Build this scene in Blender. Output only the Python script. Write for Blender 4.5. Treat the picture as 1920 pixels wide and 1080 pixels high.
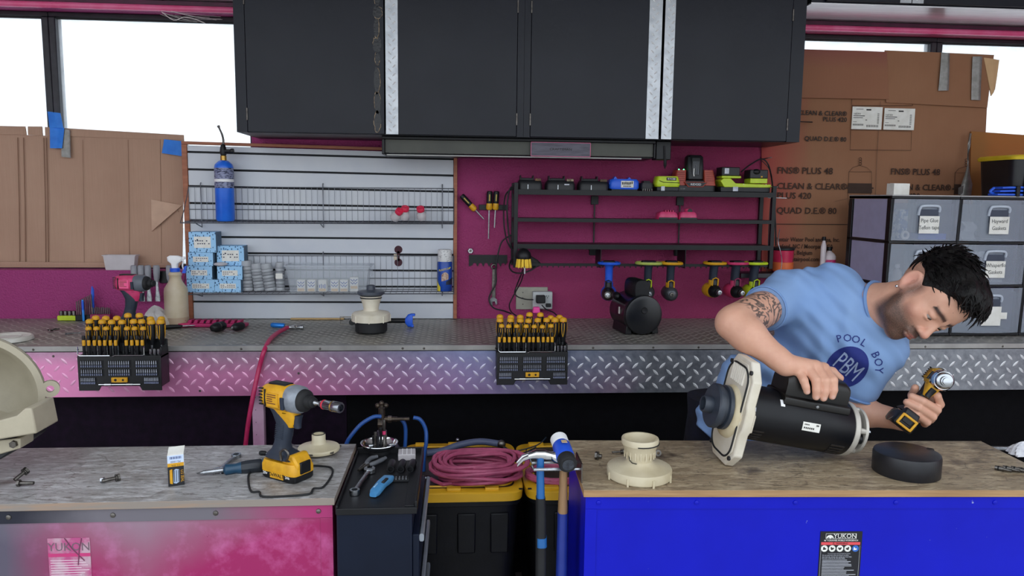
import bpy, bmesh, math, random
import numpy as np
from mathutils import Matrix, Vector, Quaternion
from mathutils.bvhtree import BVHTree

for _o in list(bpy.data.objects):
    bpy.data.objects.remove(_o)
SC = bpy.context.scene
COL = SC.collection
R = math.radians
random.seed(7)

# ------------------------------------------------------------------ camera
FPX = 1403.0
PITCH, YAW, ROLL = 0.11929822, 0.07631576, 0.01182234
def _cam_rows():
    cy, sy = math.cos(YAW), math.sin(YAW)
    Rz = Matrix(((cy, -sy, 0), (sy, cy, 0), (0, 0, 1)))
    Mx = Matrix(((1, 0, 0), (0, 0, -1), (0, 1, 0)))
    cp, sp = math.cos(PITCH), math.sin(PITCH)
    Rx = Matrix(((1, 0, 0), (0, cp, -sp), (0, sp, cp)))
    cr, sr = math.cos(ROLL), math.sin(ROLL)
    Rr = Matrix(((cr, -sr, 0), (sr, cr, 0), (0, 0, 1)))
    return Rr @ Rx @ Mx @ Rz
CM = _cam_rows()
CP = Vector((0, 0, 1.655))
cd = bpy.data.cameras.new('camera')
cam = bpy.data.objects.new('camera', cd); COL.objects.link(cam)
cd.sensor_width = 36.0; cd.sensor_fit = 'HORIZONTAL'
cd.lens = FPX / 1920 * 36.0
cd.clip_start = 0.05; cd.clip_end = 200
_r = CM.row
cam.matrix_world = Matrix(((_r[0][0], -_r[1][0], -_r[2][0], CP.x),
                           (_r[0][1], -_r[1][1], -_r[2][1], CP.y),
                           (_r[0][2], -_r[1][2], -_r[2][2], CP.z),
                           (0, 0, 0, 1)))
SC.camera = cam
# ------------------------------------------------------------------ world, light, exposure
wd = bpy.data.worlds.new('sky'); SC.world = wd; wd.use_nodes = True
_nt = wd.node_tree
_bg = _nt.nodes['Background']
_bg.inputs['Color'].default_value = (0.86, 0.93, 1.0, 1)
_bg.inputs['Strength'].default_value = 1.0
SC.view_settings.view_transform = 'Standard'
SC.view_settings.look = 'None'
SC.view_settings.exposure = 1.0
SC.view_settings.gamma = 1.0
SC.view_settings.use_curve_mapping = False

def _ray(px, py):
    return CM.transposed() @ Vector(((px - 960) / FPX, (py - 540) / FPX, 1))
def W(px, py, Y):
    d = _ray(px, py); return CP + d * (Y / d.y)
def Zp(px, py, Z):
    d = _ray(px, py); return CP + d * ((Z - CP.z) / d.z)

# ------------------------------------------------------------------ materials
def lin(h):
    if isinstance(h, (tuple, list)): return tuple(h)[:3]
    h = h.lstrip('#'); out = []
    for i in (0, 2, 4):
        c = int(h[i:i+2], 16) / 255
        out.append(c / 12.92 if c <= 0.04045 else ((c + 0.055) / 1.055) ** 2.4)
    return tuple(out)
_mats = {}
class NT:
    """tiny helper around a node tree"""
    def __init__(s, m): s.t = m.node_tree; s.n = s.t.nodes; s.l = s.t.links
    def add(s, ty, **kw):
        n = s.n.new(ty)
        for k, v in kw.items():
            if k.startswith('i_'):
                key = k[2:].replace('_', ' ')
                n.inputs[int(key) if key.isdigit() else key].default_value = v
            else: setattr(n, k, v)
        return n
    def link(s, a, b): s.l.new(a, b)
    def mixc(s, fac, a, b, blend='MIX'):
        n = s.n.new('ShaderNodeMix'); n.data_type = 'RGBA'; n.blend_type = blend
        for sock, v in ((n.inputs[0], fac), (n.inputs[6], a), (n.inputs[7], b)):
            if hasattr(v, 'links'): s.l.new(v, sock)
            elif sock.type == 'RGBA': sock.default_value = (*lin(v), 1)
            else: sock.default_value = v
        return n.outputs[2]
    def ramp(s, fac, p0, p1, c0=(0,0,0,1), c1=(1,1,1,1)):
        if p0 < 0 or p1 > 1: fac = s.math('MULTIPLY_ADD', fac, 1/(p1-p0), -p0/(p1-p0)); p0, p1 = 0.0, 1.0
        n = s.n.new('ShaderNodeValToRGB')
        n.color_ramp.elements[0].position = p0; n.color_ramp.elements[0].color = c0
        n.color_ramp.elements[1].position = p1; n.color_ramp.elements[1].color = c1
        s.l.new(fac, n.inputs[0]); return n.outputs[0]
    def noise(s, scale, detail=4, rough=.55, vec=None, stretch=None):
        n = s.n.new('ShaderNodeTexNoise'); n.inputs['Scale'].default_value = scale
        n.inputs['Detail'].default_value = detail; n.inputs['Roughness'].default_value = rough
        if vec is None:
            vec = s.coord()
        if stretch:
            mp = s.n.new('ShaderNodeMapping'); mp.inputs['Scale'].default_value = stretch
            s.l.new(vec, mp.inputs[0]); vec = mp.outputs[0]
        s.l.new(vec, n.inputs['Vector']); return n.outputs[0]
    def coord(s, which='Object'):
        if not hasattr(s, '_tc'): s._tc = s.n.new('ShaderNodeTexCoord')
        return s._tc.outputs[which]
    def sep(s, vec):
        n = s.n.new('ShaderNodeSeparateXYZ'); s.l.new(vec, n.inputs[0]); return n.outputs
    def math(s, op, a, b=0.0, c=None):
        n = s.n.new('ShaderNodeMath'); n.operation = op
        for i, v in enumerate((a, b, c)):
            if v is None: continue
            if hasattr(v, 'links'): s.l.new(v, n.inputs[i])
            else: n.inputs[i].default_value = v
        return n.outputs[0]
    def bump(s, h, strength, dist=.002):
        n = s.n.new('ShaderNodeBump'); n.inputs['Strength'].default_value = strength
        n.inputs['Distance'].default_value = dist
        s.l.new(h, n.inputs['Height']); s.l.new(n.outputs[0], s.n['Principled BSDF'].inputs['Normal'])
    def base(s, sock): s.l.new(sock, s.n['Principled BSDF'].inputs['Base Color'])

def mat(name, color='#808080', rough=.5, metal=0.0, c2=None, nscale=20, lo=.35, hi=.7, bump=0, bscale=60,
        bdist=.002, spec=.5, stretch=None, alpha=1, trans=0, emit=None, estr=0, coat=0, rvar=0):
    if name in _mats: return _mats[name]
    m = bpy.data.materials.new(name); m.use_nodes = True
    _mats[name] = m
    p = m.node_tree.nodes['Principled BSDF']
    p.inputs['Base Color'].default_value = (*lin(color), 1)
    p.inputs['Roughness'].default_value = rough; p.inputs['Metallic'].default_value = metal
    p.inputs['Specular IOR Level'].default_value = spec
    p.inputs['Alpha'].default_value = alpha
    p.inputs['Transmission Weight'].default_value = trans
    p.inputs['Coat Weight'].default_value = coat
    if emit:
        p.inputs['Emission Color'].default_value = (*lin(emit), 1); p.inputs['Emission Strength'].default_value = estr
    t = NT(m)
    if c2 is None and not emit and trans == 0:
        # every material carries a slight procedural variation
        c = lin(color); c2 = tuple(min(1, v * 1.12 + .004) for v in c)
    if c2 is not None:
        f = t.ramp(t.noise(nscale, 5, stretch=stretch), lo, hi)
        t.base(t.mixc(f, color, c2))
    if rvar:
        f = t.noise(nscale * .7, 4)
        t.link(t.math('MULTIPLY_ADD', f, rvar, rough - rvar / 2), p.inputs['Roughness'])
    if bump: t.bump(t.noise(bscale, 4, stretch=stretch), bump, bdist)
    return m

# ------------------------------------------------------------------ geometry helper
def catmull(pts, n=6, closed=False):
    pts = [Vector(p) for p in pts]; N = len(pts); out = []
    rng = range(N if closed else N - 1)
    for i in rng:
        if closed: p0, p1, p2, p3 = pts[i-1], pts[i], pts[(i+1) % N], pts[(i+2) % N]
        else: p0, p1, p2, p3 = pts[max(i-1, 0)], pts[i], pts[i+1], pts[min(i+2, N-1)]
        for k in range(n):
            t = k / n
            out.append(0.5 * ((2*p1) + (-p0+p2)*t + (2*p0-5*p1+4*p2-p3)*t*t + (-p0+3*p1-3*p2+p3)*t**3))
    if not closed: out.append(pts[-1])
    return out

class G:
    def __init__(s): s.v = []; s.f = []; s.mi = []; s.M = Matrix.Identity(4); s.m = 0
    def _add(s, vs, fs):
        b = len(s.v); M = s.M
        s.v += [tuple(M @ Vector(v)) for v in vs]
        s.f += [tuple(b + i for i in f) for f in fs]; s.mi += [s.m] * len(fs); return s
    def at(s, M): s.M = M; return s
    def box(s, c, d, taper=None):
        x, y, z = (k / 2 for k in d); tx, ty = taper or (1, 1)
        vs = [(c[0]+sx*x*(tx if sz > 0 else 1), c[1]+sy*y*(ty if sz > 0 else 1), c[2]+sz*z) for sz in (-1, 1) for sy in (-1, 1) for sx in (-1, 1)]
        return s._add(vs, [(0,2,3,1),(4,5,7,6),(0,1,5,4),(2,6,7,3),(0,4,6,2),(1,3,7,5)])
    def b2(s, lo, hi):
        return s.box([(a+b)/2 for a, b in zip(lo, hi)], [b-a for a, b in zip(lo, hi)])
    def cyl(s, p0, p1, r0, r1=None, n=16, caps=True):
        p0, p1 = Vector(p0), Vector(p1); r1 = r0 if r1 is None else r1
        q = (p1 - p0).to_track_quat('Z', 'Y')
        vs = []
        for p, r in ((p0, r0), (p1, r1)):
            for i in range(n):
                a = 2*math.pi*i/n; vs.append(p + q @ Vector((r*math.cos(a), r*math.sin(a), 0)))
        fs = [(i, (i+1) % n, n+(i+1) % n, n+i) for i in range(n)]
        if caps: fs += [tuple(range(n-1, -1, -1)), tuple(range(n, 2*n))]
        return s._add(vs, fs)
    def tube(s, pts, r, n=8, closed=False, smooth=0, caps=True):
        if smooth: pts = catmull(pts, smooth, closed)
        pts = [Vector(p) for p in pts]; N = len(pts)
        rr = r if isinstance(r, (list, tuple)) else [r]*N
        if len(rr) != N: rr = [rr[min(int(i*(len(rr)-1)/(N-1)+.5), len(rr)-1)] for i in range(N)]
        up = None; vs = []
        for i, p in enumerate(pts):
            a = pts[i-1] if (i > 0 or closed) else p; b = pts[(i+1) % N] if (i < N-1 or closed) else p
            t = (b - a).normalized() if (b-a).length > 1e-9 else Vector((0,0,1))
            if up is None:
                up = t.orthogonal().normalized()
            else:
                up = up - t * up.dot(t)
                up = up.normalized() if up.length > 1e-6 else t.orthogonal().normalized()
            w = t.cross(up)
            for k in range(n):
                an = 2*math.pi*k/n; vs.append(p + (up*math.cos(an) + w*math.sin(an))*rr[i])
        fs = []
        for i in range(N if closed else N-1):
            for k in range(n):
                a0 = i*n + k; a1 = i*n + (k+1) % n; j = ((i+1) % N)*n
                fs.append((a0, a1, j + (k+1) % n, j + k))
        if caps and not closed: fs += [tuple(range(n-1, -1, -1)), tuple(range((N-1)*n, N*n))]
        return s._add(vs, fs)
    def lathe(s, prof, n=32, M=None, caps=True):
        """profile [(r,z)...] about local Z"""
        M = M or Matrix.Identity(4); vs = []; fs = []
        for r, z in prof:
            for i in range(n):
                a = 2*math.pi*i/n; vs.append(M @ Vector((r*math.cos(a), r*math.sin(a), z)))
        for j in range(len(prof)-1):
            for i in range(n):
                fs.append((j*n+i, j*n+(i+1) % n, (j+1)*n+(i+1) % n, (j+1)*n+i))
        if prof[0] == prof[-1]: caps = False
        if caps and prof[0][0] > 1e-6: fs.append(tuple(range(n-1, -1, -1)))
        if caps and prof[-1][0] > 1e-6: fs.append(tuple(range((len(prof)-1)*n, len(prof)*n)))
        return s._add(vs, fs)
    def prism(s, poly, z0, z1, M=None, scale1=1.0):
        """polygon in local XY extruded in Z"""
        M = M or Matrix.Identity(4); n = len(poly)
        cx = sum(p[0] for p in poly)/n; cy = sum(p[1] for p in poly)/n
        vs = [M @ Vector((x, y, z0)) for x, y in poly] + [M @ Vector((cx+(x-cx)*scale1, cy+(y-cy)*scale1, z1)) for x, y in poly]
        fs = [(i, (i+1) % n, n+(i+1) % n, n+i) for i in range(n)] + [tuple(range(n-1, -1, -1)), tuple(range(n, 2*n))]
        return s._add(vs, fs)
    def sph(s, c, r, n=16, m=10):
        r = r if isinstance(r, (tuple, list)) else (r, r, r); c = Vector(c)
        vs = [c + Vector((0, 0, r[2]))]
        for j in range(1, m):
            t = math.pi*j/m
            for i in range(n):
                a = 2*math.pi*i/n
                vs.append(c + Vector((r[0]*math.sin(t)*math.cos(a), r[1]*math.sin(t)*math.sin(a), r[2]*math.cos(t))))
        vs.append(c - Vector((0, 0, r[2])))
        fs = [(0, 1+i, 1+(i+1) % n) for i in range(n)]
        for j in range(m-2):
            for i in range(n):
                a = 1+j*n; fs.append((a+i, a+n+i, a+n+(i+1) % n, a+(i+1) % n))
        L = len(vs)-1; a = 1+(m-2)*n
        fs += [(a+i, L, a+(i+1) % n) for i in range(n)]
        return s._add(vs, fs)
    def sheet(s, fn, nu, nv, thick=None):
        """fn(u,v)->point, u,v in 0..1 ; two-sided sheet with thickness along -normal"""
        P = [[Vector(fn(i/nu, j/nv)) for i in range(nu+1)] for j in range(nv+1)]
        vs = [p for row in P for p in row]; w = nu+1
        fs = [(j*w+i, j*w+i+1, (j+1)*w+i+1, (j+1)*w+i) for j in range(nv) for i in range(nu)]
        if thick:
            t = Vector(thick); b = len(vs); vs += [p + t for p in vs]
            fs += [tuple(b + i for i in reversed(f)) for f in fs]
            edge = [i for i in range(w)] + [j*w+nu for j in range(1, nv+1)] + [nv*w+i for i in range(nu-1, -1, -1)] + [j*w for j in range(nv-1, 0, -1)]
            for k in range(len(edge)):
                a, c = edge[k], edge[(k+1) % len(edge)]
                fs.append((c, a, b+a, b+c))
        return s._add(vs, fs)
    def loft(s, secs, n=20, caps=True):
        """secs: (centre, half-vector u, half-vector v, exponent) superellipse rings"""
        vs = []
        for c, u, v, e in secs:
            c, u, v = Vector(c), Vector(u), Vector(v)
            for i in range(n):
                a = 2*math.pi*i/n; ca, sa = math.cos(a), math.sin(a)
                vs.append(c + u*(math.copysign(abs(ca)**(2/e), ca)) + v*(math.copysign(abs(sa)**(2/e), sa)))
        N = len(secs); fs = [(j*n+i, j*n+(i+1) % n, (j+1)*n+(i+1) % n, (j+1)*n+i) for j in range(N-1) for i in range(n)]
        if caps: fs += [tuple(range(n-1, -1, -1)), tuple(range((N-1)*n, N*n))]
        return s._add(vs, fs)
    def mesh(s, name, mats, ang=40):
        me = bpy.data.meshes.new(name); me.from_pydata(s.v, [], s.f)
        for m in (mats if isinstance(mats, (list, tuple)) else [mats]): me.materials.append(m)
        me.polygons.foreach_set('material_index', s.mi)
        me.polygons.foreach_set('use_smooth', [True]*len(s.f))
        bm = bmesh.new(); bm.from_mesh(me); bmesh.ops.recalc_face_normals(bm, faces=bm.faces); bm.to_mesh(me); bm.free()
        me.set_sharp_from_angle(angle=R(ang)); me.update(); return me
    def build(s, name, mats, parent=None, bev=0, ang=40, seg=2):
        o = bpy.data.objects.new(name, s.mesh(name, mats, ang)); COL.objects.link(o)
        if parent: o.parent = parent
        if bev:
            b = o.modifiers.new('bevel', 'BEVEL'); b.width = bev; b.segments = seg; b.limit_method = 'ANGLE'; b.angle_limit = R(38)
            b.harden_normals = False
        return o

def tag(o, label=None, cat=None, group=None, kind=None):
    if label: o['label'] = label
    if cat: o['category'] = cat
    if group: o['group'] = group
    if kind: o['kind'] = kind
    return o
def thing(name, label, cat, loc=(0, 0, 0), rotz=0, group=None, M=None):
    o = bpy.data.objects.new(name, None); COL.objects.link(o); o.empty_display_size = .03
    if M is not None: o.matrix_world = M
    else: o.location = loc; o.rotation_euler = (0, 0, rotz)
    return tag(o, label, cat, group)
def struct(o): o['kind'] = 'structure'; return o
def link_copy(o, parent=None, name=None):
    c = o.copy(); COL.objects.link(c)
    if parent is not None: c.parent = parent
    return c
def copy_tree(o, parent=None):
    c = link_copy(o, parent)
    for ch in o.children: copy_tree(ch, c)
    return c
def basis(loc, x=None, y=None, z=None):
    """matrix whose local axes follow the given world directions (two of three)"""
    if x is not None and z is not None:
        x = Vector(x).normalized(); z = Vector(z); z = (z - x*z.dot(x)).normalized(); y = z.cross(x)
    elif x is not None and y is not None:
        x = Vector(x).normalized(); y = Vector(y); y = (y - x*y.dot(x)).normalized(); z = x.cross(y)
    else:
        z = Vector(z).normalized(); y = Vector(y); y = (y - z*y.dot(z)).normalized(); x = y.cross(z)
    return Matrix(((x.x, y.x, z.x, loc[0]), (x.y, y.y, z.y, loc[1]), (x.z, y.z, z.z, loc[2]), (0, 0, 0, 1)))
T = Matrix.Translation
def RX(a): return Matrix.Rotation(R(a), 4, 'X')
def RY(a): return Matrix.Rotation(R(a), 4, 'Y')
def RZ(a): return Matrix.Rotation(R(a), 4, 'Z')

_txt = {}
def text(body, size, m, parent=None, M=None, name='lettering', align='CENTER', depth=.0004, sx=1.0, track=1.0, bold=0):
    """lettering as a thin mesh in the local XY plane of M"""
    cu = bpy.data.curves.new('t', 'FONT'); cu.body = body; cu.size = size; cu.align_x = align; cu.align_y = 'CENTER'
    cu.extrude = depth; cu.offset = size*bold; cu.resolution_u = 2; cu.space_character = track
    tmp = bpy.data.objects.new('t', cu)
    COL.objects.link(tmp)
    dg = bpy.context.evaluated_depsgraph_get()
    me = bpy.data.meshes.new_from_object(tmp.evaluated_get(dg))
    bpy.data.objects.remove(tmp); bpy.data.curves.remove(cu)
    me.materials.clear(); me.materials.append(m)
    o = bpy.data.objects.new(name, me); COL.objects.link(o)
    if parent: o.parent = parent
    MM = (M or Matrix.Identity(4)) @ Matrix.Diagonal((sx, 1, 1, 1))
    o.matrix_local = MM
    return o
FACE = RX(90)        # local XY plane turned to face the viewer side (-Y)

# common materials
M_black = mat('black plastic', '#0e0f13', .45, c2='#15161a', nscale=40, spec=.4)
M_blackmetal = mat('black powder coat', '#0b0c10', .42, c2='#111318', spec=.35, bump=.1, bscale=300)
M_rubber = mat('dark rubber', '#131417', .7, c2='#1b1c1f', bump=.15, bscale=200)
M_steel = mat('bright steel', '#b9bcc0', .28, 1.0, c2='#8e9196', nscale=60, rvar=.15)
M_dsteel = mat('dull steel', '#7a7672', .42, 1.0, c2='#56524e', nscale=80, rvar=.2)
M_chrome = mat('chrome', '#d8dade', .12, 1.0)
M_yellow = mat('tool yellow', '#dfa61c', .45, c2='#cc9314', nscale=50)
M_tgrip = mat('slate grip rubber', '#1e2736', .6, c2='#273142', bump=.2, bscale=250)
M_white = mat('white plastic', '#e8e8ea', .45)
M_ink = mat('black ink', '#1c1613', .7)
M_paper = mat('white paper', '#ecebe6', .8, c2='#dedcd4', nscale=30)
M_cream = mat('cream plastic', '#d9cfb4', .42, c2='#c8bc9d', nscale=14, bump=.05, bscale=90)
# ================================================================== the setting
YW, YB, ZB, ZT = 3.5, 2.84, 1.089, 0.95     # wall plane, counter front, counter top, front bench tops
ZSILL, ZHEAD = 1.31, 2.405
XL, XR = -0.915, 1.475                        # window openings end here

def m_wall():
    m = mat('maroon orange peel paint', '#8c2055', .42)
    t = NT(m)
    n1 = t.noise(2.2, 3); n2 = t.noise(120, 5, .6)
    x = t.sep(t.coord())[0]
    f = t.math('MULTIPLY_ADD', x, .22, .3)
    f = t.math('ADD', f, t.math('MULTIPLY', n1, .35))
    c = t.mixc(t.ramp(f, .15, .95), '#a03076', '#96184a')
    c = t.mixc(t.math('MULTIPLY', n2, .25), c, '#c0608c')
    t.base(c); t.bump(n2, .9, .009); return m
M_wall = m_wall()
M_floor = mat('pale floor tile', '#b9b6b0', .4, c2='#a5a29b', nscale=8)
M_concrete = mat('concrete apron', '#b4b1aa', .8, c2='#9d9a93', nscale=3, bump=.2, bscale=40)
M_ceil = mat('white ceiling board', '#d6d6d4', .8)
M_frame = mat('black window frame', '#1d1d24', .45, c2='#2b2b33', nscale=30)
M_pinktrim = mat('pink painted trim', '#e2487f', .25, c2='#ec7aa8', nscale=9, lo=.3, hi=.8)
M_silver = mat('brushed silver beam', '#c9c6cc', .35, .6, c2='#a9a5ac', nscale=9, stretch=(1, 1, 22), rvar=.2)
M_darkmaroon = mat('dark maroon panel', '#43122f', .5, c2='#5a183e', nscale=12)
def m_pane():
    m = bpy.data.materials.new('dusty window glass'); m.use_nodes = True
    t = NT(m); t.n.remove(t.n['Principled BSDF'])
    out = t.n['Material Output']
    tr = t.add('ShaderNodeBsdfTransparent'); tl = t.add('ShaderNodeBsdfTranslucent'); gl = t.add('ShaderNodeBsdfGlossy')
    tl.inputs[0].default_value = (.92, .96, 1, 1); tr.inputs[0].default_value = (.96, .98, 1, 1); gl.inputs['Roughness'].default_value = .05
    n = t.noise(14, 5); z = t.sep(t.coord())[2]
    f = t.math('MULTIPLY_ADD', n, .4, .15)
    mx = t.add('ShaderNodeMixShader'); t.link(f, mx.inputs[0]); t.link(tr.outputs[0], mx.inputs[1]); t.link(tl.outputs[0], mx.inputs[2])
    m2 = t.add('ShaderNodeMixShader'); m2.inputs[0].default_value = .05; t.link(mx.outputs[0], m2.inputs[1]); t.link(gl.outputs[0], m2.inputs[2])
    t.link(m2.outputs[0], out.inputs[0]); return m
M_pane = m_pane()

g = G().b2((-4, .6, -.05), (4.2, 3.5, 0)); struct(g.build('floor', M_floor))
g = G().b2((-40, -40, -.12), (40, 40, -.06)); o = g.build('ground', M_concrete); struct(o); o['label'] = 'pale concrete ground outside the workshop'
g = G()
g.b2((-4, YW, 0), (4.2, YW+.2, ZSILL)); g.b2((XL, YW, ZSILL), (XR, YW+.2, ZHEAD)); g.b2((-4, YW, ZHEAD+.05), (4.2, YW+.2, 3.0))
g.b2((-4, YW, ZSILL), (-3.7, YW+.2, ZHEAD+.05)); g.b2((3.9, YW, ZSILL), (4.2, YW+.2, ZHEAD+.05)); g.b2((XL, YW, ZHEAD), (XR, YW+.2, ZHEAD+.05))
struct(g.build('wall_back', M_wall))
struct(G().b2((-4.15, .9, 0), (-4, YW+.2, 3.0)).build('wall_left', M_wall))
struct(G().b2((4.2, .9, 0), (4.35, YW+.2, 3.0)).build('wall_right', M_wall))
struct(G().b2((-4.15, .9, 3.0), (4.35, YW+.2, 3.1)).build('ceiling', M_ceil))

def window(i, x0, x1, z0=ZSILL, z1=ZHEAD+.05):
    w = thing('window_%d' % i, None, None); struct(w)
    y = YW+.12; b = .022
    g = G(); g.b2((x0, y-.03, z1-b), (x1, y+.03, z1)); g.b2((x0, y-.03, z0), (x1, y+.03, z0+b))
    g.b2((x0, y-.03, z0+b), (x0+.03, y+.03, z1-b)); g.b2((x1-.03, y-.03, z0+b), (x1, y+.03, z1-b))
    g.build('window_frame', M_frame, w, bev=.004)
    g = G().b2((x0+b, y-.003, z0+b), (x1-b, y+.003, z1-b)); g.build('pane', M_pane, w)
    g = G(); d = .006
    g.b2((x0+b, y-.02, z1-b-d), (x1-b, y-.004, z1-b)); g.b2((x0+b, y-.02, z0+b+d), (x0+b+d, y-.004, z1-b-d)); g.b2((x1-b-d, y-.02, z0+b+d), (x1-b, y-.004, z1-b-d))
    g.build('gasket', M_rubber, w)
    return w
xm = W(101, 120, YW+.12).x; xm2 = W(1750, 85, YW+.12).x
window(1, -3.7, xm); window(2, xm, XL); window(3, XR, xm2); window(4, xm2, 3.9)

# header trims across the wall
def zat(px, py, Y): return W(px, py, Y).z
zs = [zat(1700, k, YW) for k in (12, 46, 53, 64)]
for i, (x0, x1) in enumerate(((-4, XL-.005), (XR+.01, 4.2))):
    g = G().b2((x0, YW-.05, zs[1]+.003), (x1, YW-.0005, zs[0]+.2)); o = g.build('trim_%d' % (i*3+1), M_silver, bev=.004); struct(o)
    g = G().b2((x0, YW-.02, zs[2]), (x1, YW-.0005, zs[1])); o = g.build('trim_%d' % (i*3+2), M_darkmaroon); struct(o)
    g = G(); zc = (zs[2]+zs[3])/2; rr = (zs[2]-zs[3])/2
    g.cyl((x0, YW-.015, zc), (x1, YW-.015, zc), rr, n=20); o = g.build('trim_%d' % (i*3+3), M_pinktrim); struct(o)
# cobweb threads along the left window head
g = G(); random.seed(3)
a0 = W(315, 22, YW-.03); b0 = W(425, 30, YW-.01)
for k in range(9):
    p = W(300+random.random()*30, 20+random.random()*8, YW-.03); q = W(330+random.random()*100, 27+random.random()*18, YW+.02); mm = (p+q)/2 + Vector((0, -.01, -.015*random.random()))
    g.tube([p, mm, q], .0007, 4, smooth=4)
pts = [W(x, y, YW-.01) for x, y in ((303, 22), (326, 38), (345, 32), (366, 36), (385, 44))]
g.tube(pts, .002, 5, smooth=4)
o = g.build('cobweb', mat('cobweb silk', '#cfcac8', .8)); tag(o, 'dusty cobweb strung along the black head of the left window', 'cobweb', kind='stuff')

# ================================================================== diamond plate
def lugs(w, h, pitch, L, wd_, ht, M, margin=0):
    """raised treads on a w x h sheet in local XY, +Z up"""
    g = G(); nx = int(w/pitch)+1; ny = int(h/pitch)+1
    for j in range(-1, 2*ny+1):
        for i in range(-1, 2*nx+1):
            if (i + j) % 2: continue
            cx = i*pitch/2; cy = j*pitch/2
            if not (L*.36 < cx < w-L*.36 and L*.36 < cy < h-L*.36): continue
            a = R(45 if i % 2 == 0 else -45); c, s_ = math.cos(a), math.sin(a)
            q = [(-L/2, 0), (-L/5, -wd_/2), (L/5, -wd_/2), (L/2, 0), (L/5, wd_/2), (-L/5, wd_/2)]
            t = [(-L/4, 0), (L/4, 0)]
            vs = [(cx+x*c-y*s_, cy+x*s_+y*c, 0) for x, y in q] + [(cx+x*c-y*s_, cy+x*s_+y*c, ht) for x, y in t]
            vs = [M @ Vector(v) for v in vs]
            g._add(vs, [(0, 1, 6), (1, 2, 7, 6), (2, 3, 7), (3, 4, 7), (4, 5, 6, 7), (5, 0, 6)])
    return g
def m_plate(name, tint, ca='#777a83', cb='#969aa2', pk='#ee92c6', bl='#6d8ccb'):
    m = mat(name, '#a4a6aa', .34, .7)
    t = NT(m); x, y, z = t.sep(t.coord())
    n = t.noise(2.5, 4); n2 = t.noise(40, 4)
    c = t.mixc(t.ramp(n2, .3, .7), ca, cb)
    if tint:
        # pink overspray fading right, its colour paled for window light; blue tint past it
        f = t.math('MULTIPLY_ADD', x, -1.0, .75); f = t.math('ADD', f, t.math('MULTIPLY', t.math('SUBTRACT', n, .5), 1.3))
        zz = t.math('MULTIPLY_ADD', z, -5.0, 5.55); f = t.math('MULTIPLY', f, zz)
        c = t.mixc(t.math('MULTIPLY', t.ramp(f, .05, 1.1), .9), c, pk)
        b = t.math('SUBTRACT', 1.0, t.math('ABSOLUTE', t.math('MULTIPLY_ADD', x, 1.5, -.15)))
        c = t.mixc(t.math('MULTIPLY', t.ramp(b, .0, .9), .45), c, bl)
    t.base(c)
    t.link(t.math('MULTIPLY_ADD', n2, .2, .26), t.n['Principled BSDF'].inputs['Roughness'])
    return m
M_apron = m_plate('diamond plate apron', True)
M_tread = m_plate('polished tread', True, '#c4c6cb', '#e2e3e6', '#f3a4d0', '#a9bce6')  # worn polished lugs; their highlights are put into this paler colour
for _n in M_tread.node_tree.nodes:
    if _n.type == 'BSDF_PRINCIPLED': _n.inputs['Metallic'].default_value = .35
M_top = mat('worn diamond plate top', '#86827b', .48, .55, c2='#aaa7a0', nscale=6, lo=.3, hi=.7, rvar=.2)
M_strip = mat('polished diamond plate', '#b4b7bb', .32, .7, c2='#9b9ea3', nscale=30)
M_alu = mat('aluminium angle', '#a9a7a5', .4, .6, c2='#8f8d8b', nscale=10)

zt0 = zat(600, 657, YB); zt1 = zat(600, 741, YB)
bench = thing('back_counter', 'long diamond plate counter running along the maroon wall', 'counter', (0, 0, 0))
G().b2((-3.98, YB, ZB-.02), (4.18, YW-.001, ZB)).build('counter_top', M_top, bench)
lugs(8.16, YW-YB-.02, .05, .03, .009, .0016, T((-3.98, YB+.02, ZB))).build('top_tread', mat('worn bright tread', '#c6c3bc', .4, .4, c2='#aba79f', nscale=6), bench)['kind'] = 'stuff'
g = G(); g.b2((-3.98, YB-.004, zt0), (4.18, YB, ZB)); g.b2((-3.98, YB-.004, ZB), (4.18, YB+.018, ZB+.003)); g.build('edge_trim', M_alu, bench)
random.seed(5)
for px in (62, 145, 452, 600, 755, 795, 930, 1112, 1225, 1310, 1735, 1880):
    p = W(px, 652, YB-.004); G().lathe([(0, .0025), (.003, .002), (.0045, 0)], 10, T((p.x, YB-.004, ZB-.009)) @ RX(90)).build('screw', M_dsteel, bench)
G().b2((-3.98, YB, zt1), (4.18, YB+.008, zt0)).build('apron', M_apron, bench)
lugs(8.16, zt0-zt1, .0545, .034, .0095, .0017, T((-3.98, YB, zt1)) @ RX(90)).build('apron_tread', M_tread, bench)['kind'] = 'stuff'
for px, py in ((375, 733), (560, 700), (100, 668)):
    p = W(px, py, YB); G().lathe([(0, .002), (.003, .0018), (.0045, 0)], 10, T((p.x, YB-.0005, p.z)) @ RX(90)).build('screw', M_dsteel, bench)
M_kick = mat('dark purple kick panel', '#120a17', .7, c2='#1d0f22', nscale=30, spec=.12, bump=.3, bscale=150)
M_kickb = mat('black kick panel', '#060609', .7, c2='#0a0a0e', nscale=30, spec=.1, bump=.3, bscale=150)
xk = W(650, 780, 2.96).x
G().b2((-3.98, 2.96, .1), (xk, 2.975, zt1+.12)).build('kick_panel', M_kick, bench)
G().b2((xk+.002, 2.96, .1), (4.18, 2.975, zt1+.12)).build('kick_panel', M_kickb, bench)
p = W(485, 780, 2.93); M_post = mat('pink white post', '#c9a5bd', .5, c2='#b57fa2', nscale=8)
G().b2((p.x-.022, 2.92, 0), (p.x+.022, 2.95, zt1)).build('post', M_post, bench, bev=.002)
for k in range(6): G().lathe([(0, .001), (.002, 0)], 8, T((p.x-.008, 2.92, .62+k*.05)) @ RX(90)).build('post_screw', M_dsteel, bench)
for px in (180, 1050, 1750): pass

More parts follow.
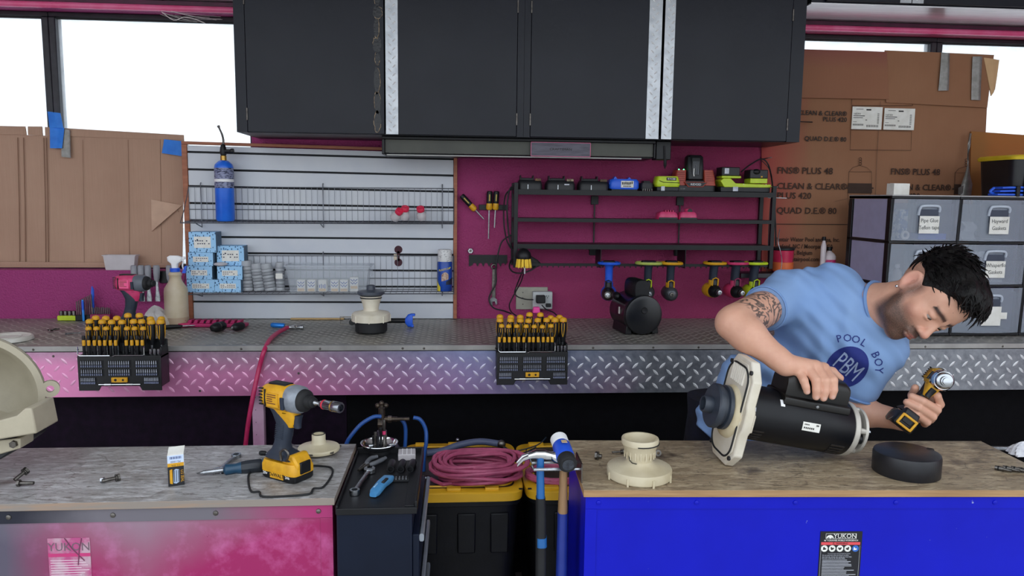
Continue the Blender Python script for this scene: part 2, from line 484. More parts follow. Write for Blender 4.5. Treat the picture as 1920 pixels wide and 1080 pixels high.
# ================================================================== wall cabinets
YC = 3.17
M_cab = mat('black cabinet paint', '#0b0e1b', .36, c2='#0f1220', nscale=5, spec=.3, bump=.12, bscale=35, bdist=.004, rvar=.12)
M_residue = mat('dried adhesive residue', '#14151b', .3, c2='#1c1c22', nscale=90, bump=.6, bscale=120, bdist=.004)
M_residge = mat('peeled adhesive edge', '#b39b7c', .6, c2='#4a4038', nscale=110, lo=.4, hi=.6)
zc0 = 1.908; zc1 = 2.82; YD = YC-.018
xs = {k: W(k, 262 if k > 1100 else 256, YD).x for k in (465, 722, 724, 747, 968, 994, 1210, 1234, 1239, 1258, 1474)}
x0c, x1c, xmc = -.882, 1.467, (xs[968]+xs[994])/2
def cabinet(label, x0, x1):
    c = thing('wall_cabinet', label, 'cabinet', (0, 0, 0))
    g = G(); t = .018
    g.b2((x0, YC, zc0), (x0+t, YW-.001, zc1)); g.b2((x1-t, YC, zc0), (x1, YW-.001, zc1)); g.b2((x0+t, YC, zc0), (x1-t, YW-.001, zc0+t)); g.b2((x0+t, YC, zc1-t), (x1-t, YW-.001, zc1)); g.b2((x0+t, YW-.02, zc0+t), (x1-t, YW-.001, zc1-t))
    g.build('carcass', M_cab, c); return c
def door(c, x0, x1, hinge, strip=None, z0=None, z1=None, y=None, up=None):
    z0 = zc0+.002 if z0 is None else z0; z1 = zc1-.01 if z1 is None else z1; y = YD if y is None else y
    d = G().b2((x0, y, z0), (x1, y+.016, z1)).build('door', M_cab, c, bev=.0015)
    if strip:
        s = G().b2((strip[0], y-.003, z0), (strip[1], y-.0003, z1)).build('metal_strip', M_strip, d)
        lugs(strip[1]-strip[0], z1-z0, .034, .02, .006, .0022, T((strip[0], y-.003, z0)) @ RX(90)).build('strip_tread', mat('bright strip tread', '#eceef0', .35, .25), d)['kind'] = 'stuff'
    for zh in (z0+.07, z0+.52):
        if zh < z1: G().cyl((hinge, y-.002, zh-.024), (hinge, y-.002, zh+.024), .0035, n=8).build('hinge', M_dsteel, d)
    return d
cL = cabinet('black wall cabinet whose left door shows a peeled glue streak', x0c, xmc)
G().b2((x0c, YD+.002, zc0), (xs[465]-.002, YC, zc1)).build('stile', M_cab, cL)
G().b2((xs[968]+.002, YD+.002, zc0), (xmc, YC, zc1)).build('stile', M_cab, cL)
d1 = door(cL, xs[465], xs[722]-.002, xs[465]-.001); d2 = door(cL, xs[724], xs[968], xs[968]+.001, (xs[724], xs[747]))
cR = cabinet('black wall cabinet with two diamond plate strips meeting at its middle', xmc+.001, x1c)
G().b2((xmc+.001, YD+.002, zc0), (xs[994]-.002, YC, zc1)).build('stile', M_cab, cR)
G().b2((xs[1474]+.002, YD+.002, zc0), (x1c, YC, zc1)).build('stile', M_cab, cR)
d3 = door(cR, xs[994], xs[1234], xs[994]-.001, (xs[1210], xs[1234])); d4 = door(cR, xs[1239], xs[1474], xs[1474]+.001, (xs[1239], xs[1258]))
# glue residue streak down the left door
random.seed(11)
xc = W(708, 128, YD).x
zz = zc0+.01
while zz < zc1-.05:
    h = random.uniform(.05, .13); w = random.uniform(.008, .02)
    poly = []; n = 22
    for k in range(n):
        a = 2*math.pi*k/n; rr = 1+random.uniform(-.12, .12)
        poly.append((w*math.cos(a)*rr, h/2*math.sin(a)*rr))
    cx = xc+random.uniform(-.003, .003)
    o = G().prism(poly, 0, .0014, T((cx, YD, zz+h/2)) @ RX(90)).build('glue_residue', M_residue, d1)
    pts = [T((cx, YD-.0012, zz+h/2)) @ RX(90) @ Vector((x, y, 0)) for x, y in poly]
    k0 = random.randrange(n); seg = [pts[(k0+i) % n] for i in range(random.randint(6, 15))]
    G().tube(seg, .0013, 5).build('glue_edge', M_residge, d1)
    zz += h*random.uniform(.85, 1.05)
# cabinet at the upper right
zr = zat(1700, 10, 3.2)
cU = thing('wall_cabinet', 'black wall cabinet cut off by the top right edge, silver strips on its doors', 'cabinet')
xr0 = x1c+.04
G().b2((xr0, 3.2, zr), (4.0, YW-.052, zc1)).build('carcass', M_cab, cU)
xa = W(1709, 5, 3.18).x; xw = W(1730, 5, 3.18).x-xa
def door_u(x0, x1, hinge, strip): return door(cU, x0, x1, hinge, strip, zr+.004, zc1-.01, 3.18)
G().b2((xr0, 3.2, zr-.006), (4.0, YW-.052, zr-.0005)).build('underside_panel', mat('glossy white underside', '#e4e2e6', .22, .35, c2='#cfccd2', nscale=7, stretch=(1, 10, 1)), cU)
door_u(xr0+.06, xa-.002, xr0+.059, (xa-.002-xw, xa-.002)); door_u(xa+.002, xa+.55, xa+.551, (xa+.002, xa+.002+xw)); door_u(xa+.6, xa+1.1, xa+.6, None)

# under-cabinet fixture
yu = 3.21
pL, pR = W(716, 288, yu), W(1229, 299, yu)
uf = thing('under_cabinet_light', 'long dark light fixture mounted below the black wall cabinets', 'light fixture', (0, 0, 0))
zu0, zu1 = pL.z-.002, zc0-.001
g = G(); g.b2((pL.x, yu, zu1-.012), (pR.x, YW-.06, zu1)); g.b2((pL.x, yu, zu0), (pL.x+.012, YW-.06, zu1-.012)); g.b2((pR.x-.008, yu, zu0), (pR.x, YW-.06, zu1-.012))
g.b2((pL.x+.012, yu+.02, zu0), (pR.x-.008, YW-.06, zu0+.006))
g.build('housing', M_blackmetal, uf, bev=.002)
M_ufp = mat('olive grey diffuser', '#46473f', .5, c2='#3a3b36', nscale=9)
G().b2((pL.x+.013, yu+.012, zu0+.007), (pR.x-.009, yu+.02, zu1-.013)).build('diffuser', M_ufp, uf)
G().b2((pL.x+.02, yu+.004, zu0-.004), (pR.x-.06, yu+.02, zu0)).build('lower_lip', mat('pale lip strip', '#a9a8a6', .5), uf)
a, b = W(995, 290, yu-.004), W(1107, 290, yu-.004)
o = G().b2((a.x, yu-.006, zu0+.001), (b.x, yu+.012, zu1-.014)).build('name_block', mat('grey washed name block', '#5b5866', .5, c2='#433f4d', nscale=16, stretch=(1, 1, 8)), uf)
g = G(); e = .0016
for z in (zu0+.001, zu1-.014-e): g.b2((a.x, yu-.0072, z), (b.x, yu-.006, z+e))
for x in (a.x, b.x-e): g.b2((x, yu-.0072, zu0+.001), (x+e, yu-.006, zu1-.014))
g.build('pink_border', M_pinktrim, o)
text('CRAFTSMAN', .014, M_ink, o, T(((a.x+b.x)/2, yu-.0063, (zu0+zu1)/2-.006)) @ FACE, sx=1.2)
p = W(1246, 285, yu+.02)
G().b2((pR.x+.004, yu+.01, zu0-.004), (pR.x+.07, yu+.08, zu1)).build('junction_box', M_blackmetal, uf, bev=.003)
G().tube([(p.x-.005, yu+.008, zu1-.02), (p.x, yu+.006, zu0-.01), (p.x+.004, yu+.02, zu0-.04)], [.004, .004, .007, .003], 8, smooth=4).build('cord_tail', M_rubber, uf)
# ================================================================== cardboard over the windows
YCB = YW+.075
def m_card(name, c1, c2, tint=None, dirn=(60, 60, 1), transl=.12):
    m = mat(name, c1, .85)
    t = NT(m); p = t.n['Principled BSDF']
    n = t.noise(3, 4); cor = t.noise(5, 2, stretch=dirn); n2 = t.noise(60, 4)
    c = t.mixc(t.ramp(n, .3, .75), c1, c2)
    c = t.mixc(t.math('MULTIPLY', cor, .28), c, '#7d5a40')
    if tint: c = tint(t, c, n)
    t.base(c); t.bump(cor, .12, .002)
    tl = t.add('ShaderNodeBsdfTranslucent'); tl.inputs[0].default_value = (*lin('#f09a2c'), 1)
    mx = t.add('ShaderNodeMixShader'); mx.inputs[0].default_value = transl
    t.link(p.outputs[0], mx.inputs[1]); t.link(tl.outputs[0], mx.inputs[2]); t.link(mx.outputs[0], t.n['Material Output'].inputs[0])
    return m
M_cardL = m_card('tan corrugated board', '#b3917c', '#c2a08a', transl=.05)
def _tintR(t, c, n):
    x, y, z = t.sep(t.coord())
    f = t.math('MULTIPLY_ADD', x, -3.6, 6.2); f = t.math('ADD', f, t.math('MULTIPLY', t.math('SUBTRACT', n, .5), .6))
    return t.mixc(t.math('MULTIPLY', t.ramp(f, .1, 1.0), .8), c, '#a8333c')
def _tintF(t, c, n):
    x, y, z = t.sep(t.coord())
    f = t.math('MULTIPLY_ADD', z, 7.0, -15.9); f = t.math('ADD', f, t.math('MULTIPLY', t.math('SUBTRACT', n, .5), .5))
    return t.mixc(t.math('MULTIPLY', t.ramp(f, .0, 1.0), .7), c, '#7d3046')
M_cardR = m_card('printed brown board', '#93664a', '#a07356', _tintR, transl=.05)
M_cardF = m_card('oversprayed board', '#94624a', '#9c6b50', _tintF, transl=.04)
M_cardT = m_card('backlit amber board', '#a8703c', '#b07a42', dirn=(1, 60, 60), transl=.22)
def wavy(pts4, amp, seed, nu=16, nv=10):
    """bilinear quad of four world points (bl, br, tr, tl) with a gentle warp"""
    rnd = random.Random(seed); ph = [rnd.uniform(0, 6.28) for _ in range(4)]
    a, b, c, d = [Vector(p) for p in pts4]
    def f(u, v):
        p = a*(1-u)*(1-v) + b*u*(1-v) + c*u*v + d*(1-u)*v
        return p + Vector((0, amp*(math.sin(5*u+ph[0])*.6 + math.sin(3*v+ph[1])*.5 + math.sin(11*u+ph[2])*.2), 0))
    return f, nu, nv
def board(name, px4, Y, m, parent=None, amp=.004, seed=1, th=.005):
    f, nu, nv = wavy([W(x, y, Y) for x, y in px4], amp, seed)
    return G().sheet(f, nu, nv, (0, th, 0)).build(name, m, parent)
cbL = thing('cardboard_sheet', 'tan cardboard flattened box covering the lower left window', 'cardboard', (0, 0, 0))
board('main_panel', ((-150, 495), (342, 496), (345, 262), (-150, 247)), YCB, M_cardL, cbL, .003, 2)
for i, q in enumerate((((-150, 248), (49, 253), (47, 237), (-150, 233)), ((53, 253), (80, 254), (78, 237), (52, 237)), ((85, 254), (345, 263), (344, 253), (84, 238)))):
    board('top_flap', q, YCB-.002, M_cardL, cbL, .002, 4+i)
board('bottom_flap', ((-150, 501), (335, 502), (340, 494), (-150, 489)), YCB-.012, M_cardL, cbL, .003, 9)
M_crease = mat('cardboard crease', '#7d5d49', .9)
g = G()
for x in (33, 44, 82, 87): g.tube([W(x, 258, YCB-.004), W(x+3, 380, YCB-.0045), W(x+4, 496, YCB-.004)], .0016, 5)
for x in (155, 240, 300): g.tube([W(x, 262, YCB-.003), W(x+2, 380, YCB-.0032), W(x+3, 496, YCB-.003)], .0007, 4)
g.build('creases', M_crease, cbL)
g = G().sheet(wavy([W(284, 434, YCB-.008), W(300, 420, YCB-.02), W(341, 385, YCB-.008), W(283, 374, YCB-.008)], .003, 3)[0], 6, 6, (0, .002, 0)); g.build('torn_flap', mat('pale torn paper', '#c0a08a', .9), cbL)
g = G()
for k in range(5): g.tube([W(300+k*8, 378+k*3, YCB-.006), W(303+k*8, 386+k*3, YCB-.006)], .0008, 4)
g.build('print_marks', M_crease, cbL)

YCR = YW-.010+.02
cbR = thing('cardboard_sheet', 'printed brown box panel standing in the right window behind the drawers', 'cardboard')
board('main_panel', ((1428, 507), (1835, 513), (1852, 184), (1428, 160)), YCR-.02, M_cardR, cbR, .002, 5)
board('lower_fold', ((1428, 514), (1835, 520), (1835, 512), (1428, 506)), YCR-.02, M_cardR, cbR, .002, 6)
g = G().tube([W(1651, 190, YCR-.026), W(1644, 300, YCR-.026), W(1640, 420, YCR-.026)], .0012, 4)
g.tube([W(1565, 378, YCR-.024), W(1590, 372, YCR-.026)], .001, 4); g.build('creases', M_crease, cbR)
yp = YCR-.0275
def print_r(s, px, py, hpx, Y=None, parent=None, al='LEFT', sx=1.0, m=M_ink, rot=-1.2):
    Y = yp if Y is None else Y
    p = W(px, py, Y); return text(s, hpx/412*1.36, m, parent or cbR, T(p) @ FACE @ RZ(rot), 'printed_text', al, .0003, sx, bold=.014)
print_r('CLEAN & CLEAR®', 1588, 214, 9, al='RIGHT', rot=-.5); print_r('PLUS 420', 1588, 225, 9, al='RIGHT', rot=-.5); print_r('QUAD D.E.® 80', 1587, 262, 9, al='RIGHT', rot=-.5)
M_ink2 = mat('faded brown ink', '#3a261c', .8)
for s, x, y, h in (('FNS® PLUS 48', 1457, 320, 13), ('CLEAN & CLEAR®', 1457, 349, 12.5), ('PLUS 420', 1457, 367, 12.5), ('QUAD D.E.® 80', 1456, 395, 12.5)): print_r(s, x, y, h, m=M_ink2, rot=0, sx=1.04)
for s, x, y, h in (('FNS® PLUS 48', 1670, 322, 12.5), ('CLEAN & CLEAR®', 1667, 351, 12), ('PLUS 420', 1668, 368, 12)): print_r(s, x, y, h, m=M_ink2, rot=0, sx=.98)
for s, x, y in (('Pentair Water Pool and Spa, Inc.', 1453, 449), ('Sanford, NC / Moorpark, CA', 1453, 462), ('Herentals, Belgium', 1453, 474), ('www.pentairpool.com', 1453, 486)): print_r(s, x, y, 8.6, m=M_ink2, rot=0, sx=.86)
def lines(pts_list, r, Y, name, parent, m=M_ink2):
    g = G()
    for pts in pts_list: g.tube([W(x, y, Y) for x, y in pts], r, 4)
    return g.build(name, m, parent)
lines([[(1595, 243), (1709, 246), (1708, 282), (1594, 281), (1595, 243)], [(1597, 186), (1597, 198), (1711, 198), (1711, 190)]], .0011, yp+.001, 'printed_box', cbR)
lines([[(1452, 420), (1610, 421)]], .0022, yp+.001, 'printed_line', cbR)
# hoisted tank drawing, printed twice
for dx in (0, 199):
    x0 = 1594+dx; y0 = 2 if dx else 0
    lines([[(x0-4, 362+y0), (x0-2, 322+y0), (x0+5, 314+y0), (x0+18, 310+y0), (x0+31, 314+y0), (x0+40, 322+y0), (x0+41, 362+y0)], [(x0-2, 322+y0), (x0+40, 322+y0)], [(x0-4, 362+y0), (x0-3, 384+y0), (x0+3, 392+y0), (x0+12, 396+y0)], [(x0-1, 392+y0), (x0-1, 406+y0)], [(x0+8, 394+y0), (x0+8, 406+y0)], [(x0+38, 362+y0), (x0+37, 385+y0)]], .0009, yp+.001, 'printed_tank', cbR)
    g = G()
    for ya, yb, e in ((344, 351, 0), (354, 362, 0), (351.5, 353.5, 3)):
        a, b = W(x0-4-e, yb+y0, yp), W(x0+41+e, ya+y0, yp); g.b2((a.x, yp, a.z), (b.x, yp+.002, b.z))
    g.build('printed_band', M_ink2, cbR)
    g = G()
    for k in range(3):
        c = W(x0+19, 298+k*4.6+y0, yp); g.tube([c + Vector((.0065*math.cos(a), 0, .0065*math.sin(a))) for a in [i*.7854 for i in range(8)]], .0012, 4, closed=True)
    g.build('printed_chain', M_ink2, cbR)
# shipping labels
lab = G()
for k, (xa, xb) in enumerate(((1596, 1655), (1656, 1716))):
    a, b = W(xa, 242+k, yp-.001), W(xb, 201+k*3, yp-.001)
    o = G().b2((a.x, yp-.0022, a.z), (b.x, yp+.001, b.z)).build('shipping_label', M_paper, cbR)
    g = G(); w = b.x-a.x; h = b.z-a.z
    def bar(u0, v0, u1, v1): g.b2((a.x+u0*w, yp-.0028, a.z+v0*h), (a.x+u1*w, yp-.002, a.z+v1*h))
    for i in range(10): bar(.84, .25+i*.05, .9, .27+i*.05)
    for i in range(12): bar(.04+i*.03, .16, .055+i*.03, .24)
    for i in range(9): bar(.5+i*.045, .1, .52+i*.045, .2)
    bar(.12, .88, .36, .9); bar(.46, .84, .62, .9); bar(.04, .58, .42, .61); bar(.04, .5, .36, .525); bar(.04, .32, .16, .335); bar(.45, .4, .5, .43)
    g.build('label_print', M_ink, o)
    text('160301', .013, M_ink, o, T((a.x+.03*w, yp-.0024, a.z+.68*h)) @ FACE, 'label_number', 'LEFT')
cbF = board('cardboard_flap', ((1500, 183), (1668, 186), (1663, 97), (1498, 92)), YCR-.036, M_cardF, None, .003, 7)
tag(cbF, 'dark reddish cardboard piece taped above the printed box panel', 'cardboard')
cbT = board('cardboard_flap', ((1662, 192), (1851, 202), (1864, 103), (1660, 94)), YCR-.03, M_cardR, None, .003, 8)
tag(cbT, 'brown cardboard strip held by two grey tape strips high in right window', 'cardboard')
cbE = board('cardboard_flap', ((1858, 180), (1866, 168), (1875, 112), (1845, 108)), YCR-.032, mat('torn pale board edge', '#c9a57c', .9), None, .004, 12)
tag(cbE, 'torn pale cardboard corner curling beside the bright right window', 'cardboard')
cbA = board('cardboard_sheet', ((1818, 400), (2050, 404), (2050, 262), (1822, 246)), YCR-.035, M_cardT, None, .003, 13)
tag(cbA, 'amber cardboard sheet glowing above the black tote at right', 'cardboard')
M_duct = mat('grey duct tape', '#8d8b88', .4, .3, c2='#76746f', nscale=50, bump=.4, bscale=60, bdist=.003)
M_btape = mat('blue painters tape', '#1f74d8', .6, c2='#2f86e8', nscale=25, bump=.3, bscale=50, bdist=.003)
def tape(px4, Y, m, label, amp=.003, seed=1, cat='tape', name='tape_strip'):
    f, nu, nv = wavy([W(x, y, Y) for x, y in px4], amp, seed); o = G().sheet(f, 8, 12, (0, .0008, 0)).build(name, m); return tag(o, label, cat)
tape(((1760, 170), (1779, 170), (1781, 100), (1766, 98)), YCR-.042, M_duct, 'wrinkled grey duct tape strip, the left one on the right window cardboard', .004, 3)
tape(((1822, 187), (1839, 188), (1842, 106), (1824, 106)), YCR-.042, M_duct, 'wrinkled grey duct tape strip, the right one beside the torn edge', .003, 4)
tape(((116, 294), (133, 296), (131, 244), (114, 240)), YCB-.014, M_duct, 'grey duct tape strip hanging beside the blue tape on left cardboard', .003, 5)
tape(((95, 278), (117, 278), (120, 240), (93, 236)), YCB-.02, M_btape, 'blue tape piece stuck where the window post meets the cardboard', .005, 6)
tape(((92, 239), (118, 240), (113, 212), (89, 209)), YCB-.024, M_btape, 'blue tape piece wrapped on the black window post', .003, 7)
tape(((303, 287), (343, 293), (344, 265), (307, 261)), YCB-.014, M_btape, 'blue tape patch at the top right corner of left cardboard', .003, 8)
# twisted loose tape hanging in front of the right cardboard
o = thing('loose_tape', 'twisted grey tape strip dangling down to the drawer units', 'tape')
prof = [(1820, 250, 4, 0), (1817, 272, 5, .6), (1815, 290, 2, 1.2), (1815, 310, 3, .4), (1814, 328, 10, .2), (1813, 346, 21, 0), (1811, 366, 20, .2)]
def ft(u, v):
    k = v*(len(prof)-1); i = min(int(k), len(prof)-2); f_ = k-i
    x, y, w, d = [prof[i][j]*(1-f_)+prof[i+1][j]*f_ for j in range(4)]
    return W(x+(u-.5)*w, y, YCR-.05-.03*v+.02*d*math.sin(u*3.1)-.012*math.sin(u*3.14))
G().sheet(ft, 8, 40, (0, .0012, 0)).build('strip', M_duct, o)
G().sheet(lambda u, v: W(1797+u*14, 352+v*14-u*6, YCR-.09+.01*u), 5, 5, (0, .0012, 0)).build('folded_end', M_duct, o)

# ================================================================== slat wall panel
YS = 3.478
def m_slat():
    m = mat('pale laminate slat', '#b9bcc4', .5)
    t = NT(m); n = t.noise(5, 4); n2 = t.noise(90, 6, .7)
    c = t.mixc(t.ramp(n, .3, .75), '#c2c7d2', '#d2d5da'); c = t.mixc(t.ramp(n2, .70, .74), c, '#8c8f97'); t.base(c); return m
M_slat = m_slat(); M_wood = mat('orange brown wood edging', '#a8674a', .55, c2='#8f5439', nscale=12, stretch=(1, 1, 8))
sl = thing('slat_wall', 'pale grey slat wall panel with orange wood edging left of tool rack', 'panel')
gl = [(268, 297.5-14), (284.8, 298.5), (317.4, 329.3), (349, 359.5), (380.7, 389.3), (413, 418), (444, 448.6), (474, 478), (505, 508), (536.6, 538), (565.7, 567.4), (596.5, 596.2)]
gl[0] = (270.5, 286)
XS0, XS1 = W(357, 430, YS).x, W(850, 430, YS).x
zl = [W(357, a, YS).z for a, b in gl]; zr_ = [W(850, b, YS).z for a, b in gl]
zl[-1] = zr_[-1] = ZB+.002
for i in range(len(gl)-1):
    h = .0045
    a0, a1, b0, b1 = zl[i+1]+h, zl[i]-h, zr_[i+1]+h, zr_[i]-h
    if i == len(gl)-2: a0 = b0 = ZB+.003
    vs = [(XS0, YS, a0), (XS1, YS, b0), (XS1, YS, b1), (XS0, YS, a1), (XS0, YS+.014, a0), (XS1, YS+.014, b0), (XS1, YS+.014, b1), (XS0, YS+.014, a1)]
    G()._add(vs, [(0, 1, 2, 3), (7, 6, 5, 4), (0, 4, 5, 1), (3, 2, 6, 7), (0, 3, 7, 4), (1, 5, 6, 2)]).build('slat', M_slat, sl, bev=.001)
G().b2((XS0, YS+.0145, ZB+.003), (XS1, YW-.001, zr_[0]-.002)).build('groove_backing', mat('dark groove backing', '#14161c', .7), sl)
xw0 = W(347, 430, YS).x; xw1 = W(857, 430, YS).x
g = G()
def quadbar(g, pts, y0, y1):
    vs = [(x, y0, z) for x, z in pts] + [(x, y1, z) for x, z in pts]
    g._add(vs, [(0, 1, 2, 3), (7, 6, 5, 4), (0, 4, 5, 1), (3, 2, 6, 7), (0, 3, 7, 4), (1, 5, 6, 2)])
def edging(pts): g = G(); quadbar(g, pts, YS-.006, YW-.001); g.build('wood_edging', M_wood, sl, bev=.001)
zlt, zrt = zl[0]+.013, zr_[0]+.013
edging([(xw0, ZB+.003), (XS0-.001, ZB+.003), (XS0-.001, zlt-.014), (xw0, zlt-.014)])
edging([(XS1+.001, ZB+.003), (xw1, ZB+.003), (xw1, zrt-.014), (XS1+.001, zrt-.014)])
edging([(xw0, zlt-.013), (xw1, zrt-.013), (xw1, zrt), (xw0, zlt)])
M_hole = mat('maroon seen through cutout', '#3c0f20', .7)
g = G()
for y, r in ((468, 7.4), (492, 7.4)):
    p = W(747, y, YS); g.cyl((p.x, YS-.0015, p.z), (p.x, YS+.004, p.z), r/405, n=24)
p = W(747, 480, YS); g.box((p.x, YS+.001, p.z), (.012, .005, .045)); g.build('figure_eight_cutout', M_hole, sl)
p = W(752, 482, YS); G().box((p.x-.026, YS-.002, p.z), (.014, .003, .026)).build('faded_sticker', mat('faded sticker', '#c7b9a6', .8), sl)

# ---- wire shelves hooked into the slats
M_wire = mat('grey steel wire', '#6d7078', .4, .7)
def wire_shelf(label, pl, pr, back_h, depth, drop, nw):
    s = thing('wire_shelf', label, 'wire shelf')
    yb = YS-.008; yf = yb-depth
    L, Rr = W(*pl, yb), W(*pr, yb)
    def P(u, v, z=0):    # u along, v depth 0..1, z up
        b = L.lerp(Rr, u); return Vector((b.x, yb-depth*v, b.z-drop*v+z))
    g = G()
    for z in (0, back_h*.33, back_h): g.tube([P(0, 0, z), P(1, 0, z)], .0016, 5)
    for i in range(nw+1): g.tube([P(i/nw, 0, back_h), P(i/nw, 0, 0), P(i/nw, 1, 0)], .0011, 4)
    g.build('wire_grid', M_wire, s)
    g = G()
    for v in (1, .5): g.tube([P(-.002, v), P(1.002, v)], .0026, 6)
    g.tube([P(0, 1, .004), P(0, .6, .05), P(0, .15, back_h*.8), P(0, 0, back_h)], .0018, 5, smooth=4)
    g.tube([P(1, 1, .004), P(1, .6, .05), P(1, .15, back_h*.8), P(1, 0, back_h)], .0018, 5, smooth=4)
    g.build('front_rail', M_wire, s)
    for u in (.045, .5, .955):
        g = G(); g.tube([P(u, -.02, back_h+.018), P(u, .03, back_h+.01), P(u, .03, 0), P(u, .03, -.03), P(u, .7, -.006)], .0024, 6); g.build('hook_bracket', M_wire, s)
    return P
P1 = wire_shelf('upper wire shelf on slat wall holding the blue torch cylinder', (356, 413), (851, 415), .15, .115, .008, 46)
P2 = wire_shelf('lower wire shelf on slat wall holding blue boxes and clear bin', (357, 543), (851, 542), .155, .125, .006, 46)
def on1(px, v=.5): 
    q = P1(.5, v, .0028); return Vector((W(px, 415, q.y).x, q.y, P1((px-356)/495, v, .0028).z))
def on2(px, v=.5):
    q = P2(.5, v, .0028); return Vector((W(px, 545, q.y).x, q.y, P2((px-357)/494, v, .0028).z))

# torch cylinder
p = on1(423, .5); t_ = thing('torch_cylinder', 'blue propane torch cylinder standing on the upper wire shelf', 'torch', p)
M_tblue = mat('propane blue', '#1c63d8', .3, c2='#2a74e6', nscale=15); M_tlab = mat('torch label print', '#8d93b4', .5, c2='#2a3152', nscale=70, lo=.45, hi=.6, stretch=(1, 1, 3))
r = .040
G().lathe([(0, 0), (r*.85, 0), (r, .008), (r, .236), (r*.93, .247), (r*.55, .262), (r*.3, .266), (0, .266)], 32).build('cylinder', M_tblue, t_)
G().lathe([(r+.0006, .145), (r+.0006, .232)], 32).build('paper_label', M_tlab, t_)
G().lathe([(r+.0009, .172), (r+.0009, .184)], 32).build('white_band', M_white, t_)
M_brass = mat('brass', '#b08d4a', .35, 1.0)
G().lathe([(.013, .262), (.013, .285), (.009, .288), (0, .288)], 16).build('brass_collar', M_brass, t_)
g = G().lathe([(.012, .288), (.015, .298), (.013, .318), (.008, .335), (0, .338)], 16); g.cyl((.0, -.004, .306), (.032, -.006, .306), .008, n=12); g.lathe([(.0, 0), (.011, 0), (.012, .006), (.011, .012), (0, .012)], 14, T((.034, -.006, .306)) @ RY(90)); g.build('valve', M_black, t_)
G().tube([(0, 0, .33), (.002, 0, .35), (-.002, 0, .375), (-.012, 0, .40), (-.018, 0, .415)], [.006, .005, .0045, .004, .006], 8, smooth=4).build('burner_tube', M_dsteel, t_)
# red capped bottles lying tilted
M_milky = mat('milky clear plastic', '#d9d3d6', .35, alpha=.75); M_redcap = mat('hot pink red cap', '#d81f45', .4, c2='#e23a5c', nscale=60)
for i, (px, tilt, lean, lab) in enumerate(((739, 38, 38, 'left'), (758, 30, 8, 'middle'), (791, 34, -6, 'right'))):
    p = on1(px, .45); t_ = thing('capped_bottle', 'small clear bottle with red cap on upper wire shelf, %s of three' % lab, 'bottle', M=T(p + Vector((0, -.004, .0135))) @ RY(lean) @ RX(tilt), group='red capped bottles')
    G().lathe([(0, 0), (.018, 0), (.021, .004), (.021, .028), (.012, .04), (.011, .046), (0, .046)], 20).build('bottle_body', M_milky, t_)
    G().lathe([(0, .044), (.017, .044), (.0175, .046), (.0175, .06), (.016, .062), (.007, .062), (.006, .06), (0, .06)], 24).build('cap', M_redcap, t_)

# blue patterned boxes
def m_bbox():
    m = mat('blue confetti carton', '#8fc0ea', .6)
    t = NT(m); v = t.add('ShaderNodeTexVoronoi'); v.inputs['Scale'].default_value = 1
    mp = t.add('ShaderNodeMapping'); mp.inputs['Scale'].default_value = (120, 120, 70); mp.inputs['Rotation'].default_value = (0, .6, 0)
    t.link(t.coord(), mp.inputs[0]); t.link(mp.outputs[0], v.inputs['Vector'])
    t.base(t.mixc(t.ramp(v.outputs['Distance'], .28, .34), '#24507e', '#9cccf2')); return m
M_bbox = m_bbox(); M_bside = mat('slate carton side', '#4c6378', .6, c2='#5a7288', nscale=60)
ordn = ['bottom', 'second from bottom', 'third from bottom', 'top']
def carton(cx, y0, y1, w, k, stack, z, base):
    pw = w/412; ph = (y1-y0)/412
    c = thing('parts_carton', 'blue patterned carton, %s in the %s stack on lower shelf' % (ordn[k], stack), 'box', (cx, base.y, z), R(random.uniform(-1.5, 4)), 'blue patterned cartons')
    g = G(); g.box((0, 0, ph/2), (pw, .095, ph)); g.mi = [0, 0, 0, 0, 1, 1]; g.build('carton', [M_bbox, M_bside], c, bev=.001)
    o = G().box((0, -.0478, ph*.5), (pw*.62, .0006, ph*(.55 if ph > .08 else .4))).build('white_label', M_paper, c)
    g = G()
    for j in range(2):
        for q in range(7):
            if random.random() < .75: g.box((-pw*.24+q*pw*.08, -.0483, ph*(.57-j*.14)), (pw*.05, .0006, ph*.05))
    if ph > .08:
        g.cyl((-pw*.18, -.0478, ph*.62), (-pw*.18, -.0485, ph*.62), pw*.03, n=10)
    g.build('label_print', mat('navy print', '#2b2f4a', .7), o)
    return z+ph+.0006
random.seed(21)
for stack, rows in (('left', ((377, 527.5, 551, 49), (374, 503, 527.5, 46), (377, 479, 503, 44), (379, 441, 478, 47))), ('right', ((428, 528, 551, 47), (430, 503.5, 528, 44)))):
    z = on2(rows[0][0]).z
    for k, (px, a, b, w) in enumerate(rows):
        base = on2(px, .45); z = carton(W(px, (a+b)/2, base.y-.045).x, a, b, w, k, stack, z, base)
base = on2(438, .3); zz0 = z
t_ = tag(G().sph((0, 0, 0), (.03, .03, .009), 20, 8).build('clear_bowl', M_milky), 'flattened clear plastic cup lying on the right stack of blue cartons', 'cup'); t_.location = (W(420, 500, base.y-.06).x-.012, base.y-.066, z+.009)
ordn[3] = 'label-up top'
carton(W(438, 485, base.y+.02).x, 467, 503, 48, 3, 'right', z, Vector((0, base.y+.01, 0)))

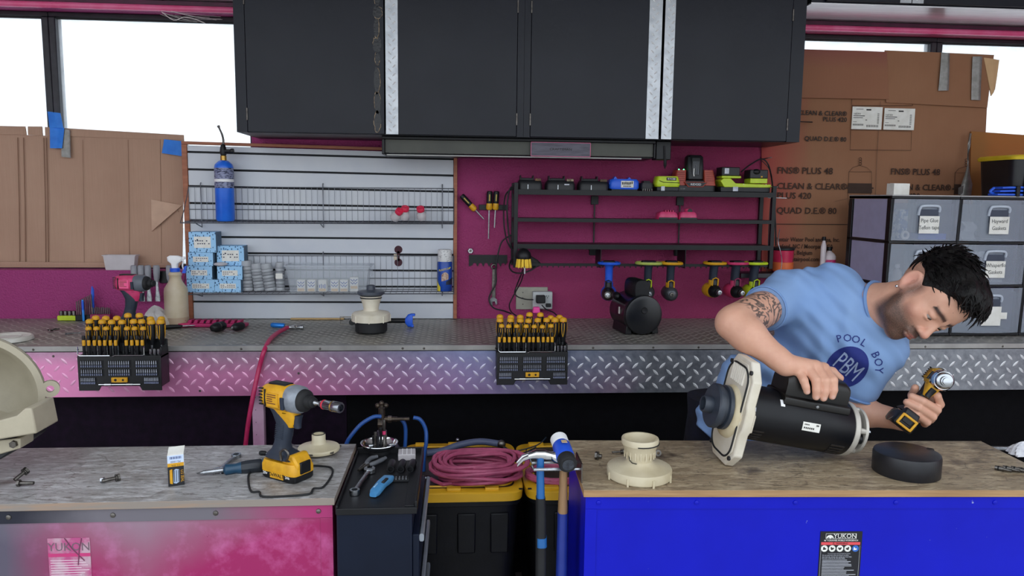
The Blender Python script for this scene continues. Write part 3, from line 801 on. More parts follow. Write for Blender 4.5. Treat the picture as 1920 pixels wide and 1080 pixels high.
# stacks of nested cups / fittings
M_cup = mat('grey translucent cup', '#b0b4ba', .3, alpha=.85); M_cup2 = mat('grey pvc fitting', '#8d9096', .45)
for i, (px, h, r, tl, nm) in enumerate(((465, 55, .025, -2, 'leftmost, tall clear top'), (487, 50, .025, -6, 'second from the left'), (508, 50, .026, -9, 'third from the left'), (526, 52, .02, 0, 'rightmost, with a white tag'))):
    b = on2(px, .45); H = h/408
    t_ = thing('fitting_stack', 'column of nested grey plastic fittings, %s' % nm, 'fittings', M=T(b + Vector((0, 0, .003))) @ RY(tl), group='columns of nested fittings')
    n = 7
    for k in range(n):
        z0 = H*.8*k/n; z1 = z0+H*.8/n*.92
        G().lathe([(0, z0), (r*.93, z0), (r, z0+.003), (r, z1-.003), (r*.93, z1), (0, z1)], 20).build('fitting', M_cup2 if k % 2 else M_cup, t_)
    G().lathe([(r*.9, H*.8), (r*.95, H*.84), (r*.9, H*.99), (r*.6, H), (0, H)], 20).build('clear_cap', M_cup, t_)
    if i == 3: G().box((0, -r-.001, H*.52), (.03, .001, .024)).build('white_tag', M_paper, t_)
# clear bin with small boxes
M_clear = mat('clear bin plastic', '#cfd6df', .25, alpha=.2)
b = on2(619, .5); bx_ = thing('clear_bin', 'shallow clear plastic bin on the lower wire shelf', 'bin', b)
w0, w1, h_ = .165, .182, .122; d0, d1_ = .056, .064; th = .0025
def bin_shell(g, w0, w1, d0, d1, h, th):
    o_ = [(-w0, -d0, 0), (w0, -d0, 0), (w0, d0, 0), (-w0, d0, 0), (-w1, -d1, h), (w1, -d1, h), (w1, d1, h), (-w1, d1, h)]
    i_ = [(-w0+th, -d0+th, th), (w0-th, -d0+th, th), (w0-th, d0-th, th), (-w0+th, d0-th, th), (-w1+th, -d1+th, h), (w1-th, -d1+th, h), (w1-th, d1-th, h), (-w1+th, d1-th, h)]
    fs = [(0, 3, 2, 1)] + [(i, (i+1) % 4, 4+(i+1) % 4, 4+i) for i in range(4)] + [(8, 9, 10, 11)] + [(8+(i+1) % 4, 8+i, 12+i, 12+(i+1) % 4) for i in range(4)] + [(4+i, 4+(i+1) % 4, 12+(i+1) % 4, 12+i) for i in range(4)]
    return g._add(o_+i_, fs)
bin_shell(G(), w0, w1, d0, d1_, h_, th).build('bin_body', M_clear, bx_)
g = G()
for s in (-1, 1): g.box((0, s*(d1_+.004), h_-.004), (w1*2+.016, .008, .008)); g.box((s*(w1+.004), 0, h_-.004), (.008, d1_*2, .008)); g.box((s*(w1+.006), 0, h_-.026), (.006, .05, .05))
g.build('rim', M_clear, bx_, bev=.002)
M_navyp = mat('navy and white carton', '#2f4b8e', .6, c2='#e6e6ea', nscale=60, lo=.5, hi=.55)
for i, (px, dz) in enumerate(((566, 0), (585, 0), (606, -1), (629, 0), (646, 0), (664, 1))):
    xx = W(px, 528, b.y-.03).x
    c = thing('seal_carton', 'tiny white and blue carton in the clear bin, number %s from the left' % ['one', 'two', 'three', 'four', 'five', 'six'][i], 'box', (xx, b.y-.03, b.z+.0035+.012*max(dz, 0)), R(random.uniform(-6, 6)), 'tiny cartons in the clear bin')
    G().box((0, 0, .026), (.036, .036, .052)).build('carton', M_paper, c, bev=.001)
    g = G()
    if dz == -1:
        for k in range(4): g.box((-.012+k*.008, -.0185, .024), (.0035, .0008, .014+.006*(k % 2)))
    else:
        for k in range(2):
            a = .046-k*.013; g.prism([(-.015, a), (-.005, a-.009), (0, a), (.005, a-.009), (.015, a), (.015, a-.004), (.005, a-.013), (0, a-.005), (-.005, a-.013), (-.015, a-.004)], -.0005, .0005, T((0, -.0184, 0)) @ FACE)
        g.box((0, -.0183, .009), (.034, .0006, .001))
    g.build('blue_print', mat('carton blue print', '#2d4f9e', .6), c)
    G().box((0, -.0183, .0075), (.03, .0006, .012)).build('tan_print', mat('carton tan print', '#d9b98a', .6), c)
    if dz > 0: G().box((0, 0, -.006), (.034, .034, .011)).build('spacer_card', M_paper, c)
# spray can
b = on2(834, .45); sc_ = thing('spray_can', 'blue spray can with dirty white cap at right end of lower shelf', 'spray can', b)
M_canb = mat('blue spray can print', '#1e4fb4', .35, c2='#163a86', nscale=25); M_dcap = mat('speckled white cap', '#dcdcdc', .5, c2='#9a9a9c', nscale=140, lo=.55, hi=.62)
r = .034
G().lathe([(0, 0), (r*.95, 0), (r, .003), (r, .128), (r*.94, .134), (0, .136)], 28).build('can', M_canb, sc_)
G().lathe([(r*.93, .134), (r*.96, .136), (r*.93, .182), (r*.85, .188), (0, .188)], 28).build('cap', M_dcap, sc_)
g = G()
def arcstrip(g, a0, a1, z0, z1, rr, n=10, M=None):
    vs = []; fs = []
    for i in range(n+1):
        a = R(a0+(a1-a0)*i/n); vs += [(rr*math.cos(a), rr*math.sin(a), z0(i/n) if callable(z0) else z0), (rr*math.cos(a), rr*math.sin(a), z1(i/n) if callable(z1) else z1)]
    for i in range(n): fs.append((2*i, 2*i+2, 2*i+3, 2*i+1))
    if M: vs = [M @ Vector(v) for v in vs]
    return g._add(vs, fs)
arcstrip(g, 190, 235, .0, lambda t: .05-.03*t, r+.0006).build('yellow_flash', mat('can yellow', '#e3cf3a', .5), sc_)
arcstrip(G(), 245, 300, lambda t: .045+.01*t, lambda t: .075+.012*math.sin(t*3), r+.0006).build('print_patch', mat('can picture print', '#d9c4b0', .5, c2='#7a3a2a', nscale=90), sc_)
arcstrip(G(), 280, 345, lambda t: .03, lambda t: .045+.02*t, r+.0007).build('dark_patch', mat('can dark print', '#111a33', .5), sc_)
def bend_text(o, rr, zc):
    for v in o.data.vertices:
        a = -math.pi/2 + v.co.x/rr; z = v.co.y + zc + v.co.x*.22; d = rr + v.co.z
        v.co = (d*math.cos(a), d*math.sin(a), z)
o = text('PLASTI DIP', .0125, mat('can yellow', '#e3cf3a', .5), sc_, depth=.0006, sx=1); bend_text(o, r+.0008, .1)
# ================================================================== tool rack on the maroon wall
YR = 3.34
rk = thing('tool_rack', 'black steel wall rack with three shelves and drill hooks', 'tool rack')
xl, xr = W(967, 430, YR).x, W(1449, 430, YR).x
def zr(py, px=1200): return W(px, py, YR).z
zA, zB_, zC, zD = zr(358), zr(411), zr(459), zr(495)
def ybar(z0, z1, y0, y1, name): G().b2((xl+.009, y0, z0), (xr-.009, y1, z1)).build(name, M_blackmetal, rk, bev=.001)
for z, h, nm in ((zA, .022, 'top_shelf'), (zB_, .016, 'middle_shelf'), (zC, .022, 'lower_shelf')):
    s = G().b2((xl+.009, YR+.003, z-.002), (xr-.009, YW-.004, z)).build(nm, M_blackmetal, rk)
    G().b2((xl+.009, YR, z-h), (xr-.009, YR+.003, z)).build('front_rail', M_blackmetal, s)
    G().b2((xl+.009, YW-.006, z-h), (xr-.009, YW-.0045, z-.002)).build('rear_rail', M_blackmetal, s)
g = G().b2((xl+.009, YR+.01, zD-.012), (xr-.009, YR+.02, zD)); 
for k in range(46):
    x = xl+.02+k*(xr-xl-.04)/45; g.box((x, YR+.015, zD-.015), (.004, .008, .008))
g.build('hook_rail', M_blackmetal, rk)
for px in (1150, 1214, 1256, 1336, 1376, 1411, 1133): pass
for px, yy in ((967, YR), (1449, YR)):
    x = W(px, 430, YR).x
    for y in (YR, YW-.02):
        G().b2((x-.009, y, zr(503)), (x+.009, y+.018, zA+.03)).build('post', M_blackmetal, rk, bev=.001)
    g = G()
    for z in (zA-.01, zB_-.008, zC-.01, zD): g.b2((x-.006, YR+.018, z-.008), (x+.006, YW-.02, z+.008))
    g.build('side_rails', M_blackmetal, rk)
for px in (1113, 1272):
    x = W(px, 430, YW).x
    G().b2((x-.017, YW-.014, zA-.064), (x+.017, YW-.001, zA-.024)).build('wall_bracket', M_blackmetal, rk, bev=.001)
    G().b2((x-.003, YW-.012, zC), (x+.003, YW-.007, zA-.064)).build('strut', M_blackmetal, rk)
    x2 = W(px+14, 480, YR).x
    G().b2((x2-.0015, YR+.004, zD-.02), (x2+.0015, YW-.03, zC-.022)).build('gusset', M_blackmetal, rk)
    G().b2((x-.02, YW-.02, zC-.06), (x+.02, YW-.001, zC-.024)).build('wall_bracket', M_blackmetal, rk, bev=.001)

M_green = mat('lime green plastic', '#c3da2c', .4, c2='#b2c91f', nscale=30); M_dgrey = mat('charcoal plastic', '#17181c', .5, c2='#1f2024', nscale=40)
M_cobalt = mat('cobalt blue plastic', '#1d57d6', .38, c2='#2a66e2', nscale=30); M_ridred = mat('brick red plastic', '#a8402f', .45, c2='#98382a', nscale=30)
M_hotpink = mat('raspberry pink plastic', '#c42f62', .42, c2='#d4487a', nscale=30); M_lblpale = mat('pale printed sticker', '#d9dce4', .6, c2='#a9b0c2', nscale=70)
YI = 3.40
def rx(px, y=YI): return W(px, 360, y).x
def slab(g, x, w, z0, z1, d=.08, y=0, tw=1.0, td=1.0): g.box((x, y, (z0+z1)/2), (w, d, z1-z0), (tw, td)); return g
# three black chargers
for k, (a, b, nm) in enumerate(((970, 1015, 'leftmost of three, brown sticker on its right'), (1022, 1076, 'middle of three, pale sticker on top'), (1083, 1138, 'rightmost of three, next to the blue one'))):
    w = rx(b)-rx(a); c = thing('battery_charger', 'black battery charger on top shelf, %s' % nm, 'charger', ((rx(a)+rx(b))/2, YI, zA+.0005), 0, 'black chargers on the rack')
    G().loft([((0, 0, 0), (w/2, 0, 0), (0, .045, 0), 6), ((0, 0, .024), (w/2, 0, 0), (0, .045, 0), 6), ((0, .002, .036), (w*.47, 0, 0), (0, .041, 0), 6), ((0, .004, .042), (w*.44, 0, 0), (0, .036, 0), 6)], 24).build('base', M_dgrey, c)
    G().box((-w*.1, .005, .046), (w*.55, .05, .012), (.9, .9)).build('socket_dock', M_black, c, bev=.002)
    for s in (-.38, .14): G().box((w*s, .005, .052), (.008, .05, .022), (.5, .8)).build('rail', M_black, c, bev=.001)
    G().box((w*.32, -.03, .044), (w*.24, .02, .01), (.9, .9)).build('sticker', mat('brown sticker %d' % k, ('#8a6238', '#b9a98c', '#5b4632')[k], .6, c2='#4a3320', nscale=90), c)
    if k == 1: G().box((w*.2, -.0455, .024), (.022, .001, .005)).build('scuff', M_lblpale, c)
    G().box((-w*.1, -.0452, .012), (.003, .001, .02)).build('seam_glint', M_steel, c)
# blue charger
a, b = 1140, 1195; w = rx(b)-rx(a); c = thing('battery_charger', 'bright blue battery charger with white label on the top shelf', 'charger', ((rx(a)+rx(b))/2, YI, zA+.0005))
G().loft([((0, 0, .006), (w*.46, 0, 0), (0, .04, 0), 6), ((0, 0, .012), (w*.5, 0, 0), (0, .042, 0), 6), ((0, 0, .04), (w*.5, 0, 0), (0, .04, 0), 6), ((0, 0, .052), (w*.44, 0, 0), (0, .036, 0), 5)], 24).build('housing', M_cobalt, c)
G().box((0, 0, .003), (w*.86, .07, .006)).build('foot', M_black, c)
G().box((-w*.42, 0, .038), (w*.18, .06, .022), (.7, .9)).build('side_lug', M_cobalt, c, bev=.003); G().prism([(-w*.36, .05), (-w*.2, .05), (-w*.3, .064)], -.02, .02, FACE).build('latch', M_cobalt, c); G().prism([(w*.1, .05), (w*.26, .05), (w*.18, .061)], -.02, .02, FACE).build('latch', M_cobalt, c)
o = G().box((w*.08, -.0418, .029), (w*.42, .001, .03)).build('white_label', M_paper, c)
g = G(); random.seed(4)
for q in range(7): g.box((w*(-.08+q*.053), -.0425, .034+random.uniform(-.002, .002)), (w*.035, .0006, .012))
for q in range(6): g.box((w*(-.04+q*.046), -.0425, .02), (w*.03, .0006, .005))
g.build('label_marks', M_ink, o)
# small black battery
a, b = 1198, 1222; w = rx(b)-rx(a); c = thing('tool_battery', 'small black slide battery between the blue and lime chargers', 'battery', ((rx(a)+rx(b))/2, YI, zA+.0005))
G().loft([((0, 0, .004), (w*.46, 0, 0), (0, .035, 0), 5), ((0, 0, .02), (w*.5, 0, 0), (0, .038, 0), 5), ((0, 0, .036), (w*.45, 0, 0), (0, .034, 0), 5)], 20).build('shell', M_dgrey, c); G().box((0, 0, .041), (w*.55, .05, .01), (.9, .9)).build('slide_rail', M_black, c, bev=.001)
g = G()
for q in range(5): g.box((-w*.35+q*w*.17, -.034, .005), (.003, .01, .01))
g.build('contacts', M_dsteel, c)
# lime battery
a, b = 1224, 1271; w = rx(b)-rx(a); c = thing('tool_battery', 'lime green battery with white lettering beside the red charger', 'battery', ((rx(a)+rx(b))/2, YI-.005, zA+.0005))
G().box((0, 0, .01), (w*.86, .07, .02)).build('lower_shell', M_dgrey, c, bev=.003)
G().loft([((0, 0, .02), (w*.45, 0, 0), (0, .037, 0), 6), ((0, 0, .03), (w*.5, 0, 0), (0, .04, 0), 6), ((0, 0, .05), (w*.46, 0, 0), (0, .038, 0), 6), ((0, 0, .067), (w*.42, 0, 0), (0, .034, 0), 5)], 24).build('upper_shell', M_green, c)
o = G().box((w*.12, -.037, .055), (w*.38, .004, .014)).build('name_plate', M_black, c, bev=.001); text('RYOBI', .0115, M_white, o, T((w*.12, -.0394, .055)) @ FACE, sx=1.1)
G().box((-w*.2, -.036, .012), (w*.14, .003, .02)).build('fuel_label', M_lblpale, c); G().tube([(-w*.35, -.039, .047), (-w*.2, -.0405, .04), (w*.45, -.0395, .038)], .0015, 5).build('seam', M_black, c)
# red charger with battery
a, b = 1259, 1337; w = rx(b)-rx(a); c = thing('battery_charger', 'brick red battery charger with glowing green lights on rack top', 'charger', ((rx(a)+rx(b))/2+.004, YI+.015, zA+.0005))
G().loft([((0, 0, 0), (w*.5, 0, 0), (0, .045, 0), 7), ((0, 0, .028), (w*.49, 0, 0), (0, .045, 0), 7)], 28).build('grey_base', M_dgrey, c, bev=.002)
for s in (-1, 1):
    G().loft([((s*w*.36, 0, .028), (w*.14, 0, 0), (0, .042, 0), 7), ((s*w*.345, 0, .06), (w*.135, 0, 0), (0, .04, 0), 7), ((s*w*.32, 0, .098), (w*.12, 0, 0), (0, .034, 0), 6)], 24).build('red_shoulder', M_ridred, c)
    g = G()
    for q in range(5): g.box((s*w*.35, -.0425+.0012*q, .05+q*.009), (w*.2, .002, .0015))
    g.build('vent_line', mat('vent red', '#7a2c20', .6), c)
o = G().prism([(-w*.28, .044), (w*.28, .044), (w*.18, .02), (-w*.18, .02)], .03, .048, FACE).build('red_front', M_ridred, c, bev=.002)
G().prism([(-w*.25, .041), (w*.25, .041), (w*.16, .0235), (-w*.16, .0235)], .048, .0495, FACE).build('dark_plate', M_dgrey, c); text('RIDGID', .0135, M_white, c, T((0, -.0497, .032)) @ FACE, sx=1.1, name='brand_lettering')
g = G()
for dx in (-.385, -.27): G().sph((w*dx, -.03, .099), (.0035, .0035, .0025), 10, 6).build('green_light', mat('green led', '#3dff8a', .3, emit='#3dff7a', estr=6), c)
text('12-18V', .008, mat('grey print', '#8f8f8f', .6), c, T((-w*.3, -.0455, .012)) @ FACE, name='voltage_print')
G().box((0, 0, .045), (w*.44, .07, .012)).build('dock', M_black, c, bev=.002)
bt = thing('tool_battery', 'tall black battery seated in the red charger', 'battery', ((rx(a)+rx(b))/2+.004, YI+.005, zA+.052))
G().loft([((0, 0, 0), (.030, 0, 0), (0, .026, 0), 4), ((0, -.008, .006), (.036, 0, 0), (0, .03, 0), 5), ((0, 0, .06), (.04, 0, 0), (0, .03, 0), 5), ((0, .004, .105), (.038, 0, 0), (0, .028, 0), 5), ((0, .006, .114), (.03, 0, 0), (0, .022, 0), 4)], 28).build('shell', M_dgrey, bt)
o = G().loft([((-.002, -.029, .012), (.018, 0, 0), (0, .006, 0), 6), ((-.002, -.032, .06), (.02, 0, 0), (0, .006, 0), 6), ((0, -.028, .1), (.02, 0, 0), (0, .005, 0), 6)], 16).build('ribbed_face', M_black, bt)
g = G()
for q in range(5): g.box((-.014+q*.006, -.0375, .055), (.002, .003, .06))
g.build('ribs', mat('grey rib print', '#777a80', .5), o)
G().box((-.01, -.0375, .035), (.005, .003, .035)).build('rating_label', M_paper, o)
# dual lime charger
a, b = 1345, 1439; w = rx(b)-rx(a); c = thing('battery_charger', 'wide lime and black dual charger holding two batteries', 'charger', ((rx(a)+rx(b))/2, YI+.01, zA+.0005))
G().box((0, 0, .012), (w*.98, .09, .024)).build('base', M_dgrey, c, bev=.003)
G().prism([(-w*.5, .05), (-w*.44, .062), (-w*.3, .062), (-w*.2, .04), (w*.5, .036), (w*.5, .022), (-w*.42, .022)], -.046, .046, FACE).build('lime_body', M_green, c, bev=.002)
for s, h, nm in ((-.28, .094, 'left'), (.28, .11, 'right')):
    bt = thing('tool_battery', 'black and lime battery in the dual charger, %s one' % nm, 'battery', ((rx(a)+rx(b))/2+s*w, YI+.016, zA+.042 if s > 0 else zA+.064), 0, 'batteries in the dual charger')
    b0 = .022 if s > 0 else 0
    if s > 0: G().box((0, 0, b0/2), (w*.34, .075, b0)).build('lime_band', M_green, bt, bev=.002)
    else: G().box((.004, 0, .005), (w*.38, .075, .01)).build('lime_band', M_green, bt, bev=.002); b0 = .01
    G().box((0, 0, b0+.02), (w*.36, .075, .04)).build('shell', M_dgrey, bt, bev=.004)
    if s < 0: G().box((-.02, -.038, b0+.022), (.02, .002, .025)).build('sticker', M_lblpale, bt)
    else: G().sph((-.012, -.03, b0+.03), (.02, .016, .014), 14, 8).build('release_button', M_black, bt); G().box((.012, -.038, b0+.008), (.008, .002, .006)).build('yellow_mark', M_yellow, bt)
G().box((-w*.2, -.0465, .014), (w*.1, .001, .02)).build('paper_sticker', M_lblpale, c); 
g = G()
for dx in (-.04, .4): g.sph((w*dx, -.046, .036), .0022, 8, 6)
g.build('indicator', M_white, c)
# pink batteries on the middle shelf
for a, b, nm in ((1230, 1268, 'the left one, flat sided'), (1270, 1304, 'the right one, showing its socket')):
    w = rx(b)-rx(a); c = thing('tool_battery', 'raspberry pink battery on the middle rack shelf, %s' % nm, 'battery', ((rx(a)+rx(b))/2, YI-.02, zB_+.0005), 0, 'pink batteries on the rack')
    G().loft([((0, 0, 0), (w*.5, 0, 0), (0, .032, 0), 6), ((0, 0, .012), (w*.5, 0, 0), (0, .033, 0), 6), ((0, 0, .026), (w*.46, 0, 0), (0, .03, 0), 6), ((0, 0, .034), (w*.36, 0, 0), (0, .026, 0), 5)], 20).build('shell', M_hotpink, c)
    G().box((0, -.003, .004), (w*.9, .062, .009)).build('dark_base', M_dgrey, c, bev=.001)
    if 'left' in nm:
        for q in range(4): G().box((-w*.1+q*w*.12, 0, .037), (.004, .04, .008)).build('rail_tooth', M_hotpink, c)
    else:
        G().lathe([(0, 0), (.016, 0), (.018, .004), (.018, .02), (.012, .022), (0, .022)], 18, T((.006, 0, .028))).build('stem', M_hotpink, c); G().lathe([(0, 0), (.011, 0), (.011, .003), (0, .003)], 16, T((.008, -.0175, .038)) @ RX(90)).build('socket_face', M_dgrey, c)
# cords at the right end of the rack
M_cord = mat('black cord', '#15161a', .5)
def cord(name, label, pts, r=.0035, m=None, cat='cord', sm=6):
    o = G().tube([W(*p) for p in pts], r, 8, smooth=sm).build(name, m or M_cord); return tag(o, label, cat)
cord('power_cord', 'black cord looping from the lime dual charger over a wall hook', [(1390, 322, 3.42), (1408, 308, 3.44), (1428, 298, 3.46), (1440, 308, 3.45), (1446, 330, 3.42), (1449, 352, 3.38), (1452, 380, 3.36), (1454, 420, 3.36), (1455, 460, 3.37)])
cord('power_cord', 'thin black cord hanging down beside the right rack post', [(1426, 299, 3.46), (1443, 318, 3.44), (1448, 345, 3.4), (1444, 390, 3.45), (1441, 440, 3.46), (1440, 485, 3.46), (1437, 520, 3.46)], .002)
cord('hook_pin', 'pale metal pin sticking out of the wall above the rack end', [(1424, 299, 3.495), (1436, 297, 3.45), (1447, 295, 3.44)], .0022, M_steel, 'hook', 2)
cord('wire_lead', 'loose twisted silver wire dangling in front of the red bucket', [(1462, 430, 3.38), (1459, 452, 3.36), (1463, 470, 3.35), (1466, 490, 3.35), (1463, 512, 3.35), (1459, 520, 3.35)], .0018, M_steel, 'wire')
for k, (y, x0, x1) in enumerate(((350, 1437, 1458), (371, 1440, 1475))):
    cord('zip_tie', 'white plastic strip sticking out of the rack end, %s one' % ('upper', 'lower')[k], [(x0, y, 3.4), ((x0+x1)/2, y, 3.37), (x1, y+.5, 3.35)], .0018, M_white, 'strip', 2)

# ---- drills hanging upside down
def hung_drill(px, pyhead, yaw, label, cbody, cfoot, cgrip, nose, ring, kind='impact', rh=.034, footpy=494):
    """handle foot held in the hook rail, head low, nose to the room"""
    foot = W(px, footpy, YR+.02); hz = W(px, pyhead, YR).z; L = foot.z-hz
    d = thing('hanging_drill', label, 'drill', M=T((foot.x, YR+.005, foot.z)) @ RZ(yaw), group='drills hanging from the rack')
    # local: z up ; foot at z=0 ; head at z=-L ; nose towards -y
    g = G(); w = .037 if kind != 'wide' else .045
    g.tube([(-w, -.045, .004), (w, -.045, .004), (w, .02, .004), (-w, .02, .004)], .0065, 8, closed=True, smooth=4)
    g.build('battery_foot', cfoot, d)
    G().box((0, -.012, .007), (w*1.6, .05, .016), (.85, .85)).build('terminal_block', M_black, d, bev=.003)
    G().loft([((0, -.008, .0), (.026, 0, 0), (0, .026, 0), 3), ((0, -.006, -.014), (.018, 0, 0), (0, .022, 0), 2.5), ((0, 0, -.05), (.0175, 0, 0), (0, .021, 0), 2.5), ((0, .004, -L+.03), (.0175, 0, 0), (0, .021, 0), 2.5)], 18).build('grip', cgrip, d)
    G().loft([((0, -.016, -L+.052), (.012, 0, 0), (0, .008, 0), 3), ((0, -.02, -L+.038), (.012, 0, 0), (0, .01, 0), 3), ((0, -.018, -L+.024), (.012, 0, 0), (0, .01, 0), 3)], 14).build('trigger', M_dgrey, d)
    G().tube([(-.013, -.026, -L+.026), (-.013, -.03, -L+.056), (0, -.031, -L+.062), (.013, -.03, -L+.056), (.013, -.026, -L+.026)], .003, 6).build('trigger_guard', ring, d)
    Mh = T((0, .06, -L)) @ RX(90)
    G().lathe([(0, -.012), (rh*.7, -.008), (rh*.95, .01), (rh, .04), (rh*.95, .07), (rh*.85, .078)], 26, Mh).build('motor_housing', cbody, d)
    n = G()
    if kind == 'blunt': n.lathe([(rh*.86, .074), (rh*.98, .08), (rh*.9, .1), (rh*.55, .112), (rh*.3, .114), (0, .114)], 26, Mh)
    else: n.lathe([(rh*.86, .074), (rh*.84, .09), (rh*.62, .108), (rh*.42, .116), (rh*.42, .128), (0, .128)], 26, Mh)
    n.build('nose', nose, d)
    c = G(); c.lathe([(0, .126), (rh*.32, .126), (rh*.34, .132), (rh*.3, .142), (rh*.14, .143), (rh*.13, .136), (0, .136)], 18, Mh if kind != 'blunt' else Mh @ T((0, 0, -.02))); c.build('chuck', M_steel if kind != 'blunt' else M_dsteel, d)
    G().cyl((0, .0, -L+.028), (0, .0, -L+.05), .02, n=14).build('neck', ring if kind == 'blunt' else cbody, d)
    return d
M_nose = mat('gunmetal nose', '#55585e', .4, .6)
hung_drill(1141, 550, -14, 'blue drill hanging from the rack, leftmost of six', M_cobalt, M_cobalt, M_cobalt, M_dsteel, M_dgrey, rh=.036)
hung_drill(1214, 548, -8, 'lime footed drill hanging behind the black motor hump', M_dgrey, mat('olive lime rim', '#aab857', .5), M_tgrip, M_nose, M_green, 'wide')
hung_drill(1256, 550, -6, 'yellow footed drill with blunt dark nose, third of the hanging six', M_nose, M_yellow, M_tgrip, M_nose, M_yellow, 'blunt')
hung_drill(1336, 545, 4, 'yellow and black drill hanging fourth from the left with steel chuck', M_yellow, M_yellow, M_tgrip, M_black, M_yellow)
hung_drill(1377, 546, 6, 'pink footed drill hanging between a yellow one and a lime one', M_hotpink, M_hotpink, M_tgrip, M_black, mat('dark pink guard', '#8c2b52', .5))
hung_drill(1412, 548, 8, 'lime drill hanging at the right end by the tattooed arm', M_green, M_green, M_tgrip, M_black, M_green)

# ---- magnetic bar with screwdrivers, hook plate, wrench, nut
yv = YW
p0, p1 = W(898, 388, yv), W(952, 390, yv)
o = tag(G().b2((p0.x, yv-.014, p0.z-.013), (p1.x, yv-.001, p0.z+.011)).build('magnetic_bar', M_blackmetal, bev=.001), 'short black magnetic bar on the maroon wall', 'tool holder')
def wall_driver(label, top, mid, end, r=.014):
    a, b, c = W(*top, yv-.032), W(*mid, yv-.03), W(*end, yv-.024)
    ax = (c-a).normalized(); L1 = (b-a).length; L2 = (c-a).length
    d = thing('screwdriver', label, 'screwdriver', M=basis(a, z=ax, y=(0, 1, 0)), group='screwdrivers on the magnetic bar')
    G().lathe([(0, 0), (r*.8, .001), (r, .006), (r, L1*.62), (r*.95, L1*.66)], 14).build('handle', M_black, d)
    G().lathe([(r*.96, L1*.64), (r*1.02, L1*.7), (r*1.1, L1*.9), (r*.8, L1*.98), (r*.4, L1), (0, L1)], 14).build('yellow_collar', M_yellow, d)
    G().cyl((0, 0, L1*.98), (0, 0, L2), .0035, .003, n=8).build('shaft', M_steel, d)
    G().box((0, -r, L1*.35), (r*.4, .001, L1*.35)).build('side_print', mat('handle print', '#b8a14a', .6), d)
wall_driver('yellow collared screwdriver hanging askew on the magnetic bar', (865, 366), (892, 394), (907, 411), .013)
wall_driver('long shafted screwdriver in the middle of the magnetic bar', (918, 358), (918, 394), (916, 448), .0135)
wall_driver('shorter screwdriver with red top on the magnetic bar', (931, 358), (929, 394), (927, 427), .0135)
G().lathe([(0, 0), (.011, .0005), (.0125, .004), (0, .006)], 12, T(W(931, 357, yv-.032)) @ T((0, 0, -.002))).build('x', M_redcap) if False else None
a, b = W(879, 499, yv), W(951, 478, yv); n = 6; w = b.x-a.x; z1 = b.z; z0 = a.z
poly = [(0, z1-z0), (0, 0), (.006, 0)]
for k in range(n):
    cx = .014+(w-.016)*(k+.5)/n*.98; rr = (w-.02)/n*.36
    poly += [(cx-rr, .006), (cx-rr*.7, .006+rr*.8), (cx, .006+rr*1.1), (cx+rr*.7, .006+rr*.8), (cx+rr, .006)]
    if k < n-1: poly += [(cx+rr+.003, 0), (cx+rr+.006, 0)]
poly += [(w, .02), (w, z1-z0)]
hp = tag(G().prism(poly, .0015, .006, T((a.x, yv, z0)) @ FACE).build('hook_plate', M_blackmetal), 'black notched steel hook plate screwed to the maroon wall', 'tool holder')
wr = thing('combination_wrench', 'long dark combination wrench hanging from the notched plate', 'wrench', W(926, 500, yv-.014))
zb = W(926, 566, yv-.014).z-wr.location.z
G().loft([((0, 0, -.012), (.007, 0, 0), (0, .003, 0), 3), ((0, 0, zb+.02), (.009, 0, 0), (0, .004, 0), 3)], 12).build('shank', M_dsteel, wr)
G().tube([(.011*math.cos(k*.5236), 0, .011*math.sin(k*.5236)) for k in range(12)], .0042, 6, closed=True).build('ring_end', M_dsteel, wr)
G().prism([(-.016, -.012), (-.018, .008), (-.008, .022), (.008, .022), (.018, .008), (.016, -.012), (.007, -.016), (.006, .002), (-.006, .002), (-.007, -.016)], -.004, .004, T((0, 0, zb)) @ FACE @ RZ(12)).build('open_end', M_steel, wr, bev=.001)
p = W(882, 470, yv); o = G(); 
nn = thing('hex_nut', 'steel nut fixed on the wall above the notched plate', 'nut', (p.x, yv, p.z))
G().lathe([(.007, 0), (.014, 0), (.014, .014), (.012, .016), (.007, .016), (.007, 0)], 6, RX(90) @ T((0, 0, .001))).build('nut', M_steel, nn); G().cyl((0, -.001, 0), (0, -.012, 0), .0065, n=12).build('stud', M_dsteel, nn)
# brush hanging from the rack corner
p = W(984, 485, 3.31); br = thing('drill_brush', 'yellow bristle drill brush with black dome hanging below the rack', 'brush', p)
G().lathe([(.033, .0), (.036, .008), (.031, .028), (.016, .043), (0, .047)], 24, T((-.006, 0, .0))).build('dome', M_black, br)
g = G(); random.seed(8)
for k in range(150):
    a = random.uniform(0, 6.283); r0 = .03*math.sqrt(random.random()); q = Vector((r0*math.cos(a)-.006, r0*math.sin(a), .004)); e = Vector((r0*1.22*math.cos(a)-.006, r0*1.22*math.sin(a), -.036+random.uniform(-.006, .006)))
    g.tube([q, e], .0022, 4)
o = g.build('bristles', mat('bright yellow bristle', '#f4c80c', .5, c2='#ffd838', nscale=200), br); o['kind'] = 'stuff'
G().cyl((0, 0, -.03), (0, 0, -.068), .004, n=8).build('shank', M_steel, br)
p = W(1006, 493, 3.33); o = G().loft([((0, 0, .03), (.006, 0, 0), (0, .01, 0), 2), ((0, 0, .01), (.04, 0, 0), (0, .02, 0), 3), ((.012, 0, -.012), (.05, 0, 0), (0, .016, 0), 3), ((.02, 0, -.028), (.006, 0, 0), (0, .006, 0), 2)], 18).build('black_pouch', M_rubber); o.location = (p.x-.03, 3.37, p.z); tag(o, 'limp black pouch hanging behind the yellow brush', 'pouch')
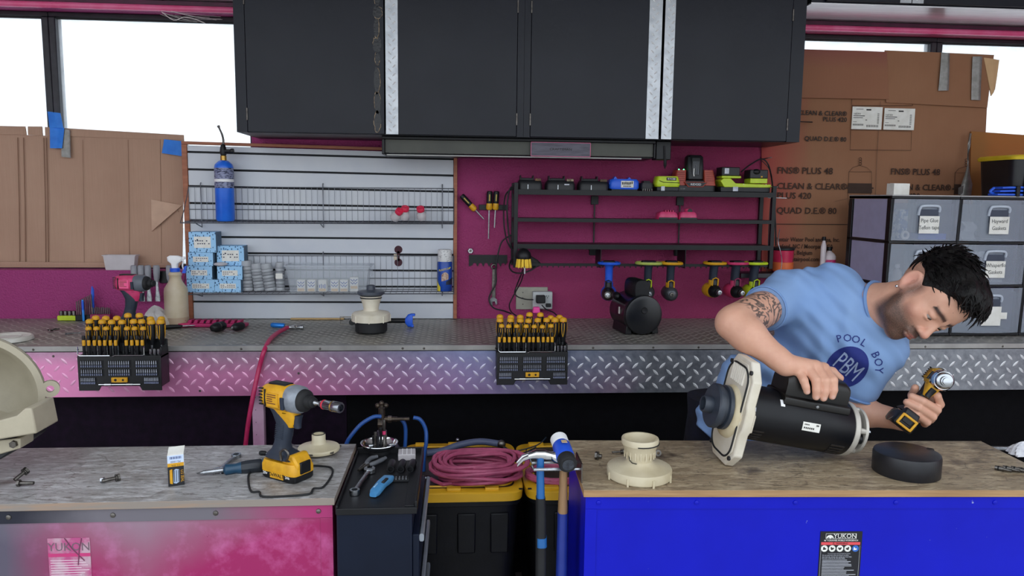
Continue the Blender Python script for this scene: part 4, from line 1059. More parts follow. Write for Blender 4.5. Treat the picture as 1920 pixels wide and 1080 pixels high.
# outlet and plugs
a, b = W(967, 580, yv), W(1027, 538, yv)
ol = thing('outlet_plate', 'beige double outlet plate low on the maroon wall', 'outlet', (0, 0, 0))
M_beige = mat('aged beige plastic', '#a8a598', .5, c2='#9a978b', nscale=20)
G().b2((a.x, yv-.008, a.z), (b.x, yv-.001, b.z)).build('cover', M_beige, ol, bev=.003)
g = G()
for y in (548, 558, 570): q = W(980, y, yv); g.cyl((q.x, yv-.0095, q.z), (q.x, yv-.007, q.z), .003, n=8)
g.build('cover_screws', M_dsteel, ol)
a, b = W(997, 577, yv), W(1034, 545, yv)
G().b2((a.x, yv-.045, a.z), (b.x, yv-.009, b.z)).build('tap_adapter', mat('light grey adapter', '#b8bcbd', .5), ol, bev=.004)
g = G()
for dx, dz in ((.0, .006), (.01, .006), (.005, -.002)): q = W(1024, 555, yv); g.box((q.x+dx-.004, yv-.0455, q.z+dz), (.0022, .002, .006))
g.build('socket_slots', M_ink, ol)
q = W(1013, 560, yv-.05); o = tag(G().box((q.x, yv-.064, q.z), (.042, .036, .036)).build('plug', M_black, bev=.004), 'black power brick plugged into the wall outlet', 'plug')
q = W(1007, 570, yv-.05); o = tag(G().box((q.x-.004, yv-.06, q.z-.004), (.036, .03, .028), (.8, .9)).build('plug', mat('neon pink plug', '#ff4fa8', .5), bev=.004), 'neon pink plug below the black brick at outlet', 'plug'); o.location.z -= .022; o.location.y = 0
q = W(1028, 572, yv-.05); tag(G().box((q.x, yv-.055, q.z), (.024, .018, .016)).build('plug', M_black, bev=.003), 'small black plug at the lower right socket of outlet', 'plug')
cord('power_cord', 'thick black cord bundle dropping along the left rack post', [(975, 345, 3.36), (958, 352, 3.38), (952, 372, 3.39), (951, 400, 3.39), (953, 430, 3.4), (957, 458, 3.4), (962, 466, 3.38)], .004)
cord('power_cord', 'second black cord running down left of the rack post', [(968, 350, 3.4), (950, 362, 3.42), (945, 385, 3.44), (945, 420, 3.45), (950, 450, 3.42), (958, 466, 3.4)], .0035)
cord('power_cord', 'long black cord curving past the hanging wrench to the counter', [(960, 440, 3.44), (942, 452, 3.45), (934, 475, 3.45), (930, 505, 3.45), (930, 530, 3.45), (921, 548, 3.45), (917, 562, 3.45), (925, 577, 3.44), (945, 583, 3.42), (958, 588, 3.38)], .0035)
cord('power_cord', 'black cord looping below the brush to the outlet', [(958, 488, 3.4), (955, 500, 3.38), (962, 510, 3.36), (978, 512, 3.34), (995, 507, 3.35), (1008, 498, 3.36)], .0035)
cord('power_cord', 'black cord hanging from the brush down to pink plug', [(981, 505, 3.36), (975, 520, 3.42), (968, 538, 3.45), (965, 548, 3.44), (970, 556, 3.43), (985, 561, 3.42), (1000, 562, 3.42)], .003)
cord('power_cord', 'black cord curling behind the outlet plate to counter', [(983, 508, 3.38), (977, 528, 3.43), (968, 545, 3.45), (960, 560, 3.46), (955, 572, 3.44), (958, 584, 3.4), (968, 592, 3.34)], .003)
cord('power_cord', 'black cord trailing from the plugs onto the counter', [(1016, 572, 3.42), (1024, 580, 3.4), (1038, 586, 3.36), (1046, 594, 3.32)], .003)
# ================================================================== things on the back counter
def C0(px, py): p = Zp(px, py, ZB+.0022); return p
# ---- screwdriver stations hooked on the counter front
M_rackpl = mat('rack black plastic', '#0b0c10', .45, c2='#121318', nscale=60)
M_bit = mat('bit steel', '#a9adb8', .35, .8); M_bitb = mat('bit holder blue grey', '#6f7690', .5)
def _proto_driver():
    """large screwdriver, origin at the handle foot, z up"""
    d = thing('screwdriver', None, None)
    G().lathe([(0, .0), (.006, .0), (.0075, .006), (.010, .016), (.0125, .034), (.0128, .062), (.0122, .073), (0, .0735)], 14).build('grip', M_black, d)
    g = G(); g.lathe([(.0126, .070), (.0132, .0735), (.0122, .080), (.008, .084), (0, .086)], 14)
    for a in range(3):
        an = R(-90+a*120); c, s_ = math.cos(an), math.sin(an)
        for sd in (-.0045, .0045):
            g.tube([(.0122*c-sd*s_, .0122*s_+sd*c, .066), (.0126*c-sd*s_, .0126*s_+sd*c, .045), (.0115*c-sd*.6*s_, .0115*s_+sd*.6*c, .03), (.009*c, .009*s_, .018)], .0011, 5)
    g.build('yellow_cap', M_yellow, d)
    g = G()
    for a in range(3): an = R(-90+a*120); g.sph((.0122*math.cos(an), .0122*math.sin(an), .069), .0022, 6, 4)
    g.build('red_dot', mat('red dot', '#b8442c', .5), d)
    G().cyl((0, 0, -.06), (0, 0, .002), .003, n=8).build('shaft', M_steel, d)
    return d
def _proto_small():
    d = thing('precision_screwdriver', None, None)
    G().lathe([(0, 0), (.0045, 0), (.0055, .004), (.0055, .046), (.0052, .05), (0, .0505)], 10).build('barrel', M_black, d)
    G().lathe([(.0057, .036), (.006, .04), (.006, .052), (.005, .056), (0, .0565)], 10).build('yellow_neck', M_yellow, d)
    G().lathe([(.0035, .056), (.0058, .058), (.0058, .070), (.0052, .072), (0, .0725)], 10).build('swivel_cap', M_black, d)
    return d
_pd, _ps = None, None
ORD = ['first', 'second', 'third', 'fourth', 'fifth', 'sixth', 'seventh', 'eighth', 'ninth', 'tenth', 'eleventh', 'twelfth', 'thirteenth']
def station(x0, x1, which, backs, mids, fronts, smalls, bigs, sox, top_py, bot_py):
    global _pd, _ps
    yf = YB-.085; a = W(x0, bot_py, yf); b = W(x1, top_py, yf); w = b.x-a.x; h = b.z-a.z
    st = thing('screwdriver_station', 'black screwdriver and bit station clipped to counter front, %s' % which, 'tool station', (a.x, yf, a.z), 0, 'screwdriver stations')
    D = YB-.0062-yf
    g = G(); g.prism([(0, 0), (w*.24, 0), (w*.27, h*.13), (w*.73, h*.13), (w*.76, 0), (w, 0), (w, h), (0, h)], -.004, 0, FACE)
    g.build('bit_panel', M_rackpl, st, bev=.0015)
    g = G(); g.box((w/2, D/2, h-.005), (w, D-.006, .01)); g.box((.003, D/2, h*.55), (.006, D-.006, h*.88)); g.box((w-.003, D/2, h*.55), (.006, D-.006, h*.88)); g.box((w/2, D*.3, h*.72), (w-.014, .004, h*.5))
    g.build('tray', M_rackpl, st, bev=.001)
    g = G(); g.b2((.0, D-.012, h), (w, D-.004, h+.05)); g.b2((w-.006, .01, h), (w, D-.012, h+.03)); g.build('rear_guard', M_rackpl, st, bev=.002)
    # bit rows
    for bx, bz, nn, bw in ((.025, .86, 10, .285), (.355, .86, 10, .285), (.685, .86, 10, .285), (.025, .62, 10, .285), (.355, .62, 10, .285), (.685, .62, 10, .285), (.02, .38, 9, .2), (.78, .38, 9, .2)):
        G().b2((w*bx, -.001, h*(bz-.2)), (w*(bx+bw), .0, h*(bz+.015))).build('bit_block', M_black, st)
        g = G()
        for q in range(nn):
            x = w*(bx+.012+(bw-.024)*(q+.5)/nn); g.cyl((x, -.004, h*(bz-.095)), (x, -.004, h*bz), .0026, .0016, n=5); g.m = 1; g.box((x, -.003, h*(bz-.15)), (.0038, .005, h*.055)); g.m = 0
        g.build('bit_row', [M_bit, M_bitb], st)['kind'] = 'stuff'
    o = G().box((w*.5, -.004, h*.32), (w*.19, .008, h*.14)).build('magnetizer', M_yellow, st, bev=.001)
    g = G(); g.cyl((w*.455, -.0085, h*.32), (w*.455, -.007, h*.32), .005, n=12); g.cyl((w*.545, -.0085, h*.32), (w*.545, -.007, h*.32), .004, n=12); g.build('magnetizer_hole', M_ink, o)
    g = G(); g.cyl((w*.25, -.006, h*.19), (w*.75, -.006, h*.19), .0022, n=8); g.cyl((w*.32, -.006, h*.19), (w*.40, -.006, h*.19), .0048, n=10); g.cyl((w*.58, -.006, h*.19), (w*.66, -.006, h*.19), .004, n=10); g.build('extension_bar', M_chrome, st)
    g = G()
    g.tube([(.006, -.006, h+.035), (.006, -.006, h+.008), (.012, -.006, h+.002), (w*.4, -.006, h+.002)], .002, 6); g.tube([(w*.43, -.006, h-.002), (w*.46, -.006, h+.002), (w*.80, -.006, h+.002), (w*.815, -.006, h+.008), (w*.815, -.006, h+.035)], .002, 6)
    g.build('hex_key', M_chrome, st)
    for q, px in enumerate(sox):
        x = W(px, 655, yf).x-a.x; G().lathe([(0, 0), (.0045, 0), (.006, .006), (.006, .022), (.0045, .023), (0, .021)], 10, T((x, .012, h+.0005))).build('nut_driver_socket', M_steel, st)
    grp = 'screwdrivers in the %s station' % which.split()[0]
    for nm, lst, yo, Yq in (('back', backs, .062, 0), ('middle', mids, .042, 0), ('front', fronts, .022, 0), ('large end', bigs, .04, 0)):
        for k, (px, py) in enumerate(lst):
            Y = yf+yo; p = W(px, py, Y)
            if _pd is None: _pd = _proto_driver(); d = _pd
            else: d = copy_tree(_pd)
            sc = 1.12 if nm == 'large end' else (.82 if nm == 'front' else 1.0)
            d.scale = (sc,)*3; d.rotation_euler = (0, 0, R(random.uniform(-25, 25)))
            hh = .086*sc; z = p.z-hh; d.location = (p.x, Y, z)
            tag(d, '%s %s-row screwdriver from the left in the %s' % (ORD[k], nm, which), 'screwdriver', grp)
    for k, px in enumerate(smalls):
        Y = yf+.008; p = W(px, 655, Y)
        if _ps is None: _ps = _proto_small(); d = _ps
        else: d = copy_tree(_ps)
        d.location = (p.x, Y, b.z+.001); d.rotation_euler = (0, 0, R(random.uniform(-60, 60)))
        tag(d, '%s tiny precision driver from the left on the %s' % (ORD[k], which), 'screwdriver', 'precision drivers in the %s station' % which.split()[0])
    return st
random.seed(31)
f2 = lambda L: [(920+x/7.2, 580+y/7.2) for x, y in L]
f1 = lambda L: [(x/3.6, 460+y/3.6) for x, y in L]
station(931, 1065, 'right station beside the wall outlet', f2([(125, 65), (272, 72), (400, 70), (525, 35), (672, 38), (812, 78), (930, 72)]), f2([(125, 112), (268, 110), (400, 115), (510, 120), (635, 112), (755, 110)]), f2([(148, 195), (245, 200), (352, 198), (478, 200), (588, 203), (698, 205), (815, 195)]),
        [920+x/7.2 for x in (115, 185, 250, 318, 378, 445, 520, 575, 640, 708, 770, 828)], f2([(870, 105), (980, 103)]), [920+x/7.2 for x in (915, 965, 1010)], 660, 722)
station(148, 301, 'left station on the pink sprayed apron', f1([(645, 472), (713, 474), (788, 474), (862, 455), (940, 455), (1015, 478), (1088, 478)]), f1([(603, 495), (688, 498), (752, 500), (822, 500), (900, 496), (955, 496)]), f1([(597, 546), (650, 546), (716, 546), (787, 546), (857, 546), (908, 546), (965, 546)]),
        [x/3.6 for x in (568, 602, 640, 675, 710, 748, 783, 855, 892, 928, 963)], f1([(1020, 497), (1083, 495)]), [x/3.6 for x in (1008, 1035, 1062)], 667, 733)

# ---- left end of the counter
p = C0(14, 637); o = thing('round_lid', 'white plastic lid lying on the left end of counter', 'lid', p)
G().lathe([(0, .012), (.07, .012), (.078, .016), (.084, .014), (.088, .008), (.088, 0), (0, 0)], 40).build('lid', mat('aged white plastic', '#dcdad3', .45, c2='#cfcbc0', nscale=14), o); G().lathe([(.045, .0122), (.047, .0145), (.049, .0122)], 40, caps=False).build('raised_ring', _mats['aged white plastic'], o)
p = C0(98, 621); g = G(); random.seed(14)
for k in range(5): a = random.uniform(0, 6.28); q = p + Vector((random.uniform(-.014, .014), random.uniform(-.01, .01), .004)); g.tube([q, q + Vector((.02*math.cos(a), .02*math.sin(a), .004))], .0028, 6)
tag(g.build('scrap_hardware', M_dsteel), 'little heap of rusty scrap hardware on the counter', 'hardware', kind='stuff')
a, b = C0(122, 628), C0(152, 626); tag(G().tube([a+Vector((0, 0, .004)), (a+b)/2+Vector((0, 0, .005)), b+Vector((0, 0, .004))], [.005, .003, .003], 6).build('chisel_strip', M_steel), 'small bright steel strip lying left of the screwdriver station', 'strip')
# nut driver set
YSt = 3.44
def stand(px, py, Y): return Vector((W(px, py, Y).x, Y, ZB+.0022))
p = stand(127, 592, YSt); o = thing('socket_holder', 'lime socket holder with four dark sockets against maroon wall', 'socket set', p)
G().box((0, 0, .011), (.078, .03, .022)).build('lime_tray', M_green, o, bev=.003)
for k in range(4): G().lathe([(0, .02), (.008, .02), (.0085, .04), (.0075, .042), (0, .04)], 10, T((-.027+k*.018, 0, 0))).build('socket', M_dsteel, o)
p = stand(159, 592, YSt); o = thing('hex_key_set', 'upright set of dark hex keys in a black holder', 'hex keys', p)
G().box((0, 0, .012), (.076, .026, .024)).build('holder', M_black, o, bev=.002)
for k in range(9): G().cyl((-.032+k*.008, 0, .02), (-.032+k*.008, 0, .085+.004*k), .0026, n=6).build('hex_key', M_dsteel, o)
p = stand(170, 592, YSt); o = thing('blue_pen', 'tall blue pen standing behind the hex key set', 'pen', p + Vector((0, .028, 0))); G().lathe([(0, 0), (.004, 0), (.0055, .02), (.0055, .125), (.003, .148), (0, .15)], 10).build('barrel', M_cobalt, o); G().box((.006, 0, .12), (.002, .004, .04)).build('clip', M_cobalt, o)
p = stand(161, 592, YSt); o = thing('blue_pen', 'short blue marker standing among the hex keys', 'pen', p + Vector((0, -.022, 0))); G().lathe([(0, 0), (.004, 0), (.005, .015), (.005, .085), (.0035, .095), (0, .096)], 10).build('barrel', mat('sky blue plastic', '#2f8fe8', .4), o); G().lathe([(.0053, .05), (.0053, .09)], 10).build('cap_sleeve', M_cobalt, o)
p = stand(190, 592, YSt); o = thing('bit_case', 'raspberry bit case filled with upright drill bits', 'bit set', p)
G().box((0, 0, .014), (.086, .03, .028)).build('case', mat('raspberry dark case', '#8a2355', .5), o, bev=.003)
for k in range(10): G().cyl((-.036+k*.008, 0, .026), (-.036+k*.008, 0, .055+.006*random.random()), .0028, n=6).build('drill_bit', M_dsteel, o)
# sill things
ZS = ZSILL
def sill(px, Y): return Vector((W(px, 505, Y).x, Y, ZS+.0005))
yb_ = YW+.022
b = thing('clear_bin', 'empty frosted plastic bin sitting on the left window sill', 'bin', sill(228, yb_)); M_frost = mat('frosted plastic', '#d6d0d4', .4, alpha=.6)
bin_shell(G(), .062, .07, .018, .021, .068, .002).build('bin_body', M_frost, b); g = G()
for s in (-1, 1): g.box((0, s*.022, .066), (.148, .003, .004)); g.box((s*.0725, 0, .066), (.003, .042, .004))
g.build('rim', M_frost, b)
# paint markers / tapered grey handles hanging along the sill front
M_grh = mat('pale grey handle', '#9a9ba2', .5, c2='#8a8b92', nscale=30)
hb = tag(G().b2((W(300, 510, YW).x, YW-.012, W(300, 530, YW).z), (W(318, 510, YW).x, YW-.001, W(300, 508, YW).z)).build('magnetic_bar', M_blackmetal, bev=.001), 'black magnetic bar stub behind the spray bottle', 'tool holder')
for k, px in enumerate((251, 264, 277, 293, 317)):
    p = Vector((W(px, 500, YW-.03).x, YW-.03, W(px, 497, YW-.03).z)); o = thing('grey_handle_tool', 'grey handled putty knife on the wall, %s of five from the left' % ORD[k], 'putty knife', p, 0, 'grey handled tools')
    G().lathe([(0, 0), (.011, -.001), (.014, -.006), (.0145, -.03), (.0125, -.06), (.008, -.075), (0, -.076)], 14).build('handle', M_grh, o)
    G().loft([((0, 0, -.07), (.006, 0, 0), (0, .002, 0), 3), ((0, 0, -.11), (.007, 0, 0), (0, .0015, 0), 3), ((0, 0, -.15), (.012, 0, 0), (0, .001, 0), 4), ((0, 0, -.165), (.012, 0, 0), (0, .0008, 0), 4)], 10).build('blade', M_steel, o)
# spray bottle
Y = 3.28; p = Vector((W(332, 600, Y).x, Y, ZB+.0022)); sb = thing('spray_bottle', 'cloudy spray bottle with white trigger head and blue collar', 'spray bottle', p)
M_cloudy = mat('cloudy bottle plastic', '#d3c5ae', .4, c2='#c4b393', nscale=16)
G().lathe([(0, 0), (.044, .0), (.048, .006), (.048, .15), (.046, .165), (.03, .19), (.024, .205), (.024, .216), (.028, .224), (.024, .232), (.018, .236), (0, .236)], 28).build('bottle', M_cloudy, sb)
G().lathe([(.0485, .004), (.0488, .04), (.0485, .042)], 28).build('residue_band', mat('brown residue', '#a8927a', .5), sb)
G().lathe([(.017, .234), (.02, .236), (.02, .25), (.018, .252), (0, .252)], 20).build('blue_collar', M_cobalt, sb)
G().loft([((0, 0, .25), (.012, 0, 0), (0, .012, 0), 3), ((0, 0, .27), (.014, 0, 0), (0, .012, 0), 3), ((.002, 0, .282), (.03, 0, 0), (0, .012, 0), 4), ((.002, 0, .298), (.032, 0, 0), (0, .011, 0), 4), ((-.002, 0, .305), (.018, 0, 0), (0, .008, 0), 3)], 20).build('spray_head', M_white, sb)
G().tube([(.03, 0, .288), (.036, 0, .28), (.032, 0, .262), (.036, 0, .245)], [.004, .0035, .003], 8, smooth=4).build('trigger', M_white, sb); G().cyl((.03, 0, .294), (.044, 0, .294), .006, n=10).build('nozzle', M_white, sb)
G().prism([(.03, .23), (.042, .26), (.05, .262), (.044, .23)], -.006, .006, FACE).build('blue_tag', M_cobalt, sb)
# towel heap
Y = 3.30; p = Vector((W(297, 600, Y).x, Y, ZB+.0022)); 
def lump(u, v, seed, R0):
    a = u*2*math.pi; rnd = 1+.18*math.sin(3*a+seed)+.12*math.sin(7*a+seed*2+4*v)+.06*math.sin(13*a+9*v)
    r = (1-v)**.55; z = R0[2]*(v**.8)*(1+.2*math.sin(2*a+seed))
    return (R0[0]*r*rnd*math.cos(a), R0[1]*r*rnd*math.sin(a), z)
M_cloth = mat('grubby white towel', '#d6d3d2', .9, c2='#c1bdbb', nscale=30, bump=.6, bscale=120, bdist=.004)
tw = tag(G().sheet(lambda u, v: lump(u, v, 1.3, (.06, .05, .075)), 48, 14).build('shop_towel', M_cloth), 'crumpled white shop towel beside the spray bottle', 'towel'); tw.location = p + Vector((-.01, -.01, 0))
tw = tag(G().sheet(lambda u, v: lump(u, v, 4.1, (.035, .04, .05)), 40, 12).build('shop_towel', mat('tan towel', '#c9bfb4', .9, c2='#b8ad9f', nscale=30, bump=.6, bscale=120, bdist=.004)), 'small tan rag tucked against the spray bottle base', 'towel'); tw.location = p + Vector((.045, -.045, 0))

# ---- detailed impact driver (x forward, z up, origin under the battery)
M_sil = mat('grey cast nose', '#9aa1ab', .4, .35, c2='#7d848e', nscale=40)
def impact(name, label, M, m_body, m_grip, m_nose, brand=None, battery=True, sc=1.0, mlabel=None, bat_body=None):
    d = thing(name, label, 'impact driver', M=M @ Matrix.Scale(sc, 4))
    ax = T((0, 0, .205)) @ RY(90)
    z = .205
    def ring(x, ry, rz, dz=0, e=2.6): return ((x, 0, z+dz), (0, ry, 0), (0, 0, rz), e)
    G().loft([ring(-.068, .018, .02), ring(-.064, .026, .027), ring(-.05, .031, .032), ring(-.02, .032, .034), ring(.012, .032, .034), ring(.018, .031, .033)], 28).build('motor_housing', m_body, d)
    G().loft([ring(.016, .0305, .0325), ring(.03, .033, .035, e=2.2), ring(.05, .0325, .034, e=2.1), ring(.058, .029, .03, e=2)], 28).build('gear_case', m_nose, d)
    G().lathe([(.027, .056), (.0285, .058), (.0275, .066), (.024, .070), (.0165, .072), (.0155, .082), (.0155, .085), (.0125, .086), (.012, .094), (.007, .095), (0, .095)], 28, ax).build('nose_bumper', M_rubber, d)
    g = G()
    for k in range(6):
        for s in (-1, 1): g.box((-.058, s*.0285, z-.018+k*.008), (.012, .006, .003))
    g.build('rear_vents', M_black, d)
    for s in (-1, 1):
        G().box((-.043, s*.0308, z), (.004, .004, .044)).build('vent_bar', M_black, d, bev=.001)
        G().loft([((.018, s*.032, z-.022), (.006, 0, 0), (0, .003, 0), 4), ((.018, s*.033, z+.008), (.006, 0, 0), (0, .003, 0), 4)], 10).build('side_bumper', m_grip, d)
        o = G().box((-.016, s*.0322, z-.002), (.04, .002, .034)).build('rating_plate', mlabel or m_body, d)
        g = G(); random.seed(2)
        for q in range(5):
            ww = random.uniform(.018, .032); g.box((-.034+ww/2, s*.0335, z+.011-q*.0055), (ww, .0008, .0022))
        g.build('rating_print', mat('rating print', '#6a3a1c', .6), o)
    G().loft([((-.05, 0, z+.031), (.004, 0, 0), (0, .012, 0), 3), ((-.03, 0, z+.0345), (.014, 0, 0), (0, .014, 0), 3)], 12).build('top_pad', M_black, d)
    G().box((-.018, 0, z+.0325), (.06, .028, .007)).build('top_plate', M_black, d, bev=.003)
    # neck + trigger area
    G().loft([((.0, 0, .176), (.036, 0, 0), (0, .022, 0), 3.5), ((.008, 0, .158), (.03, 0, 0), (0, .018, 0), 3), ((.016, 0, .142), (.018, 0, 0), (0, .014, 0), 3), ((.018, 0, .132), (.008, 0, 0), (0, .01, 0), 2.5)], 20).build('trigger_frame', m_body, d)
    g = G()
    for s in (-1, 1): g.loft([((.012, s*.0205, .171), (.007, 0, 0), (0, .002, 0), 2), ((.012, s*.0235, .171), (.005, 0, 0), (0, .001, 0), 2)], 10)
    g.build('direction_switch', M_black, d)
    G().loft([((.04, 0, .165), (.01, 0, 0), (0, .01, 0), 3), ((.036, 0, .152), (.009, 0, 0), (0, .01, 0), 3), ((.034, 0, .14), (.01, 0, 0), (0, .009, 0), 3), ((.037, 0, .132), (.008, 0, 0), (0, .008, 0), 2.5)], 16).build('trigger', m_grip, d)
    G().loft([((-.022, 0, .178), (.03, 0, 0), (0, .02, 0), 3), ((-.016, 0, .16), (.024, 0, 0), (0, .019, 0), 2.6), ((-.006, 0, .14), (.0245, 0, 0), (0, .0185, 0), 2.5), ((-.01, 0, .11), (.022, 0, 0), (0, .0178, 0), 2.5), ((-.018, 0, .085), (.022, 0, 0), (0, .0178, 0), 2.5), ((-.02, 0, .07), (.026, 0, 0), (0, .021, 0), 2.8), ((-.014, 0, .06), (.042, 0, 0), (0, .03, 0), 3.2), ((-.008, 0, .052), (.05, 0, 0), (0, .034, 0), 4)], 24).build('grip', m_grip, d)
    g = G()
    for s in (-1, 1):
        for q in range(8): g.box((-.008-q*.0008, s*.0178, .136-q*.005), (.028, .0016, .0016))
    g.build('grip_ribs', mat('grip rib', '#26303f', .7), d)
    if battery:
        bb = bat_body or m_body
        b = G().loft([((-.002, 0, .018), (.06, 0, 0), (0, .037, 0), 7), ((-.002, 0, .034), (.06, 0, 0), (0, .037, 0), 7), ((-.004, 0, .046), (.054, 0, 0), (0, .034, 0), 6)], 32).build('battery', bb, d)
        G().loft([((-.002, 0, 0), (.056, 0, 0), (0, .034, 0), 7), ((-.002, 0, .004), (.059, 0, 0), (0, .0368, 0), 7), ((-.002, 0, .0178), (.0595, 0, 0), (0, .037, 0), 7)], 32).build('battery_base', M_black, b)
        G().prism([(.0, .044), (.03, .068), (.042, .068), (.058, .046), (.058, .03), (.0, .03)], -.026, .026, FACE).build('battery_shroud', bb, b, bev=.005)
        G().box((.0585, 0, .036), (.006, .034, .03)).build('latch', M_black, b, bev=.002)
        if brand:
            for s in (-1, 1):
                Mx = T((-.002, s*.0372, .014)) @ (FACE if s < 0 else RZ(180) @ FACE)
                o = G().box((0, 0, 0), (.046, .017, .0012)).build('brand_plate', M_yellow, b); o.matrix_local = Mx
                text(brand, .0135, M_ink, o, T((0, 0, .0008)), sx=.95)
                text('20v', .011, M_white, b, Mx @ T((-.04, 0, .0005)), 'voltage_print'); text('2Ah', .009, M_white, b, Mx @ T((.037, 0, .0005)), 'capacity_print')
    return d
# pink driver on the counter
p = stand(260, 596, 3.12); impact('impact_driver', 'raspberry and grey impact driver standing upright at the left of counter', T((p.x-.018, 3.12, ZB+.0022)) @ RZ(-10), M_hotpink, M_tgrip, mat('slate nose', '#5c626c', .45), None, True, 1.0, mat('pink plate', '#f05a90', .5), M_dgrey)
# tool roll: red rail with bits and loose chucks
p = C0(400, 612); o = thing('bit_rail', 'long raspberry toothed rail lying on the counter', 'tool rail', p, R(-3))
g = G(); g.box((0, 0, .008), (.29, .05, .016)); g.build('rail', mat('raspberry rail', '#b02060', .45, c2='#9c1a54', nscale=20), o, bev=.004)
for k in range(10): G().prism([(-.012, 0), (.006, 0), (.01, .014), (-.004, .014)], -.022, .022, T((-.118+k*.026, 0, .0165)) @ FACE).build('tooth', _mats['raspberry rail'], o, bev=.001)
def lying(name, label, cat, px, py, ang, parts):
    p = C0(px, py); o = thing(name, label, cat, M=T(p) @ RZ(ang))
    for nm, prof, m, r0 in parts: G().lathe(prof, 16, T((0, 0, r0)) @ RY(90)).build(nm, m, o)
    return o
lying('drill_chuck', 'keyless chuck with shiny jaws, right of two on counter', 'chuck', 446, 620, -118, [('sleeve', [(0, -.03), (.013, -.03), (.017, -.02), (.017, .012), (.012, .026), (.007, .03), (0, .03)], M_black, .017), ('jaws', [(.0068, .028), (.0075, .033), (.003, .034), (0, .032)], M_steel, .017)])
lying('drill_chuck', 'fat black keyless chuck, left of two on counter', 'chuck', 408, 622, -112, [('sleeve', [(0, -.04), (.015, -.04), (.02, -.028), (.02, .01), (.014, .03), (.009, .034), (0, .034)], M_black, .02), ('ring', [(.0202, -.006), (.0208, -.003), (.0202, 0)], M_dsteel, .02)])
lying('rubber_plug', 'small black rubber plug behind the fat chuck', 'plug', 388, 612, -100, [('cap', [(0, -.018), (.011, -.018), (.012, -.01), (.012, .012), (.009, .018), (0, .018)], M_rubber, .012)])
lying('folding_knife', 'black handled knife lying by the spray bottle', 'knife', 328, 616, 20, [('handle', [(0, -.05), (.007, -.048), (.009, -.02), (.007, .02), (.004, .03), (0, .03)], M_black, .009), ('blade', [(.003, .03), (.003, .07), (0, .082)], M_steel, .009)])
lying('pink_pick', 'pink handled pick lying before the toothed rail', 'pick', 346, 614, 38, [('handle', [(0, -.026), (.009, -.024), (.01, 0), (.008, .02), (0, .022)], M_hotpink, .01), ('tip', [(.0025, .02), (.002, .06), (0, .064)], M_dsteel, .01)])
lying('black_driver', 'thin black driver bit lying across the toothed rail front', 'driver', 362, 611, 24, [('shaft', [(0, -.04), (.005, -.04), (.005, .03), (.003, .05), (0, .05)], M_black, .006)])

# ---- air hose over the counter edge
M_hose = mat('crimson air hose', '#b01c52', .4, c2='#c03064', nscale=40)
ah = thing('air_hose', 'crimson air hose draped over the counter edge with blue coupler', 'hose')
pt = [C0(540, 619)+Vector((0, 0, .012)), C0(520, 629)+Vector((0, 0, .01)), C0(506, 641)+Vector((0, 0, .008)), W(496, 656, YB-.012), W(486, 690, YB-.022), W(475, 740, YB-.05), W(466, 790, YB-.06), W(461, 830, YB-.06), W(458, 870, YB-.05), W(456, 960, YB-.04), W(456, 1060, YB-.03)]
G().tube(pt, .0085, 12, smooth=8).build('hose', M_hose, ah)
a, b = C0(540, 619)+Vector((0, 0, .012)), C0(569, 619)+Vector((0, 0, .012))
g = G(); d_ = (b-a); 
g.cyl(a, a+d_*.25, .009, n=14); g.cyl(a+d_*.25, a+d_*.55, .011, n=6); g.cyl(a+d_*.55, a+d_*.8, .008, n=14); g.cyl(a+d_*.8, b, .0105, n=16); g.build('quick_coupler', M_steel, ah)
a, b = C0(509, 615)+Vector((0, 0, .013)), C0(534, 616)+Vector((0, 0, .012)); G().tube([a, a.lerp(b, .1), a.lerp(b, .9), b], [.008, .011, .011, .008], 14).build('blue_sleeve', mat('anodised blue', '#2a7fd6', .3, .5), ah)
tag(G().tube([b, b+Vector((.03, -.005, 0)), C0(556, 621)+Vector((0, 0, .02))], .004, 8, smooth=3).build('air_blow_nozzle', M_dsteel), 'thin dull nozzle pipe beside the blue coupler', 'nozzle')

# ---- pump diffuser on a black base, clamp behind it
p = C0(696, 627); p.y += .06; p.x = W(696, 600, p.y).x
df = thing('pump_diffuser', 'cream pump diffuser standing on a black cap on the counter', 'pump part', p)
rpx = 478
G().lathe([(0, 0), (.060, 0), (.066, .006), (.067, .05), (.06, .052), (0, .052)], 40).build('black_base', M_rubber, df)
G().lathe([(.05, .048), (.079, .048), (.079, .078), (.074, .083), (.045, .089), (.032, .092), (.031, .1), (.037, .125), (.042, .139), (.044, .142), (.044, .152), (0, .152)], 40).build('diffuser_cone', mat('ivory plastic', '#e3dccb', .45, c2='#d6cdb8', nscale=20), df)
for k in range(8): a = k*math.pi/4; G().box((.0795*math.cos(a), .0795*math.sin(a), .06), (.004, .004, .028)).build('edge_rib', _mats['ivory plastic'], df)
G().lathe([(.0445, .143), (.0455, .1455), (.0445, .148)], 32).build('o_ring', M_rubber, df)
G().lathe([(0, .152), (.04, .152), (.052, .158), (.056, .162), (.056, .172), (.03, .176), (.018, .178), (.017, .196), (.012, .199), (0, .199)], 36).build('impeller_cap', mat('slate plastic', '#4a515e', .4, c2='#3b414c', nscale=30), df)
ybk = p.y+.12
cl = thing('bar_clamp', 'bar clamp with bright blue grip lying behind the diffuser', 'clamp', (0, 0, 0))
zc = ZB+.03; xa, xb, xc_, xd = (W(k, 597, ybk).x for k in (638, 662, 733, 760))
G().cyl((xb, ybk, zc), (xd, ybk, zc), .011, n=14).build('black_sleeve', M_black, cl)
g = G(); g.tube([(xb+.01, ybk, zc-.016), (xa, ybk, zc-.016), (xa, ybk, zc+.016), (xb+.05, ybk, zc+.016)], .004, 4); g.build('steel_bracket', M_dsteel, cl)
